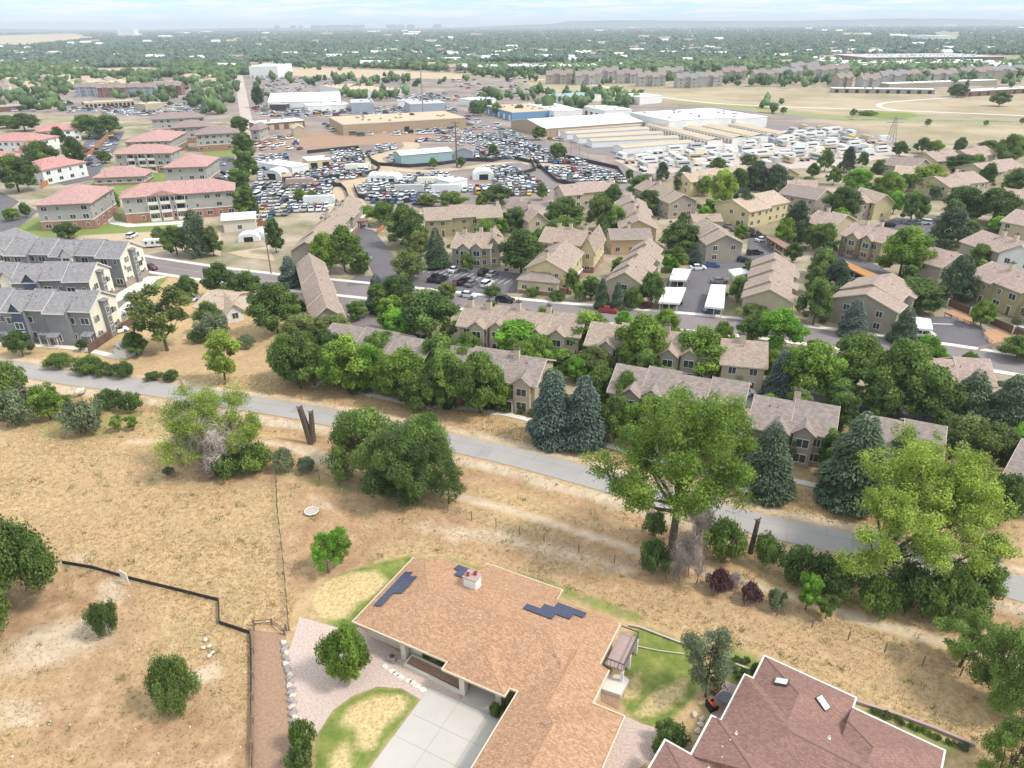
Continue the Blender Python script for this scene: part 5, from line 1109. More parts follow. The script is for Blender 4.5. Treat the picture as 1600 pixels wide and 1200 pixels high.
for i in range(54):
    u = rnd.uniform(0, 365); v = rnd.choice((rnd.uniform(118, 140), rnd.uniform(124, 132)))
    if 125 < u < 250 and 106 < v < 119: continue
    building("small cream house with pale roof in the far suburb at the upper left", (u, v), (u+rnd.uniform(12, 20), v-rnd.uniform(-1, 1)), 4.5, 10, rnd.choice(('along', 'perp', 'hip')), rise=2.5, wall='wall_cream', roof=rnd.choice(('roof_tan', 'roof_creamflat', 'roof_pinkbrown')), wins=False, name='house', cat='house', group=GT, vents=0)
for k, (u, v, w) in enumerate(((150, 137, 45), (196, 136, 45), (242, 134, 40), (115, 136, 36))):
    building("brown and blue striped townhouse row in the far suburb", (u, v), (u+w, v-.6), 9, 12, 'along', rise=3, wall='wall_bluegrey' if k % 2 else 'brick', roof='roof_purple', n=5, storeys=3, name='townhouse', cat='townhouse', group='striped far townhouse rows', back=1.5)
# downtown towers on the horizon
for i, (u, w, vt, D_) in enumerate(((458, 9, 33, 60), (470, 6, 38, 60), (495, 18, 33, 90), (518, 26, 30, 90), (543, 16, 31, 90), (556, 8, 30, 60), (565, 9, 37, 60), (612, 16, 28, 90), (627, 10, 29, 60), (642, 12, 28, 60), (683, 13, 27, 60), (433, 8, 38, 50), (535, 40, 38, 70))):
    B = at(u, 50.0-u*.0069); d_ = proj((B[0], B[1], 0))[2]; W_ = w*d_/FPX; h = min(128, height_for(B, vt)); o = empty('office_tower', B); tag(o, 'hazy blue office tower of the downtown skyline on the horizon', 'office tower', 'downtown towers on the horizon')
    m = MB(); m.box(-W_/2, W_/2, 0, D_, 0, h); m.build('wall', [M['wall_bluegrey']], o); m = MB(); m.box(-W_*.3, W_*.3, 10, D_*.7, h, h+5); m.build('roof_plant', [M['steel']], o)
    m = MB(); nf = int(h/8)
    for k in range(nf): m.box(-W_/2+1, W_/2-1, -.3, .2, 5+k*8, 8+k*8)
    m.build('window_band', [M['glass']], o)
# tents and canopies
def tent(label, u, v, w, D, h, m_='canvas_white'):
    P = at(u, v); o = empty('tent', P, rnd.uniform(-.3, .3)); tag(o, label, 'tent', 'white tents in the vehicle yard'); m = MB(); n = 7
    pr = [(-w/2*math.cos(pi*i/n), h*math.sin(pi*i/n)**.7) for i in range(n+1)]
    m.add([(x, 0, z) for x, z in pr]+[(x, D, z) for x, z in pr], [(i, i+1, n+2+i, n+1+i) for i in range(n)]+[tuple(range(n+1))[::-1], tuple(range(n+1, 2*n+2))])
    m.build('canvas', [M[m_]], o); m = MB(); m.box(-w*.2, w*.2, -.05, .05, 0, h*.6); m.build('opening', [M['dark_opening']], o)
tent("white round topped tent with a dark opening left of the red brick open shed", 425, 281, 10, 8, 4.5)
tent("large white fabric shelter beside the lettered workshop", 756, 281, 10, 10, 4)
for k, u in enumerate((585, 593, 602, 612)): tent("tall white box like canopy in the row below the curved lane", u, 286+k*.4, 6, 9, 3.6)
tent("small white canopy by the long shed at the left", 389, 378, 7, 5, 2.6); tent("second small white canopy right of the first beside the long shed", 402, 372, 6, 5, 2.6)

# ------------------------------------------------------------------ vehicles
def loft(m, st, mi=0):
    """st: list of (x, z0, z1, w0, w1) sections -> closed body"""
    P = []
    for x, z0, z1, w0, w1 in st: P += [(x, -w0, z0), (x, w0, z0), (x, w1, z1), (x, -w1, z1)]
    Fs = [(0, 1, 2, 3)]
    for i in range(len(st)-1):
        a = 4*i
        for k in range(4): Fs.append((a+k, a+4+k, a+4+(k+1) % 4, a+(k+1) % 4))
    n = 4*(len(st)-1); Fs.append((n+3, n+2, n+1, n)); m.add(P, Fs, mi)
KIND = dict(
    sedan=dict(b=[(-2.3, .35, .8, .8, .8), (-2.2, .25, .95, .9, .85), (-1.4, .22, 1.0, .92, .86), (1.2, .22, .98, .92, .86), (2.1, .25, .82, .9, .8), (2.35, .35, .65, .78, .72)],
               g=[(-1.75, .98, 1.02, .80, .78), (-1.0, .98, 1.38, .82, .62), (.35, .98, 1.40, .82, .62), (1.2, .97, 1.02, .80, .74)], r=(-1.0, .35, 1.40, .63), w=(-1.4, 1.4, .33)),
    suv=dict(b=[(-2.35, .4, 1.0, .85, .85), (-2.3, .3, 1.1, .93, .9), (1.2, .28, 1.1, .95, .9), (2.2, .3, .98, .93, .85), (2.4, .4, .8, .85, .8)],
             g=[(-2.28, 1.08, 1.15, .86, .84), (-2.0, 1.08, 1.68, .88, .72), (.3, 1.08, 1.70, .88, .72), (1.3, 1.08, 1.12, .86, .8)], r=(-2.0, .3, 1.70, .73), w=(-1.45, 1.45, .38)),
    pickup=dict(b=[(-2.8, .5, 1.05, .92, .95), (-.6, .4, 1.05, .95, .95), (1.5, .38, 1.08, .95, .92), (2.5, .4, 1.0, .93, .86), (2.7, .5, .85, .86, .8)],
                g=[(-.75, 1.04, 1.6, .88, .74), (-.6, 1.04, 1.72, .88, .74), (.7, 1.04, 1.74, .88, .74), (1.5, 1.06, 1.1, .88, .8)], r=(-.7, .7, 1.74, .75), w=(-1.75, 1.75, .42)),
    van=dict(b=[(-2.7, .4, 1.3, .95, .95), (1.9, .3, 1.3, .97, .95), (2.6, .4, 1.0, .9, .85)], g=[(-2.68, 1.28, 2.1, .93, .85), (1.0, 1.28, 2.15, .93, .85), (2.0, 1.28, 1.32, .9, .85)], r=(-2.68, 1.05, 2.15, .88), w=(-1.8, 1.7, .38)))
CARPARTS = {}; CARLOW = {}
def car_parts(k):
    if k in CARPARTS: return CARPARTS[k]
    d = KIND[k]; b = MB(); loft(b, d['b']); x0, x1, z, w = d['r']; b.box(x0-.02, x1+.02, -w, w, z, z+.05)
    for xx in (x0, x1): b.box(xx-.06, xx+.06, -w-.06, w+.06, z-.35 if False else d['g'][0][1], z) if False else None
    if k == 'pickup': b.box(-2.7, -.85, .78, .93, 1.05, 1.2); b.box(-2.7, -.85, -.93, -.78, 1.05, 1.2); b.box(-2.8, -2.7, -.93, .93, 1.05, 1.2)
    g = MB(); loft(g, d['g'])
    wh = MB(); r = d['w'][2]; wh.tube((0, -.12, 0), (0, .12, 0), r, n=12); rim = MB(); rim.tube((0, -.13, 0), (0, .13, 0), r*.55, n=8)
    hl = MB(); hl.box(-.06, .06, -.18, .18, -.08, .08)
    CARPARTS[k] = (b, g, wh.mesh('wheel', M['tyre']), rim.mesh('rim', M['rim']), hl.mesh('headlight', M['lamp_clear']), hl.mesh('tail_light', M['lamp_red']), {}, g.mesh('window', M['glass_dark'])); return CARPARTS[k]
def car(label, u, v, ang, kind, colr, group='cars parked in the townhouse complex', z=0.05):
    b, g, wh, rim, hl, tl, bc, gm_ = car_parts(kind); d = KIND[kind]; P = at(u, v); o = empty('parked_'+('car' if kind == 'sedan' else kind), (P.x, P.y, z), ang); tag(o, label, {'sedan': 'car', 'suv': 'car', 'pickup': 'pickup truck', 'van': 'van'}[kind], group)
    if colr not in bc: bc[colr] = b.mesh('body', M['paint_'+colr+'_car'])
    inst('body', bc[colr], o); inst('window', gm_, o)
    for x in d['w'][:2]:
        for s in (-1, 1): w_ = inst('wheel', wh, o, (x, s*.84, d['w'][2])); inst('rim', rim, w_)
    for s in (-.62, .62): inst('headlight', hl, o, (d['b'][-1][0]-.02, s, d['b'][-1][2]-.1)); inst('tail_light', tl, o, (d['b'][0][0]+.02, s, d['b'][0][2]-.08))
    return o
def car_low(kind, colr):
    key = (kind, colr)
    if key not in CARLOW:
        d = KIND[kind]; m = MB(); loft(m, d['b'], 0); loft(m, d['g'], 1); x0, x1, z, w = d['r']; m.box(x0, x1, -w, w, z, z+.05, 0)
        for x in d['w'][:2]:
            for s in (-1, 1): m.tube((x, s*.8-.12, d['w'][2]), (x, s*.8+.12, d['w'][2]), d['w'][2], n=8, m=2)
        CARLOW[key] = m.mesh('yard_'+kind, [M['paint_'+colr+'_car'], M['glass_dark'], M['tyre']])
    return CARLOW[key]
def dirv(u0, v0, u1, v1): a = at(u0, v0); b = at(u1, v1); return math.atan2(b.y-a.y, b.x-a.x)
lotA = dirv(668, 416, 800, 436)+pi/2
for a in ((710, 424, 'sedan', 'white', "white sedan alone in the upper stalls of the parking lot by the three chimney row"), (756, 429, 'suv', 'black', "black suv in the upper stalls next to the pale sedan"), (769, 431, 'sedan', 'silver', "pale silver sedan right of the black suv in the upper stalls"),
          (680, 438, 'pickup', 'black', "black pickup at the left of the lower stalls"), (690, 440, 'suv', 'black', "black suv beside the black pickup in the lower stalls"), (714, 444, 'sedan', 'maroon', "dark red sedan in the lower stalls"), (725, 443, 'pickup', 'black', "black pickup right of the dark red sedan"), (737, 446, 'sedan', 'grey', "grey sedan right of the black pickups in the lower stalls"), (761, 447, 'suv', 'white', "white suv half behind the round dark shrub")):
    car(a[4], a[0], a[1], lotA, a[2], a[3])
sdir_ = lambda u: dirv(u-20, 0+np.interp(u-20, [0, 430, 850, 1300, 1600], [380, 440, 484, 529, 572]), u+20, np.interp(u+20, [0, 430, 850, 1300, 1600], [380, 440, 484, 529, 572]))
for a in ((235, 421, 'suv', 'maroon', "dark red car driving on the street past the charcoal rows"), (731, 464, 'sedan', 'white', "white car parked on the street below the round dark shrub"), (789, 472, 'suv', 'black', "black car on the street above the second row chimneys"), (950, 488, 'sedan', 'red', "red car on the street below the two narrow spruces")):
    car(a[4], a[0], a[1], sdir_(a[0]), a[2], a[3], 'cars on the street')
for a in ((565, 402, 1.2, 'suv', 'black', "black suv at the left edge of the courtyard lot"), (571, 410, 1.3, 'pickup', 'silver', "silver pickup with dark bed at the left edge of the courtyard lot"), (1090, 421, .1, 'sedan', 'white', "white sedan beside the upper white carport"), (1112, 417, -.2, 'sedan', 'blue', "dark blue sedan right of the white one by the taupe house with white door"),
          (1165, 410, -.6, 'suv', 'black', "black van like car above the small white carport"), (1179, 398, .2, 'suv', 'black', "black suv on the corner of the upper lot"), (1190, 377, .5, 'sedan', 'white', "white car at the end of the dark car row near the brown fence"), (1170, 371, .4, 'sedan', 'black', "black car second from the right in the row by the brown fence"), (1152, 362, -.5, 'suv', 'black', "black suv under the dark carport row"), (1138, 356, -.3, 'sedan', 'grey', "grey car at the left end of the row by the brown fence"),
          (1123, 442, .1, 'sedan', 'grey', "grey car behind the long white carport"), (1062, 443, 1.3, 'suv', 'black', "black suv under the upper white carport"), (1050, 477, .1, 'suv', 'black', "black suv under the lower white carport by the street"), (1112, 489, .1, 'sedan', 'blue', "blue car under the long white carport at the lot entrance"),
          (1440, 527, .1, 'pickup', 'white', "white pickup under the white carport in the gated lot"), (1596, 520, .3, 'sedan', 'silver', "silver car behind the brown fence at the right edge"),
          (1338, 437, .1, 'sedan', 'white', "white car in front of the orange brown carport"), (1330, 436, .2, 'suv', 'black', "black car left of the white one by the orange brown carport"), (1375, 450, .3, 'suv', 'black', "black suv behind the large taupe house"), (1365, 447, .5, 'sedan', 'black', "black sedan beside the suv behind the large taupe house"),
          (1387, 354, 2.6, 'suv', 'black', "black suv at the left of the back lot beside the yellow gable"), (1422, 351, 2.6, 'sedan', 'grey', "grey car in the back lot left of the two pale ones"), (1430, 350, 2.6, 'sedan', 'silver', "silver car in the middle of the back lot"), (1443, 350, 2.6, 'suv', 'white', "white suv at the right of the back lot"), (1431, 368, 2.2, 'sedan', 'silver', "silver sedan parked apart in the back lot by the big pine"),
          (1222, 631, .2, 'sedan', 'black', "black car left of the white one in the lane behind the front row"), (1244, 633, .2, 'sedan', 'white', "white car in the lane behind the front row near the dark spruce"), (1264, 641, .2, 'suv', 'silver', "silver car in the lane behind the front row beside the chimney"), (1582, 694, .6, 'suv', 'black', "black suv at the right edge beside the silver van"), (1594, 686, .7, 'van', 'silver', "silver van at the right edge behind the light green cottonwood"),
          (880, 569, .1, 'suv', 'black', "black suv in the lane behind the blue spruces"), (1003, 591, .1, 'sedan', 'silver', "silver car in the lane behind the tall cottonwood top"), (1160, 617, .1, 'sedan', 'white', "white car in the lane right of the tall cottonwood"), (618, 525, .3, 'suv', 'white', "white suv under the bright tree by the lower drive"), (636, 527, .3, 'sedan', 'silver', "silver car right of the white suv by the lower drive"),
          (207, 371, 1.5, 'suv', 'white', "white jeep like car on the dirt lot left of the trailer"), (208, 488, 1.0, 'sedan', 'white', "white car in the alley beside the nearest charcoal row"), (298, 471, .6, 'sedan', 'white', "white car beside the small tan roofed house"), (184, 520, .8, 'sedan', 'white', "white car behind the blue spruce sapling by the nearest charcoal row")):
    car(a[5], a[0], a[1], a[2], a[3], a[4])
def trailer(label, u, v, ang, L=5.8, h=2.5, colr='canvas_white', grp='camper trailers and box trailers', name='camper_trailer', stripe=True):
    P = at(u, v); o = empty(name, P, ang); tag(o, label, 'trailer', grp); m = MB()
    st = [(-L/2, .7, h-.3, 1.1, 1.05), (-L/2+.3, .5, h, 1.15, 1.1), (L/2-.6, .5, h, 1.15, 1.1), (L/2, .8, h-.7, 1.1, 1.0)]; loft(m, st); m.build('body', [M[colr]], o)
    if stripe: m = MB(); [m.box(x-.35, x+.35, -1.17, 1.17, h*.55, h*.8) for x in (-L*.28, L*.05, L*.3)]; m.build('window', [M['glass_dark']], o)
    for x in (-.45, .45): m = MB(); m.tube((x, -1.05, .35), (x, 1.05, .35), .35, n=10); m.build('wheel', [M['tyre']], o)
    m = MB(); m.box(L/2, L/2+1.1, -.06, .06, .45, .55); m.build('drawbar', [M['steel_dark']], o); return o
trailer("white camper trailer standing on the dirt lot left of the dark trees", 240, 386, .15)
trailer("second white camper under the trees right of the first one", 293, 363, .4)
# motorhome lot
TRC = {}
def boxveh(kind, colr):
    if (kind, colr) in TRC: return TRC[(kind, colr)]
    m = MB(); L_ = {'motorhome': 8.5, 'box_truck': 7.5, 'boat': 6}[kind]
    if kind == 'boat': loft(m, [(-3, .9, 1.5, .7, 1.1), (1.5, .8, 1.6, .6, 1.1), (3.2, 1.3, 1.7, .05, .1)], 0); m.box(-2.8, 0, -.9, .9, 1.5, 1.8, 0)
    elif kind == 'motorhome': loft(m, [(-L_/2, .5, 3.0, 1.2, 1.15), (L_/2-1.4, .5, 3.1, 1.2, 1.15), (L_/2-.4, .5, 2.8, 1.15, 1.0), (L_/2, .5, 1.3, 1.1, 1.0)], 0); m.box(-3.4, 2.2, -1.22, 1.22, 1.6, 2.2, 1); m.box(L_/2-.35, L_/2-.1, -.9, .9, 1.4, 2.2, 1)
    else: m.box(-L_/2, L_/2-2, -1.2, 1.2, .9, 3.3, 0); loft(m, [(L_/2-1.9, .6, 2.3, 1.1, 1.0), (L_/2-.9, .6, 2.2, 1.1, .95), (L_/2, .6, 1.3, 1.0, .9)], 0); m.box(L_/2-1.3, L_/2-.85, -1.03, 1.03, 1.5, 2.0, 1)
    for x in (-L_*.3, L_*.3): m.tube((x, -1.1, .42), (x, 1.1, .42), .42, n=8, m=2)
    TRC[(kind, colr)] = m.mesh(kind, [M[colr], M['glass_dark'], M['tyre']]); return TRC[(kind, colr)]
def inpoly(u, v, P):
    r = False; j = len(P)-1
    for i in range(len(P)):
        xi, yi = P[i]; xj, yj = P[j]
        if (yi > v) != (yj > v) and u < (xj-xi)*(v-yi)/(yj-yi)+xi: r = not r
        j = i
    return r
def PG(s): q = [float(x) for x in s.split()]; return list(zip(q[::2], q[1::2]))
obst = []
for o in SC.objects:
    if o.parent is None and o.get('category') in ('warehouse', 'tent', 'storage units', 'tree'):
        pass
blocked = [PG(s) for s in ("618 222 712 222 745 250 618 258", "448 238 520 238 520 262 448 270", "700 265 770 265 770 292 700 294", "418 270 460 265 460 286 418 290")]
lanes = [[(560, 347), (550, 318), (536, 300), (550, 285), (590, 277), (600, 262), (585, 247), (640, 232)], [(800, 255), (850, 275), (870, 292), (930, 296), (990, 290)], [(600, 262), (660, 268), (730, 262), (800, 255), (900, 262)]]
LN = [[tuple(at(u, v).xy) for u, v in l] for l in lanes]
def lane_d(x, y): return min(float(seg_dist(np.array([x]), np.array([y]), l, False)[0]) for l in LN)
yards = [(PG("400 246 470 240 560 236 572 246 588 262 560 272 480 282 400 284"), 1), (PG("398 288 470 286 520 283 555 270 600 256 598 272 540 284 524 298 540 330 470 330 400 352 396 320"), 1), (PG("556 294 600 282 690 270 720 292 700 315 660 322 570 318"), 1),
         (PG("572 240 600 228 700 214 740 214 745 232 720 246 620 258 592 258"), 1), (PG("745 212 800 206 870 246 900 250 985 284 930 292 880 290 840 262 800 250 770 250 745 238"), 1), (PG("690 262 800 262 860 284 880 296 800 310 720 300"), 1), (PG("760 235 800 245 770 252 700 254 690 245"), 1)]
rnd = random.Random(12); cars = []
for Pg, s in yards:
    us = [p[0] for p in Pg]; vs = [p[1] for p in Pg]; W0 = [at(*p) for p in Pg]; ang = rnd.choice((.1, .35, -.15)); x0 = min(p.x for p in W0); x1 = max(p.x for p in W0); y0 = min(p.y for p in W0); y1 = max(p.y for p in W0)
    cx, cy = (x0+x1)/2, (y0+y1)/2; R_ = max(x1-x0, y1-y0)*.75; a = -R_; row = 0
    while a < R_:
        b = -R_
        while b < R_:
            x = cx+b*cos(ang)-a*sin(ang); y = cy+b*sin(ang)+a*cos(ang); b += rnd.uniform(2.2, 2.9) if rnd.random() < .95 else 6
            if y < 120: continue
            u, v, d_ = proj((x, y, 0))
            if not inpoly(u, v, Pg) or any(inpoly(u, v, q) for q in blocked) or lane_d(x, y) < 6: continue
            cars.append((y, x, ang+pi/2+rnd.gauss(0, .12)+(pi if rnd.random() < .4 else 0)))
        row += 1; a += 5.1 if row % 4 else 7.2
for Pg, n, ang in ((PG("100 256 150 208 190 207 178 236 150 262 110 284"), 26, 1.2), (PG("342 250 350 250 350 288 343 288"), 4, 0), (PG("360 250 366 250 366 288 360 288"), 4, 0), (PG("395 168 560 168 540 182 410 184"), 110, .1), (PG("555 168 700 165 720 176 560 182"), 100, .1), (PG("130 164 340 160 350 176 200 182 140 176"), 150, .1), (PG("400 122 540 122 560 132 545 145 400 145"), 130, .1), (PG("20 160 130 158 140 176 20 178"), 40, .1), (PG("540 205 700 200 740 206 730 212 540 213"), 60, .05), (PG("600 150 700 146 740 158 610 158"), 70, .2), (PG("700 172 800 200 780 205 640 205 700 185"), 30, .2), (PG("690 125 830 122 860 150 740 150"), 70, .3), (PG("500 190 535 188 540 200 520 208"), 10, 1.2), (PG("400 216 460 214 470 236 400 240"), 26, 1.3), (PG("840 210 905 226 900 232 850 216"), 4, -.6)):
    k = 0; us = [p[0] for p in Pg]; vs = [p[1] for p in Pg]
    for _ in range(4000):
        if k >= n: break
        u, v = rnd.uniform(min(us), max(us)), rnd.uniform(min(vs), max(vs))
        if not inpoly(u, v, Pg): continue
        p = at(u, v)
        if any((p.x-c[1])**2+(p.y-c[0])**2 < 9 for c in cars[-n:]): continue
        cars.append((p.y, p.x, ang+rnd.gauss(0, .15))); k += 1
cars.sort(); cw = ['white']*46+['silver']*20+['grey']*9+['black']*8+['red']*5+['blue']*6+['green']*3+['tan']*5+['maroon']*3+['yellow']+['orange']
kinds = ['sedan']*5+['suv']*3+['pickup']*2+['van']; rest_V = []; rest_F = []; rest_M = []; nv = 0; cc = list(CARC)
for i, (y, x, a) in enumerate(cars):
    kd = rnd.choice(kinds); cl = rnd.choice(cw); me = car_low(kd, cl)
    if i < 235: o = inst('yard_'+('car' if kd in ('sedan', 'suv') else kd), me, None, (x, y, .06), a); tag(o, cl+' '+kd+' packed among other vehicles in the business park yards', 'car' if kd in ('sedan', 'suv') else kd, 'vehicles packed in the business park yards')
    else: rest_V.append((me, x, y, a))
def merge(name, items, label, cat, group=None):
    mats = []; V = []; Fs = []; MI = []
    for me, x, y, a in items:
        b = len(V); c, s = cos(a), sin(a); V += [(x+v.co.x*c-v.co.y*s, y+v.co.x*s+v.co.y*c, v.co.z+.06) for v in me.vertices]
        mp_ = []
        for mt in me.materials:
            if mt not in mats: mats.append(mt)
            mp_.append(mats.index(mt))
        for p in me.polygons: Fs.append(tuple(b+k for k in p.vertices)); MI.append(mp_[p.material_index])
    me = bpy.data.meshes.new(name); me.from_pydata(V, [], Fs); [me.materials.append(m) for m in mats]; me.polygons.foreach_set('material_index', MI); me.update()
    return tag(link(bpy.data.objects.new(name, me)), label, cat, group, 'stuff')
if rest_V: merge('far_cars', rest_V, 'mass of small cars packed in the farther yards of the business park', 'cars')
Pg = PG("968 248 1085 232 1130 236 1250 202 1300 205 1390 222 1395 240 1300 250 1190 262 1000 270"); pts = []
for _ in range(6000):
    u, v = rnd.uniform(960, 1400), rnd.uniform(198, 272)
    if not inpoly(u, v, Pg): continue
    p = at(u, v)
    if any((p.x-q[0])**2+((p.y-q[1]))**2 < 64 for q in pts): continue
    pts.append((p.x, p.y)); 
    if len(pts) >= 105: break
for x, y in pts:
    kd = rnd.choice(('motorhome', 'motorhome', 'motorhome', 'box_truck', 'boat')); cl = rnd.choice(('canvas_white',)*5+('wall_cream', 'roof_greyflat', 'wall_tan', 'wall_bluegrey', 'roof_greyflat')+(('paint_yellow_car', 'paint_orange_car') if kd == 'box_truck' else ('canvas_white',)))
    o = inst(kd, boxveh(kd, cl), None, (x, y, .06), rnd.choice((.2, .35, 1.8))+rnd.gauss(0, .1)); nm = {'motorhome': 'motorhome', 'box_truck': 'box truck', 'boat': 'covered boat'}[kd]
    tag(o, {'paint_yellow_car': 'yellow ', 'paint_orange_car': 'orange '}.get(cl, 'white ')+nm+' parked in the motorhome lot behind the tan townhouses', nm, 'vehicles in the motorhome lot')
for i, (u, v, a, cl, lb) in enumerate(((674, 290, .02, 'wall_cream', "pale semi trailer with worn dark letters on its side in the sandy yard"), (697, 302, .02, 'canvas_white', "white trailer above the orange container"), (640, 302, .1, 'roof_greyflat', "grey box trailer among the cars below the white canopies"), (539, 334, .25, 'wall_cream', "long cream trailer parked at the mouth of the curved lane"), (500, 320, .1, 'canvas_white', "long white trailer below the black fence of the left yard"), (470, 292, .15, 'tile_pink', "long pinkish flat trailer beside the black fence"), (560, 268, .25, 'wall_cream', "long pale trailer inside the black fence left of the lane bend"))):
    o = trailer(lb, u, v, a, 12, 3.6, cl, 'long trailers in the vehicle yard', 'semi_trailer', False)
    if i == 0:
        m = MB()
        for k in range(5): m.box(-2.6+k*1.15, -1.9+k*1.15, -1.16, -1.12, 1.5, 1.9); m.box(-2.5+k*1.15, -2.3+k*1.15, -1.16, -1.12, 1.9, 2.4)
        m.build('lettering', [M['steel_dark']], o)

# ------------------------------------------------------------------ trees
def leaf_cloud(name, lobes, n, size, seed, upbias=.35, shell=.55, fall=0.0, mt='leaf_mid', aspect=.6):
    r = np.random.default_rng(seed); Lb = np.array(lobes, dtype=float)   # x,y,z,rx,rz,tint
    wgt = Lb[:, 3]**2*1.0; wgt /= wgt.sum(); k = r.choice(len(Lb), n, p=wgt)
    d = r.normal(size=(n, 3)); d /= np.linalg.norm(d, axis=1)[:, None]; rad = shell+(1-shell)*r.random(n)**.6
    rad *= 1+.25*np.sin(d[:, 0]*5+k)*np.cos(d[:, 1]*4+k*2)
    P = Lb[k, :3]+d*rad[:, None]*Lb[k][:, [3, 3, 4]]
    if fall: P[:, 2] -= fall*r.random(n)**2*Lb[k, 4]
    nr = d+r.normal(size=(n, 3))*.8; nr[:, 2] += upbias; nr /= np.linalg.norm(nr, axis=1)[:, None]
    t = np.cross(nr, r.normal(size=(n, 3))); t /= np.linalg.norm(t, axis=1)[:, None]; b = np.cross(nr, t)
    s = size*(.6+.8*r.random(n))[:, None]; t = t*s; b = b*s*aspect
    V = np.stack([P-t, P-b*.9+t*.1, P+t, P+b], 1).reshape(-1, 3); Fq = np.arange(4*n).reshape(-1, 4)
    tint = np.clip(Lb[k, 5]*.75+.28*r.random(n)-.02, 0, 1)
    return V, Fq, tint
def crown_lobes(seed, R, z0, z1, n=26, lr=(.28, .45), shape='round', wid=1.0):
    r = random.Random(seed); out = []
    for i in range(n):
        h = ((i+.5)/n)**.9; z = z0+(z1-z0)*h
        if shape == 'round': pr = math.sin(pi*min(1, .18+h*.80))**.6
        elif shape == 'vase': pr = .45+.6*h if h < .7 else .9*(1-(h-.7)*1.5)
        elif shape == 'tall': pr = math.sin(pi*min(1, .12+h*.85))**.5
        elif shape == 'pine': pr = (.75+1.0*h if h < .28 else 1.03*(1-(h-.28)/.74)**.62)
        else: pr = 1-h
        a = i*2.39996+r.uniform(-.5, .5); q = r.uniform(.35, .82)*pr*R*wid; l = r.uniform(*lr)*R
        out.append((cos(a)*q, sin(a)*q, z, l, l*r.uniform(.65, .95), r.random()))
    out.append((0, 0, (z0+z1)/2, R*.5, (z1-z0)*.38, .3)); return out
def trunk_mb(seed, H, R, zc, r0, limbs=6, lean=0.0, multi=1):
    r = random.Random(seed); m = MB()
    for s_ in range(multi):
        ox, oy = (r.uniform(-.3, .3)*multi*.5, r.uniform(-.3, .3)*multi*.5) if multi > 1 else (0, 0); p = Vector((ox, oy, -.3)); rr = r0*(1 if multi == 1 else .7); top = H*.72; k = 5
        dx, dy = r.uniform(-.12, .12)*R+lean+ox, r.uniform(-.12, .12)*R+oy; prev = p
        for i in range(1, k+1):
            q = Vector((ox+dx*i/k+r.uniform(-.1, .1), oy+dy*i/k+r.uniform(-.1, .1), top*i/k)); m.tube(prev, q, rr*(1-.8*(i-1)/k), rr*(1-.8*i/k), n=7, caps=(i == k)); 
            if i >= 2:
                for _ in range(max(1, limbs//4)):
                    a = r.uniform(0, 2*pi); L_ = R*r.uniform(.5, .85); c = prev.lerp(q, r.random()); e = c+Vector((cos(a)*L_*.6, sin(a)*L_*.6, L_*.45)); f = e+Vector((cos(a)*L_*.4, sin(a)*L_*.4, L_*.5)); w = rr*(1-.8*i/k)*.55+.02
                    m.tube(c, e, w, w*.6, n=5, caps=False); m.tube(e, f, w*.6, w*.2, n=4)
            prev = q
    return m
def norm_mesh(V, R, H): V = V.copy(); V[:, :2] /= R; V[:, 2] /= H; return V
TREES = {}
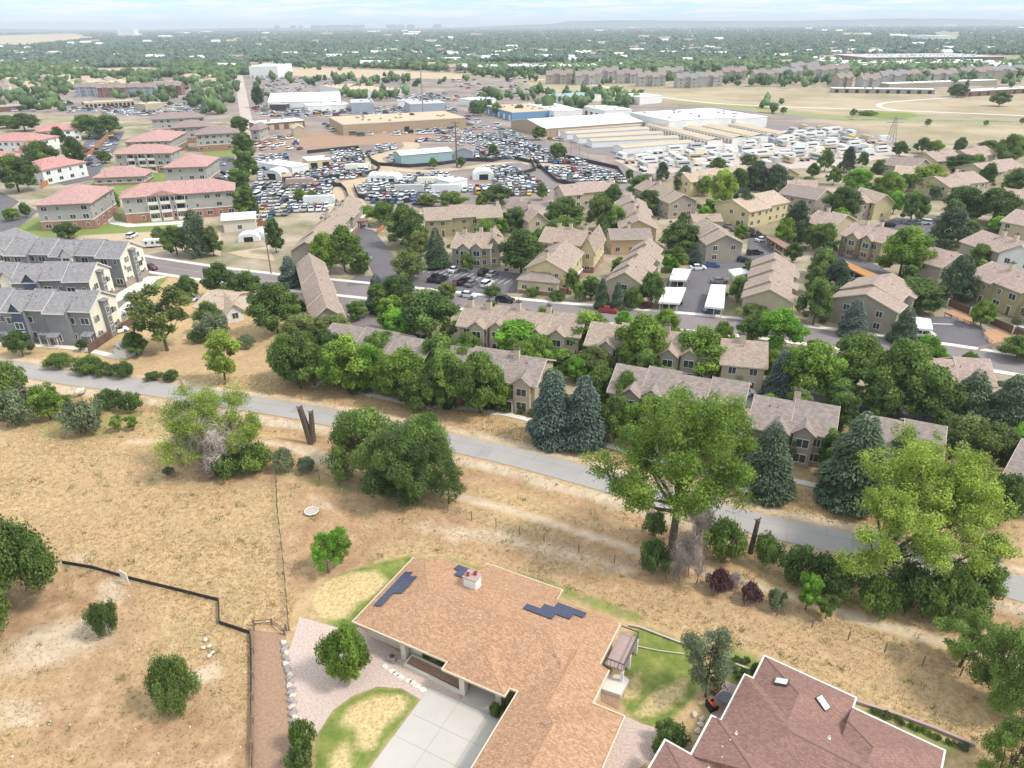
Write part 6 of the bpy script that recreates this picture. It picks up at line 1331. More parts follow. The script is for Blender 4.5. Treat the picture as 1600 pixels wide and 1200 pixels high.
def make_variant(kind, i, n=None, scale=1.0):
    """(crown mesh, trunk mesh) in unit size: radius 1, height 1"""
    sd_ = hash_(kind)*31+i
    if kind == 'dec': R, H = 4.0, 8.5; lb = crown_lobes(sd_, R, 2.0, 7.9, 34, (.19, .34), 'round', 1.1)[:-1]+[(0, 0, 5, 1.6, 2.2, .3)]; V, Fq, t = leaf_cloud('c', lb, n or 12000, .19*scale, sd_, shell=.3); tm = trunk_mb(sd_, H, R, 2, .22)
    elif kind == 'tall': R, H = 3.0, 9.5; lb = crown_lobes(sd_, R, 1.8, 8.8, 30, (.24, .38), 'tall', 1.1); V, Fq, t = leaf_cloud('c', lb, n or 13000, .185*scale, sd_, shell=.4); tm = trunk_mb(sd_, H, R, 2, .2)
    elif kind == 'sparse': R, H = 4.0, 9.0; lb = crown_lobes(sd_, R, 2.2, 8.5, 22, (.17, .33), 'vase', 1.1)[:-1]; V, Fq, t = leaf_cloud('c', lb, n or 9500, .175*scale, sd_, shell=.2); tm = trunk_mb(sd_, H, R, 2, .25, limbs=12)
    elif kind == 'multi': R, H = 4.0, 7.0; lb = crown_lobes(sd_, R, 1.0, 6.3, 30, (.18, .33), 'round', 1.12)[:-1]; V, Fq, t = leaf_cloud('c', lb, n or 15000, .18*scale, sd_, shell=.35); tm = trunk_mb(sd_, H, R, 1, .16, multi=4)
    elif kind == 'bush': R, H = 1.6, 1.9; lb = crown_lobes(sd_, R, .45, 1.5, 18, (.26, .42), 'round', 1.15)[:-1]; V, Fq, t = leaf_cloud('c', lb, n or 5200, .09*scale, sd_, shell=.3); tm = trunk_mb(sd_, H, R, 1, .06, multi=3)
    elif kind == 'brush': R, H = 1.8, 3.0; lb = crown_lobes(sd_, R, .5, 2.6, 14, (.3, .45)); V, Fq, t = leaf_cloud('c', lb, n or 7500, .26*scale, sd_, shell=.1, aspect=.035, upbias=0); tm = trunk_mb(sd_, H, R, 1, .06, multi=5)
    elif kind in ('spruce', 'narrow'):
        R, H = (2.8, 8.5) if kind == 'spruce' else (1.5, 8.5); r = np.random.default_rng(sd_); N_ = n or 14000
        h = 1-np.sqrt(r.random(N_)); nb = 30; lev = np.floor(h*nb)/nb+r.normal(size=N_)*.006; arm = r.integers(0, 15, N_)+np.floor(h*nb)*.37; a = arm*2*pi/15+r.normal(size=N_)*.10
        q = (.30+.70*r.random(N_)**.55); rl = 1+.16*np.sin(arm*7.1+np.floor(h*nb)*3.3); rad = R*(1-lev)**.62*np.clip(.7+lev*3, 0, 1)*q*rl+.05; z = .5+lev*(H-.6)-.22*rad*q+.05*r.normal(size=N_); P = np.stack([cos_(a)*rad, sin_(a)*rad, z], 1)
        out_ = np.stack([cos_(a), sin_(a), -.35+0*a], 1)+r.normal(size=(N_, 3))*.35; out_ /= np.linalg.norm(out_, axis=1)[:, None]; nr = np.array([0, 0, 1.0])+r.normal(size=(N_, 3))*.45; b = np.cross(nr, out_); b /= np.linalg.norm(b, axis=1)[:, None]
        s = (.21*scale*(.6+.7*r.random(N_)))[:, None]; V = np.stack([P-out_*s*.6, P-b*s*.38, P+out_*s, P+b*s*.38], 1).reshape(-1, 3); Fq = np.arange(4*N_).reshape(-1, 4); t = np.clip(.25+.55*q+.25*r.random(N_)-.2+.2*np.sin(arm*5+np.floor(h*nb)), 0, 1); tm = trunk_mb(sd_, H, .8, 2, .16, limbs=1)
    elif kind == 'pine': R, H = 3.4, 7.5; lb = [(a_*.96, b_*.96, c_, d_, e_*1.15, f_) for a_, b_, c_, d_, e_, f_ in crown_lobes(sd_, R, .7, 6.6, 64, (.13, .25), 'pine')]; V, Fq, t = leaf_cloud('c', lb, n or 15000, .17*scale, sd_, shell=.5, aspect=.3, upbias=.1); tm = trunk_mb(sd_, H, R, 2, .2, limbs=10)
    V = norm_mesh(V, R, H); q_ = np.percentile(np.hypot(V[:, 0], V[:, 1]), 97.5); V[:, :2] /= q_; V[:, 2] /= max(V[:, 2].max()*.99, .5); c = npmesh('crown', V, Fq, [M['leaf_mid']], attrs={'tint': ('FACE', 'FLOAT', t)})
    kz = .72 if kind == 'bush' else 1.0; tm.v = [(x/R*kz, y/R*kz, z/H*kz) for x, y, z in tm.v]; return c, tm.mesh('trunk', [M['bark']])
def hash_(s): return sum(ord(c)*(k+3) for k, c in enumerate(s))
cos_, sin_ = np.cos, np.sin
NV = dict(dec=6, tall=3, sparse=4, multi=2, bush=4, spruce=3, narrow=1, pine=3, brush=2)
def variant(kind, i):
    key = (kind, i % NV[kind])
    if key not in TREES: TREES[key] = make_variant(*key)
    return TREES[key]
LM = dict(D='leaf_dark', M='leaf_mid', L='leaf_light', B='leaf_bright', O='leaf_olive', Y='leaf_yellow', G='leaf_grey', S='needle_blue', K='needle_dark', P='needle_pine', R='leaf_maroon', W='twig_grey')
KN = dict(dec=('tree', 'tree'), tall=('tree', 'tree'), sparse=('tree', 'tree'), multi=('tree', 'tree'), bush=('bush', 'bush'), brush=('dead_brush', 'brush'), spruce=('spruce_tree', 'tree'), narrow=('spruce_tree', 'tree'), pine=('pine_tree', 'tree'))
ntree = 0
def plant(kind, col, u, vb, vt, w, label, group=None, big=None, rz=None, name=None):
    global ntree; ntree += 1
    P = at(u, vb); d_ = proj((P.x, P.y, 2))[2]; R = w/2*d_/FPX; H = max(.4, height_for(P, vt)); H = min(H, R*2.2*(1.9 if kind in ('tall', 'narrow') else 1.45))
    c, t = make_variant(kind, 100+ntree, big[0], big[1]) if big else variant(kind, ntree)
    nm, cat = KN['pine' if col == 'P' else kind]; a = ntree*1.7 if rz is None else rz
    o = empty(name or nm, (P.x, P.y, 0), a, (R, R, H)); tag(o, label, cat, group)
    inst('crown', c, o, mat=M[LM[col]]); inst('trunk' if kind not in ('bush', 'brush') else 'stems', t, o); return o
def far_tree(x, y, R, H, col, label, group, kind='dec'):
    global ntree; ntree += 1; c, t = FARV[ntree % len(FARV)]; o = empty('tree', (x, y, 0), ntree*1.7, (R, R, H)); tag(o, label, 'tree', group); inst('crown', c, o, mat=M[LM[col]]); inst('trunk', t, o)
FARV = [make_variant('dec', 50+i, 420, 3.4) for i in range(4)]
# foreground, one mesh each:  kind col u vbase vtop width | label | leaf count, leaf scale
for line in """multi M 572 735 636 125|left tree of the joined dark green clump between the trail and the brown yard|30000 .55
multi D 628 780 668 120|front middle tree of the joined dark green clump between the trail and the brown yard|30000 .55
multi M 662 752 646 105|right tree of the joined dark green clump between the trail and the brown yard|24000 .55
tall D 702 786 718 54|small leaning dark green tree at the right foot of the large multi stemmed tree|8000 .7
bush P 4 962 800 180|big dark pine cut off by the left edge beside the end of the silt fence|52000 .42
bush P 168 990 938 46|small round pine between the white sign and the bare slope|12000 .6
bush P 283 1106 1020 72|young bushy pine standing alone on the pale ground near the mulch strip|20000 .5
dec B 513 893 832 50|young bright green tree in the brown yard behind the lawn, left stem|9000 .8
dec B 533 878 820 44|bright green small tree joined to the right of the young tree in the brown yard|8000 .8
bush L 545 1056 976 76|round dark green tree at the left corner of the clay roofed house|20000 .62
sparse G 1102 1088 972 86|grey green airy tree between the back lawn and the patio|15000 .62
sparse M 1500 1040 965 90|spreading scrubby tree left of the larger clump at the right edge|12000 .7
multi M 1562 1104 966 108|large leafy green clump at the right edge below the dirt path|24000 .62
multi M 1572 1215 1130 100|bushy green tree in the bottom right corner|16000 .62""".splitlines():
    a, lb, q = line.split('|'); k, c, u, vb, vt, w = a.split(); n_, s_ = q.split(); plant(k, c, float(u), float(vb), float(vt), float(w), lb, None, (int(n_), float(s_)))
# cottonwoods built by hand: limbs first, leaf masses at the limb ends
def cottonwood(name, label, u, vb, H, seed, limbs, leafn, col, dead=0, r0=.38, lsz=.17, trunk_m='bark', ldrop=0.3, gs=1.0):
    r = random.Random(seed); P = at(u, vb); o = empty(name, P); tag(o, label, 'tree'); tm = MB(); lobes = []; dm = MB()
    def limb(p, d, L, w, depth):
        n = 3; q = p
        for i in range(n):
            d = (d+Vector((r.uniform(-.22, .22), r.uniform(-.22, .22), r.uniform(-.02, .16)))).normalized(); e = q+d*(L/n); tm.tube(q, e, w*(1-.25*i), w*(1-.25*(i+1)), n=7 if w > .2 else 5, caps=False); q = e
            if depth < 2 and i > 0:
                for _ in range(2): limb(q, (d+Vector((r.uniform(-.9, .9), r.uniform(-.9, .9), r.uniform(-.1, .5)))).normalized(), L*r.uniform(.35, .6), w*.45, depth+1)
        if depth >= 1 or True:
            for _ in range(2 if depth else 3):
                c = q+Vector((r.uniform(-.8, .8), r.uniform(-.8, .8), r.uniform(-.6, .5))); s = r.uniform(.55, 1.15)*gs**.7; lobes.append((c.x, c.y, c.z, s, s*r.uniform(.6, 1.0), r.random()))
        for _k in range(3 if L > 2.2*gs else 0): c = p.lerp(q, r.uniform(.35, .9))+Vector((r.uniform(-1, 1), r.uniform(-1, 1), r.uniform(-.9, .3))); s = r.uniform(.5, .9)*gs**.7; lobes.append((c.x, c.y, c.z, s, s, r.random()))
    for (dx, dy, z0, dz, L) in limbs:
        limb(Vector((dx*.15, dy*.15, z0*gs)), Vector((dx, dy, dz)).normalized(), L*gs, r0*.55*gs, 0)
    r0 *= gs; zt = (max(l[2] for l in limbs)+.3)*gs; tm.tube((0, 0, -.5), (0, 0, zt*.5), r0*1.15, r0*.9, n=10, caps=False); tm.tube((0, 0, zt*.5), (.1, 0, zt), r0*.9, r0*.6, n=10)
    V, Fq, t = leaf_cloud('c', lobes, leafn, lsz, seed, shell=.15, fall=ldrop)
    inst('crown', npmesh('crown', V, Fq, [M[LM[col]]], attrs={'tint': ('FACE', 'FLOAT', t)}), o); tm.build('trunk', [M[trunk_m]], o)
    if dead:
        for _ in range(dead):
            l = r.choice(lobes); c = Vector(l[:3])*.85; d = Vector((r.uniform(-1, 1), r.uniform(-1, 1), r.uniform(-.3, .7))).normalized(); e = c+d*r.uniform(1, 2.2); dm.tube(c, e, .05, .025, n=4)
            for _ in range(4): e2 = e+Vector((r.uniform(-.8, .8), r.uniform(-.8, .8), r.uniform(-.5, .6))); dm.tube(c.lerp(e, r.uniform(.3, 1)), e2, .03, .012, n=3)
        dm.build('dead_branches', [M['deadwood']], o)['kind'] = 'stuff'
    return o
cottonwood('cottonwood_tree', 'tall ragged cottonwood with bare grey branches leaning over the trail in the middle right', 1048, 872, 17, 5,
           ((-.9, .2, 6, .7, 5.5), (-.8, -.1, 5.4, .05, 5.2), (-.5, .5, 7, 1.3, 5.5), (.1, .1, 7.5, 1.6, 6), (.5, .5, 7, 1.5, 6.5), (1.0, -.1, 6, .6, 5.5), (-.2, -.5, 6.6, 1.0, 4.6), (.5, -.5, 6, .7, 4.6), (-.9, -.4, 6.2, .35, 4.6), (1.0, .5, 7, 1.3, 6.2), (.2, -.7, 5.8, .2, 3.6), (.9, .3, 5.6, .1, 4.2), (-.4, .6, 6, .5, 5)), 64000, 'L', 110, lsz=.14, gs=1.38)
cottonwood('cottonwood_tree', 'wide light green cottonwood with leaning trunk over the bushes at the right', 1372, 905, 13, 9,
           ((.9, .3, 2.5, .8, 7), (1.1, -.2, 2.5, .5, 7.5), (.2, .5, 3, 1.2, 7), (-.5, .4, 3, 1.0, 5.5), (.7, .9, 3, 1.0, 7.5), (1.2, .4, 2.2, .35, 8), (-.2, -.2, 3, 1.2, 5), (.5, .1, 3, 1.4, 7), (.6, -.6, 2.2, .3, 6), (-.6, -.4, 2.2, .5, 5), (1.0, .2, 2.4, .15, 6.5), (.2, -.7, 2.6, .5, 4), (1.1, .8, 3, .6, 7)), 74000, 'Y', 60, .4, lsz=.135, gs=1.28)
cottonwood('cottonwood_tree', 'half dead twisted tree with pale twigs and thin green leaves left of the tree stump', 350, 730, 10, 21,
           ((-.9, .1, 1.5, .8, 5), (-.3, .4, 2, 1.2, 6), (.4, .2, 2, 1.2, 5.5), (.9, -.1, 1.5, .7, 4.5), (-1.0, -.2, 1.2, .45, 4.5), (.2, -.3, 2, 1.0, 4.5), (-.6, -.5, 1.0, .3, 4.5), (.7, .5, 1.2, .5, 4.5)), 34000, 'Y', 190, .25, lsz=.12, trunk_m='bark_pale', gs=1.22)
for line in """sparse Y 352 600 455 58|thin tall yellow green tree with wispy top behind the half dead tree
sparse O 262 548 446 88|airy olive tree with a pale forked trunk left of the small tan house
bush W 495 700 660 1|x
sparse L 80 655 600 50|young light green tree in the bushes at the left edge near the trail
bush G 30 660 600 66|grey green shrub thicket at the left edge below the trail
bush M 15 620 560 60|dark green shrub mass at the left edge beside the trail
bush G 135 676 622 62|large grey green rounded shrub at the top of the dry field
bush D 172 635 607 44|low dark green shrub beside the pale boulder
bush D 205 640 612 36|small dark shrub right of the pale boulder
sparse L 208 672 650 22|tiny sapling at the upper edge of the dry field, right one
sparse L 186 674 650 22|tiny sapling at the upper edge of the dry field, left one
sparse L 105 652 615 30|small light green sapling beside the large grey green shrub
bush D 290 655 625 45|dark green shrub left of the half dead tree
bush G 265 742 728 20|small grey green tuft shrub in the dry field below the half dead tree
bush M 400 735 690 60|green shrub at the right foot of the half dead tree
bush G 445 735 697 36|grey green shrub at the top end of the wire fence
bush G 480 737 712 28|small grey green shrub right of the top end of the wire fence
bush M 95 574 550 44|green shrub in a row above the trail, left one
bush M 140 582 555 46|green shrub in a row above the trail, second from left
bush D 165 586 565 34|small dark shrub in the row above the trail beside the brown fence
bush D 195 588 563 34|dark round shrub in the row above the trail, right one
bush D 240 593 580 28|low flat shrub above the trail
bush D 268 594 578 28|low round shrub above the trail near the dead stub
dec D 36 556 515 40|round dark green tree in front of the nearest charcoal row
dec D 130 548 530 16|very small dark tree left of the brown fence
dec D 214 556 518 42|round dark tree beside the small grey shed
bush D 310 535 512 26|dark shrub in front of the small tan roofed house
bush G 385 543 522 30|grey bare shrub in the yellow field
bush G 335 530 485 50|grey green scrub in front of the small tan roofed house
dec M 330 520 470 40|mid green tree in front of the small tan roofed house
dec D 296 470 430 36|dark reddish green tree above the small tan roofed house
dec D 348 466 410 50|round dark tree beside the street above the small tan house
dec D 388 470 422 52|wide dark tree right of the round one beside the street
bush D 1020 892 842 50|round dark bush left of the dead brush under the tall cottonwood
bush D 1022 835 797 40|dark bush beside the trunk of the tall cottonwood
brush W 1072 905 815 64|tall grey dead brush at the foot of the tall cottonwood
brush W 1095 840 775 44|grey dead twigs hanging right of the cottonwood trunk
bush R 1122 922 890 40|dark red shrub below the cottonwood
bush R 1172 938 912 36|second dark red shrub to the right of the first
brush W 1148 915 895 30|low grey twiggy brush between the two dark red shrubs
bush G 1212 950 918 30|small grey green shrub beside the dark red ones
bush M 1130 868 812 70|broad green bush right of the cottonwood below the trail
bush M 1196 880 832 44|green bush beside the dead snag
bush D 1246 905 850 62|dark green thicket below the trail right of the dead snag
bush D 1298 925 862 74|dark grey green thicket left of the leaning trunk
bush M 1366 955 900 66|bright dark bush under the leaning trunk
bush D 1420 950 880 80|dark bush mass right of the leaning trunk
bush M 1480 962 890 90|big green bush under the right side of the wide cottonwood
bush M 1530 930 870 60|green bush at the right end under the wide cottonwood
sparse B 1258 952 900 44|small bright green tree beside the wire fence
sparse M 1290 965 932 34|smaller green tree right of the bright one beside the wire fence
bush D 1045 1165 1128 54|dark green shrub below the back lawn
bush M 1035 1180 1155 34|small shrub in front of the one below the back lawn
bush M 475 1168 1124 44|green shrub at the corner of the front lawn
bush D 470 1200 1168 46|darker shrub in the bottom left of the house yard
bush D 774 1118 1090 20|clipped dark shrub by the house entrance
bush D 792 1112 1092 18|second clipped dark shrub by the house entrance
bush D 665 1030 1020 12|small plant in the planter in front of the house
bush D 688 1040 1028 14|second small plant in the planter in front of the house
bush D 1180 1055 1035 20|dark plant in the bed beside the mauve roof
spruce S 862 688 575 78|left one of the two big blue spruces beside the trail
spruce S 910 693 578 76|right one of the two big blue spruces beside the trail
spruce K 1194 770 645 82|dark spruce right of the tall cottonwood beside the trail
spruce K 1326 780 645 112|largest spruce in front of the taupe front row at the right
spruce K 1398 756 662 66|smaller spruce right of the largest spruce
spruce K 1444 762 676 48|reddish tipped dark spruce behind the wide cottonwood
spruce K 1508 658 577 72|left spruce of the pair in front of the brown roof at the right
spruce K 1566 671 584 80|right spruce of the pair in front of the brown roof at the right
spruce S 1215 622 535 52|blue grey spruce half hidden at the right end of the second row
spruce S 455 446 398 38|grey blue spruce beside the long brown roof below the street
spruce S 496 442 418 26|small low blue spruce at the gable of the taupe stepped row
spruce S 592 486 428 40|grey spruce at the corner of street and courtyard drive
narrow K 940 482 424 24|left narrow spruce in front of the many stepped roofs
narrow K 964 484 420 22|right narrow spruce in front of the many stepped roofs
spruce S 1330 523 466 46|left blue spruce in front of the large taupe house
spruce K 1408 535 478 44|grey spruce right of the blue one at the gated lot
spruce K 683 418 348 40|dark conifer at the left end of the three chimney row
spruce S 1086 412 368 22|blue spruce left of the taupe house with a white door
spruce K 180 520 503 8|tiny blue spruce sapling by the nearest charcoal row
dec M 470 606 524 72|green tree at the left end of the front row
dec L 545 610 522 84|light green tree second from the left along the front row
dec L 640 628 545 78|light green tree over the path to the taupe front row
dec M 700 640 545 74|tree in the clump left of the tan front row
dec M 750 645 548 80|tree in the clump at the right, in front of the tan front row
dec M 725 605 540 60|tree behind the clump in front of the tan front row
dec D 434 520 440 78|large round dark green tree in the yellow field corner
dec O 480 545 488 66|olive green tree right of the large round dark tree
dec O 525 540 492 60|olive tree in front of the long brown roof
dec B 621 532 482 62|bright green tree over the white cars at the lower drive
dec D 672 533 452 96|big dark green tree at the left end of the second row
dec D 622 490 430 60|dark tree above the street at the drive corner
dec M 770 522 472 48|green tree in front of the second row, right of the end chimneys
dec D 850 534 478 46|dark green tree in the middle of the second row
dec B 808 556 500 84|bright spreading tree in front of the second row
dec L 918 552 486 84|large light green tree right of the bright spreading one
dec O 930 585 540 60|olive green tree behind the right blue spruce
dec L 1000 585 492 82|light green tree in the second row behind the cottonwood top
dec L 1092 590 512 88|light green tree in the second row right of the cottonwood top
bush M 1190 516 482 40|small green tree hedge beside the long white carport
dec B 1216 545 483 72|bright green round tree beside the street at the right
dec D 1270 508 434 56|dark tree left of the large taupe house
dec L 1260 624 530 96|light olive tree in the big clump at the right
dec M 1330 610 520 84|green tree at the top of the big clump at the right
dec M 1392 648 528 100|tree in the centre of the big clump at the right
dec D 1442 668 572 98|dark tree at the right of the big clump
dec D 1372 662 598 56|small dark tree at the lower front of the big clump
dec D 1308 645 592 66|dark tree at the lower left of the big clump
dec O 1500 740 650 84|dark olive tree below the pair of spruces at the right
dec O 1545 735 662 70|olive tree near the silver van at the right edge
dec D 1560 820 740 60|dark shrubby tree at the right edge beside the trail
tall D 1290 742 642 40|dark upright tree left of the largest spruce
dec D 1425 486 434 82|dark rounded tree right of the large taupe house
pine K 1490 470 398 58|dark pine in front of the olive townhouse row
dec L 1405 434 352 78|light green tree in front of the decks
pine K 1480 385 322 62|large dark pine beside the back lot
pine K 1240 378 312 46|dark pine between the two large yellow and tan houses
tall L 1312 372 330 26|light columnar tree beside the deck house
dec M 1285 395 348 44|mid green tree beside the dark red carport
pine K 1282 432 384 48|dark rounded pine behind the six stepped roofs
pine K 1305 452 404 44|dark pine right of the six stepped roofs
dec D 1237 410 378 28|small dark tree below the dark red carport
dec D 1062 395 345 62|round green tree right of the orange tan row
dec B 1046 424 396 30|small bright green tree left of the upper white carport
bush Y 1066 412 394 24|yellow green shrub right of the small bright tree
dec M 1152 470 430 34|green tree at the side of the long white carport
dec O 1175 500 474 50|olive shrubs beside the long white carport
dec D 815 428 358 74|big dark tree left of the yellow corner townhouse
dec D 882 362 308 62|big dark tree behind the yellow tan row
dec D 806 360 322 48|dark round tree left of the yellow tan row
dec O 936 360 302 42|olive tree right of the big dark tree, upper one
dec M 962 372 320 40|mid green tree behind the orange tan row
dec D 958 322 286 30|dark tree beside the long low townhouse row
dec D 1005 312 272 54|dark green tree near the end of the diagonal street
dec D 1012 332 296 50|green tree in front of the one near the diagonal street end
pine K 1068 300 257 32|dark pine behind the cream row
pine K 1034 282 252 22|dark pine at the end of the diagonal street
dec Y 1125 330 262 44|tall yellow green tree in front of the cream row
pine K 1156 345 290 40|dark pine right of the tall yellow green tree
dec D 636 385 322 62|dark green tree at the left of the olive farthest row
dec O 640 440 388 56|olive tree at the corner of courtyard and parking lot
dec O 655 400 360 40|light olive tree between dark conifer and courtyard lot
dec M 600 352 314 40|tree behind the red brown carport
bush B 575 336 322 50|low bright green hedge at the mouth of the curved lane
dec L 510 428 362 52|light green tree at the left in front of the courtyard lot
dec M 540 425 352 52|green tree beside the left edge of the courtyard lot
tall D 432 395 325 26|dark columnar tree left of the taupe stepped row
pine K 312 400 306 46|large dark conifer tree in front of the long red roofed block
dec O 335 400 335 30|olive tree right of the large dark conifer
dec M 450 520 455 2|x
dec O 668 322 302 34|olive tree behind the farthest olive row, left one
dec M 708 325 298 46|tree behind the farthest olive row, right one
dec D 775 322 288 50|dark tree between the vehicle yard and the yellow tan row
dec D 755 335 300 30|x
dec D 842 219 197 24|round dark tree at the far side of the diagonal street
dec D 871 249 222 28|round dark tree inside the yard by the diagonal street
dec D 983 282 264 13|small round tree at the end of the salvage yard
dec D 770 246 224 18|dark tree in the middle of the vehicle yard
dec M 720 262 244 16|green tree below the teal workshop
dec M 677 264 246 16|small green tree at the black fence of the teal workshop
pine K 645 196 176 16|dark tree standing before the long tan warehouse
tall K 405 168 133 18|tall dark tree at the left end of the white barrel roofed warehouse
dec D 376 209 181 30|round dark tree beside the brown roofed blocks
tall D 384 250 206 34|tree in the column along the long side street, top one
tall D 388 285 235 36|tree in the column along the long side street, second
tall D 380 315 262 36|tree in the column along the long side street, third
tall D 388 345 288 38|tree in the column along the long side street, fourth
dec D 400 325 290 34|x
dec D 490 318 296 20|dark tree in the left part of the vehicle yard, right one
dec M 470 318 294 20|green tree in the left part of the vehicle yard, left one
dec D 30 300 240 66|dark tree mass at the left edge below the red roofs
dec D 5 295 245 60|x
dec D 72 272 218 54|big tree beside the yellow fence
dec D 122 262 208 30|dark tree between the two left parking lots
dec D 50 300 262 40|x
dec D 95 228 197 24|round dark tree between the bright red roofs
dec D 68 225 206 30|dark tree left of the round one between the bright red roofs
dec D 140 216 178 50|dark tree row above the yellow fence, left one
dec D 172 210 178 44|dark tree row above the yellow fence, right one
dec D 40 205 176 46|dark tree group beside the long bright red roof
dec D 12 200 180 40|dark tree at the far left edge above the red roofs
dec M 165 255 235 22|green tree beside the pool side red block
dec M 325 270 245 26|tree beside the standing red block
dec M 330 280 262 22|lower tree beside the standing red block
dec M 178 330 295 28|tree between the two nearest red blocks
dec D 108 374 346 38|dark tree on the green lawn in front of the left red block
dec O 250 380 354 24|olive tree beside the white camper on the dirt lot
dec D 277 398 352 44|dark tree right of the white camper
dec O 292 385 345 26|x
dec D 42 340 315 16|small dark tree left of the left red block
dec L 20 345 325 24|light shrubby tree at the corner of the left side street
pine K 1210 300 256 48|dark pine cluster among the upper right houses, left one
pine K 1180 296 250 44|dark pine in front of the motorhome lot
dec D 1152 300 262 30|dark tree left of the dark pine in front of the motorhome lot
dec M 1288 268 232 26|tree on the edge of the motorhome lot
pine K 1322 270 228 26|dark pine on the edge of the motorhome lot
dec D 1346 262 236 18|small dark round tree on the edge of the motorhome lot
dec B 1338 305 262 48|bright green tree among the upper right houses
dec D 1312 345 290 58|dark bushy tree behind the grey townhouse
dec L 1386 312 268 46|light green tree right of the bright one among the upper right houses
dec Y 1448 302 256 58|largest bright yellow green tree in the upper right
dec D 1372 278 248 26|dark round tree in front of the dark roofed apartment house
dec D 1405 244 220 24|dark tree at the edge of the dry field
dec D 1440 240 214 26|dark tree between light ones at the edge of the dry field
dec Y 1460 240 218 24|yellow green tree at the edge of the dry field
dec D 1498 240 214 22|dark tree standing beside the dry field near the pinkish roofs
dec M 1572 260 208 40|light green tree at the right end of the dry field
dec D 1545 240 218 34|dark reddish tree left of the light one at the right end of the field
dec D 1500 276 240 50|dark tree clump above the gabled tan house
dec D 1422 348 296 44|dark tree right of the pale yellow gable
dec D 1500 345 290 70|dark tree at the left of the long upper right clump
dec D 1548 350 294 72|dark tree at the right of the long upper right clump
dec D 1590 300 262 50|dark tree at the right edge among pinkish roofs
dec B 1558 362 338 40|bright small tree below the long upper right clump
dec M 1526 420 380 36|mid green tree in front of the white gabled house
dec M 1580 432 395 30|green tree at the right edge beside the white gabled house
dec M 1588 560 525 60|green tree at the right edge below the gated lot
bush D 770 462 446 30|round dark clipped shrub below the parking lot
bush D 870 470 452 28|dark shrub in front of the low yellow wing
bush M 832 463 448 22|green shrub left of the dark one in front of the low yellow wing
bush R 1010 482 470 20|dark red shrub beside the lower white carport
bush M 988 482 446 34|green bush between the narrow spruces and the carport
bush M 1355 180 172 30|green shrubs at the creek crossing in the dry field
dec D 1560 166 142 30|dark tree standing at the far edge of the dry field near the right
dec D 1495 152 130 30|dark tree mass at the far building rows
dec M 880 580 545 50|green tree in the gap between the tan front row and the taupe front row
dec O 862 625 575 40|olive tree behind the left blue spruce
dec M 1150 600 560 50|green tree in front of the tan house with balconies
dec L 1040 620 575 54|light tree between the second row and the taupe front row
dec M 730 560 520 46|green tree in front of the left end of the second row
dec M 885 545 505 50|green tree between the dark green one and the large light one in the second row
dec L 590 612 560 50|light tree at the porch of the taupe front row
dec M 655 640 575 60|green tree just left of the clump before the tan front row
dec M 785 642 590 30|small green tree at the right of the clump before the tan front row
dec D 1230 720 650 34|dark tree between dark spruce and front row at the right
dec D 1480 800 725 70|dark tree behind the wide cottonwood at the right
bush D 1545 870 835 50|dark shrub behind the wide cottonwood beside the trail
dec O 700 470 440 30|olive tree left of the end chimney of the second row
dec M 560 500 470 34|small green tree right of the long brown roof
dec M 905 470 440 26|small green tree right of the yellow corner townhouse
dec M 730 425 395 24|reddish green tree in front of the three chimney row
bush M 560 425 405 30|shrubs along the left side of the courtyard lot
dec D 1530 445 410 30|dark tree left of the long deck
dec M 1355 400 375 26|green tree left of the light tree before the decks
dec M 1260 300 275 26|green tree between upper right houses
dec O 1170 262 240 30|olive tree at the lower edge of the motorhome lot
dec M 1120 268 245 24|green tree at the lower left edge of the motorhome lot
brush W 340 738 640 84|tangle of pale twigs under the half dead tree
brush W 300 705 640 50|grey twigs at the left foot of the half dead tree
bush D 358 742 700 60|dark bush at the base of the half dead tree
bush D 325 640 612 44|dark shrub above the half dead tree beside the trail
dec M 690 600 520 70|tall green tree behind the left end of the tan front row
dec L 820 590 530 50|light green tree behind the right end of the tan front row
dec M 975 650 575 50|green tree in front of the left end of the taupe front row behind the cottonwood
dec D 520 590 515 60|dark tree behind the left end of the front row
dec M 600 585 515 64|green tree over the roof of the leftmost front row
dec M 1310 395 370 24|x""".splitlines():
    a, lb = line.split('|')[:2]
    if lb == 'x': continue
    k, c, u, vb, vt, w = a.split(); plant(k, c, float(u), float(vb), float(vt), float(w), lb)
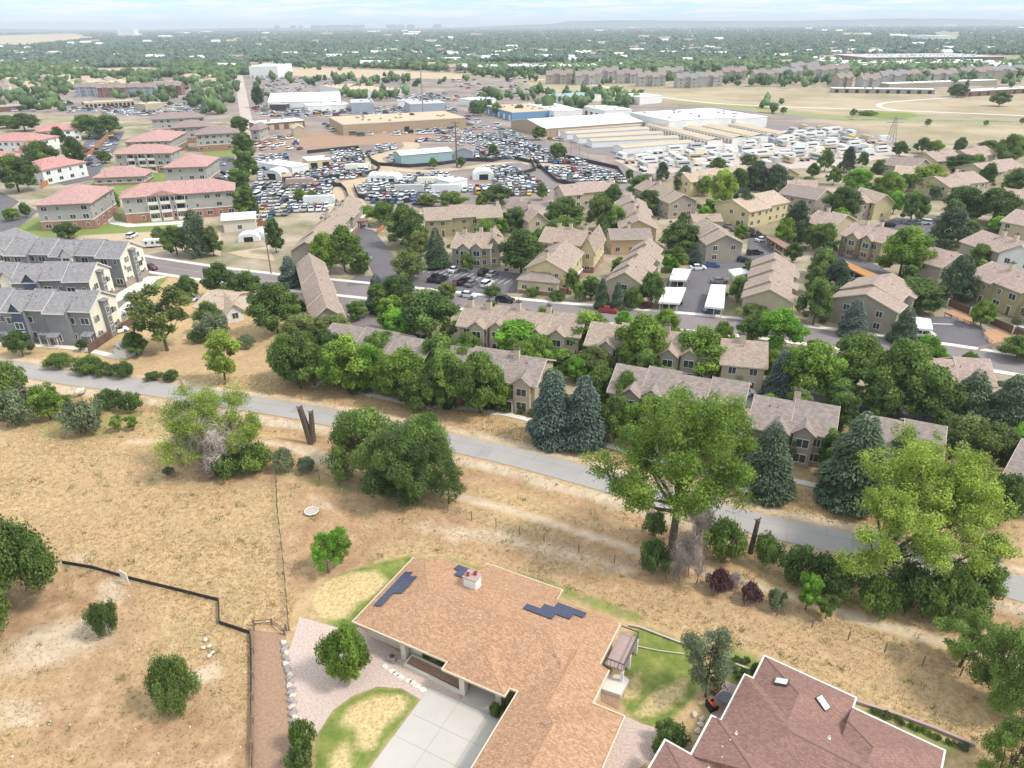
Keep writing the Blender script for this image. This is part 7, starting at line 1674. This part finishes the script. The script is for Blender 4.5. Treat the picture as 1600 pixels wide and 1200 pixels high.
# smaller trees and shrubs filling the gaps of the townhouse complex
def free(x, y, r_):
    for ox, oy, a, l, w in FOOT:
        dx, dy = x-ox, y-oy; X_ = dx*cos(a)+dy*sin(a); Y_ = -dx*sin(a)+dy*cos(a)
        if -r_ < X_ < l+r_ and -r_ < Y_ < w+r_: return False
    if float(seg_dist(np.array([x]), np.array([y]), ST, False)[0]) < 7+r_*.5: return False
    return not any(inpoly(x, y, q) for q in LOTS)
rf = random.Random(77); placed = []; CX = PG("440 470 520 440 640 320 1000 300 1200 262 1620 238 1620 740 1480 720 1200 680 950 640 660 610 470 590")
for want, lo, hi, knd, lab, grp in ((95, 1.9, 3.6, 'dec', 'leafy tree filling a gap between the tan townhouses', 'trees between the tan townhouses'), (190, .6, 1.1, 'bush', 'round shrub beside the tan townhouses', 'shrubs around the tan townhouses')):
    k = 0
    for _ in range(20000):
        if k >= want: break
        u, v = rf.uniform(440, 1620), 240+rf.random()*500
        if not inpoly(u, v, CX): continue
        p = at(u, v); r_ = rf.uniform(lo, hi)
        if not free(p.x, p.y, r_*.45) or any((p.x-x)**2+(p.y-y)**2 < (r_+q)**2*.8 for x, y, q in placed): continue
        placed.append((p.x, p.y, r_)); k += 1; d_ = proj(p)[2]; H_ = r_*rf.uniform(2.0, 3.0) if knd == 'dec' else r_*1.1
        t_ = proj((p.x, p.y, H_))[1]; col = rf.choice('DDMMMLLOB' if knd == 'dec' else 'DDMOGR'); plant('dec' if knd == 'dec' and rf.random() < .8 else ('tall' if knd == 'dec' else 'bush'), col, u, v, t_, 2*r_*FPX/d_, lab, grp)
for i in range(26):      # belt in front of the front row
    u = 445+i*27.5+rf.uniform(-8, 8); v = np.interp(u, [445, 650, 830, 950, 1160], [598, 632, 648, 690, 735])+rf.uniform(-10, 2)
    if 838 < u < 950 or 795 < u < 836: continue
    p = at(u, v); r_ = rf.uniform(2.6, 3.8); d_ = proj(p)[2]; plant('dec', rf.choice('MLMLBO'), u, v, proj((p.x, p.y, rf.uniform(7.5, 10.5)))[1], 2*r_*FPX/d_, 'leafy tree in the belt between the front row and the trail', 'tree belt before the front row')
# foundation shrubs along the front row
for i, (u, v) in enumerate(((552, 616), (573, 614), (592, 610), (612, 610), (622, 600), (640, 626), (655, 632), (676, 634), (760, 640), (778, 642), (790, 644), (815, 646), (832, 650), (700, 640))):
    plant('bush', 'D', u, v, v-12, 16, 'clipped dark foundation shrub along the walls of the front row', 'foundation shrubs of the front row')
for i in range(26):
    rr_ = random.Random(i); u = 1345+rr_.random()*170; v = 1103+(u-1345)*.41+rr_.uniform(-3, 4); plant('bush', rr_.choice('GML'), u, v, v-7, 9, 'small bed plant between the mauve roof and the low garden wall', 'bed plants behind the mauve roof')
for i in range(14):
    rr_ = random.Random(i+90); u = 1142+rr_.random()*45; v = 1028+rr_.random()*40; plant('bush', rr_.choice('GLM'), u, v, v-7, 10, 'small pale green bed plant between the airy tree and the mauve roof', 'bed plants beside the patio')
# stumps
def snag(label, u, v, H, stems, mm='bark'):
    P = at(u, v); o = empty('tree_stump', P); tag(o, label, 'tree stump'); m = MB(); r = random.Random(int(u))
    for dx, dy, hh, w in stems:
        a = Vector((dx*.2, dy*.2, -.2)); b = Vector((dx*.6, dy*.6, hh*.5)); c = Vector((dx, dy, hh)); m.tube(a, b, w*1.2, w, n=9, caps=False); m.tube(b, c, w, w*.85, n=9); m.tube(c-Vector((0, 0, .2)), c+Vector((.35, .1, .3)), w*.5, w*.2, n=6); m.tube(c-Vector((0, 0, .5)), c+Vector((-.5, 0, .2)), w*.4, w*.15, n=6)
    m.build('trunk', [M[mm]], o)
snag("two pronged dead tree stump standing above the dirt path", 488, 688, 5, ((-1.3, .2, 6.2, .55), (.5, 0, 5.4, .45)))
snag("single dead snag trunk right of the cottonwood below the trail", 1172, 862, 5, ((.3, 0, 5.2, .32),))
snag("pale broken stub leaning behind the half dead tree at the trail", 295, 618, 4, ((-1.0, .1, 3.6, .28),), 'bark_pale')
# far trees: the nearest of them one by one, the rest as a wood
FIELD = [PG(s) for s in ("800 112 1000 130 1200 142 1620 146 1620 240 1440 230 1250 190 1100 160 880 150", "400 105 520 104 740 114 740 126 400 122", "125 106 255 106 255 119 150 119", "-10 56 110 52 150 60 40 73 -10 73", "380 117 660 117 760 122 900 138 1060 165 1250 190 1400 225 1290 262 990 272 990 330 395 345 395 215 100 180 -10 175 -10 148 110 148 365 160 365 117", "384 97 436 97 436 116 384 116", "1310 88 1600 86 1600 104 1310 104", "1460 50 1500 50 1500 60 1460 60", "745 98 940 98 940 108 745 108")]
rnd = random.Random(5); one = []; many = []
for (u0, u1, v0, v1, n) in ((-10, 370, 100, 150, 190), (-10, 110, 150, 175, 22), (380, 900, 105, 122, 50), (860, 1620, 104, 136, 330), (740, 980, 148, 182, 40), (400, 700, 124, 135, 26), (545, 640, 142, 158, 10)):
    for _ in range(n):
        u, v = rnd.uniform(u0, u1), rnd.uniform(v0, v1)
        if any(inpoly(u, v, q) for q in (FIELD[:4] if v < 150 and n > 60 else FIELD[1:4])): continue
        p = at(u, v); s = rnd.uniform(.7, 1.25); one.append((p.y, p.x, s))
for (u0, u1, v0, v1, n) in ((290, 365, 128, 165, 55), (400, 415, 130, 160, 6), (180, 300, 150, 166, 16), (20, 110, 128, 146, 25), (735, 770, 160, 182, 8), (870, 990, 145, 170, 20), (975, 1000, 150, 165, 6), (1195, 1225, 160, 185, 5), (505, 640, 122, 132, 14), (560, 600, 148, 157, 10), (720, 840, 100, 128, 40), (400, 560, 100, 112, 25), (860, 1560, 118, 132, 90), (1040, 1600, 172, 200, 5), (300, 370, 165, 182, 8)):
    for _ in range(n): p = at(rnd.uniform(u0, u1), rnd.uniform(v0, v1)); s = rnd.uniform(.5, 1.1)*(.55 if v0 == 172 else 1); one.append((p.y, p.x, s))
one.sort()
for i, (y, x, s) in enumerate(one):
    if i < 12: far_tree(x, y, 4.6*s, 9.5*s*rnd.uniform(.9, 1.1), rnd.choice('DDDMK'), 'small dark green tree in the far suburbs beyond the business park', 'single trees beyond the business park')
    else: many.append((x, y, 4.6*s, 9*s))
for _ in range(52000):
    u = rnd.uniform(-60, 1660); v = 46.5-u*.0069+(rnd.random()**1.35)*76
    if any(inpoly(u, v, q) for q in FIELD): continue
    p = at(u, v)
    if p.y > 11000: continue
    g = vnoise(np.array([p.x]), np.array([p.y]), 160, 77)[0]
    dens = .85 if v > 85 else 1.4
    if rnd.random() > dens*(.55+.9*g): continue
    k = max(1, p.y/2600); s = rnd.uniform(.75, 1.3)*k**.75; many.append((p.x, p.y, 5.5*s, min(9*rnd.uniform(.8, 1.3), 9*s)))
A = np.array(many); r = np.random.default_rng(8); nT = len(A)
bmx = bmesh.new(); bmesh.ops.create_icosphere(bmx, subdivisions=1, radius=1); bmx.verts.ensure_lookup_table(); iv = np.array([v.co[:] for v in bmx.verts]); fi = np.array([[v.index for v in f.verts] for f in bmx.faces]); bmx.free()
K = 3; V = []; Fq = []; tt = []
off = r.normal(size=(nT, K, 3))*np.array([.45, .45, .22]); sz = .45+.35*r.random((nT, K))
vv = iv[None, None]*(1+.35*r.normal(size=(nT, K, 12, 1)))*sz[..., None, None]+off[:, :, None]; vv = vv*np.array([1, 1, .62]); vv[..., 2] += .55
vv = vv*np.stack([A[:, 2], A[:, 2], A[:, 3]], 1)[:, None, None]; vv[..., 0] += A[:, 0, None, None]; vv[..., 1] += A[:, 1, None, None]; vv[..., 2] = np.maximum(vv[..., 2], -.2)
V = vv.reshape(-1, 3); Fq = (fi[None]+np.arange(nT*K)[:, None, None]*12).reshape(-1, 3); tt = np.repeat(np.clip(r.random(nT)*.9+.05, 0, 1), K*20)+r.random(nT*K*20)*.15
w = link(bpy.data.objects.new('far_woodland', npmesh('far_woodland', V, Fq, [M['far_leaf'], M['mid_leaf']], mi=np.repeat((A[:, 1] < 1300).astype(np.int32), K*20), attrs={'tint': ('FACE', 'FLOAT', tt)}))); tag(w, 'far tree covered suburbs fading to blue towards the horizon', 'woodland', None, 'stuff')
# scattered far roofs in the woods
rm_ = [M['wall_white'], M['roof_white'], M['roof_tan'], M['roof_pinkbrown'], M['wall_cream']]; FH = []
for k in range(5):
    m = MB(); m.box(-8, 8, -6, 6, 0, 5, 0); m.add([(-8.5, -6.5, 5), (8.5, -6.5, 5), (8.5, 0, 8), (-8.5, 0, 8), (8.5, 6.5, 5), (-8.5, 6.5, 5)], [(0, 1, 2, 3), (3, 2, 4, 5), (1, 4, 2), (0, 3, 5)], 1); FH.append(m.mesh('far_house', [rm_[k], rm_[(k+1) % 5]]))
k = 0; rest = []
while k < 460:
    u = rnd.uniform(-20, 1620); v = 49-u*.0069+rnd.random()**1.1*70 if rnd.random() < .6 or u < 700 else rnd.uniform(80, 112)
    if any(inpoly(u, v, q) for q in FIELD): continue
    p = at(u, v); s = max(1.0, p.y/2200); me = rnd.choice(FH); k += 1
    if k <= 150: o = inst('far_house', me, None, (p.x, p.y, 0), rnd.uniform(-.5, .5), (s*rnd.uniform(.8, 2), s, 1.35*min(s, 1.5))); tag(o, 'tiny pale building among the trees of the far suburbs', 'house', 'far buildings scattered in the wooded suburbs')
    else: rest.append((me, p.x, p.y, rnd.uniform(-.5, .5)))
merge('distant_houses', rest, 'scatter of tiny pale buildings among the far trees', 'houses')
# low far ridge
m = MB(); xs_ = np.linspace(-16000, 16000, 120); rr_ = random.Random(2); top = [40+30*math.sin(x/2600)+18*math.sin(x/900)+rr_.uniform(-3, 3)+(28 if x > 800 else 0) for x in xs_]
v = [(x, 12500, -5) for x in xs_]+[(x, 13200, t_) for x, t_ in zip(xs_, top)]+[(x, 16500, -5) for x in xs_]; n = len(xs_)
m.add(v, [(i, i+1, n+i+1, n+i) for i in range(n-1)]+[(n+i, n+i+1, 2*n+i+1, 2*n+i) for i in range(n-1)]); m.build('hills', [M['far_leaf']])['kind'] = 'structure'

# weeds and stones scattered in the fields
r = np.random.default_rng(14); VV = []; TT = []
for q in range(800):
    x, y = r.uniform(-75, 75), 44+r.random()**1.3*75; u, v, _ = proj((x, y, 0))
    if inpoly(u, v, PG("450 960 470 930 560 880 700 866 1010 970 1340 1088 1620 1200 1620 1400 380 1400 392 975")) or v < 560 or seg_dist(np.array([x]), np.array([y]), TR, False)[0] < 3.4 or (v < 700 and inpoly(u, v, PG("340 470 600 600 900 690 1300 775 1620 900 1620 300 340 300"))): continue
    k_ = int(r.integers(8, 26)); s_ = r.uniform(.12, .42); P_ = np.array([x, y, -.05])+r.normal(size=(k_, 3))*np.array([s_, s_, 0]); d_ = r.normal(size=(k_, 3))*.5; d_[:, 2] = 1; h_ = s_*r.uniform(.5, 1.1, (k_, 1)); w_ = np.stack([-d_[:, 1], d_[:, 0], 0*d_[:, 0]], 1)+1e-3; w_ /= np.linalg.norm(w_, axis=1)[:, None]; VV.append(np.stack([P_-w_*.05, P_+w_*.05, P_+d_*h_], 1).reshape(-1, 3)); TT.append(np.full(k_, r.random()))
VV = np.concatenate(VV); o = link(bpy.data.objects.new('weeds', npmesh('weeds', VV, np.arange(len(VV)).reshape(-1, 3), [M['leaf_olive']], attrs={'tint': ('FACE', 'FLOAT', np.concatenate(TT))}))); tag(o, 'small olive weeds scattered through the dry fields', 'weeds', None, 'stuff')
m = MB(); rr_ = random.Random(9)
for q in range(420):
    x, y = rr_.uniform(-70, 60), rr_.uniform(44, 110); u, v, _ = proj((x, y, 0))
    if not (inpoly(u, v, PG("0 860 200 900 340 960 395 1000 395 1200 0 1200")) or inpoly(u, v, PG("440 700 760 780 1000 860 980 890 700 830 440 740"))): continue
    s_ = rr_.uniform(.04, .14); a_ = [(x+cos(t_)*s_*rr_.uniform(.7, 1.3), y+sin(t_)*s_*rr_.uniform(.7, 1.3)) for t_ in (0, 1.1, 2.2, 3.2, 4.3, 5.3)]; m.prism(a_, -.35, .02)
tag(m.build('pebbles', [M['rock_pale']]), 'loose pale stones lying on the bare patches of the fields', 'stones', None, 'stuff')
# ------------------------------------------------------------------ dry grass tufts in the near fields
r = np.random.default_rng(4); nG = 260000; gx_ = r.uniform(-85, 85, nG); gy_ = 42+(r.random(nG)**1.2)*85
keep = np.ones(nG, bool); keep &= seg_dist(gx_, gy_, TR, False) > 3.2; keep &= seg_dist(gx_, gy_, DP, False) > 1.2
for s in ("455 960 470 930 500 900 560 880 640 862 700 866 880 915 1010 970 1200 1020 1340 1088 1560 1180 1620 1280 1620 1500 380 1500 392 975 450 985", "340 470 600 600 900 690 1300 775 1620 900 1620 300 340 300"): keep &= ~inside(gx_, gy_, [(p[0], p[1]) for p in poly(s)])
# sample masks
xi = np.clip(np.searchsorted(xs, gx_), 0, len(xs)-1); yi = np.clip(np.searchsorted(ys, gy_), 0, len(ys)-1); gi = yi*len(xs)+xi
bare = np.maximum(np.clip(soil[gi], 0, 1)*.85, pale[gi]); keep &= r.random(nG) > bare*.96; keep &= r.random(nG) < .25+1.1*fbm(gx_, gy_, 5, 31)
gx_, gy_ = gx_[keep], gy_[keep]; z_ = gz[gi[keep]]; n = len(gx_); B = 3
a = r.uniform(0, 2*pi, (n, B)); h = r.uniform(.10, .30, (n, B)); sp = r.uniform(.06, .2, (n, B)); wv = .035
bx_ = gx_[:, None]+r.normal(size=(n, B))*.08; by_ = gy_[:, None]+r.normal(size=(n, B))*.08; zz_ = np.broadcast_to(z_[:, None], (n, B))-.02
V = np.stack([np.stack([bx_-np.sin(a)*wv, by_+np.cos(a)*wv, zz_], -1), np.stack([bx_+np.sin(a)*wv, by_-np.cos(a)*wv, zz_], -1), np.stack([bx_+np.cos(a)*sp, by_+np.sin(a)*sp, zz_+h], -1)], 2).reshape(-1, 3)
g_ = np.clip(green[gi[keep]], 0, 1); tint = np.clip(np.repeat(r.random(n)*.9, B)+.0, 0, 1)
o = link(bpy.data.objects.new('dry_grass', npmesh('dry_grass', V, np.arange(len(V)).reshape(-1, 3), [M['dry_grass']], attrs={'tint': ('FACE', 'FLOAT', tint)}))); tag(o, 'straw coloured dry grass covering the open fields', 'grass', None, 'stuff')

# ------------------------------------------------------------------ haze
hm = bpy.data.materials.new('haze'); hm.use_nodes = True; t = hm.node_tree; t.nodes.clear(); o_ = N('ShaderNodeOutputMaterial', t); pv = N('ShaderNodeVolumePrincipled', t)
pv.inputs['Color'].default_value = (.88, .94, 1.0, 1); pv.inputs['Density'].default_value = HAZE; pv.inputs['Anisotropy'].default_value = 0.0
t.links.new(pv.outputs[0], o_.inputs['Volume'])
m = MB(); m.box(-24500, 24500, -600, 26500, -7, 136); hz = m.build('haze', [hm]); hz['kind'] = 'stuff'
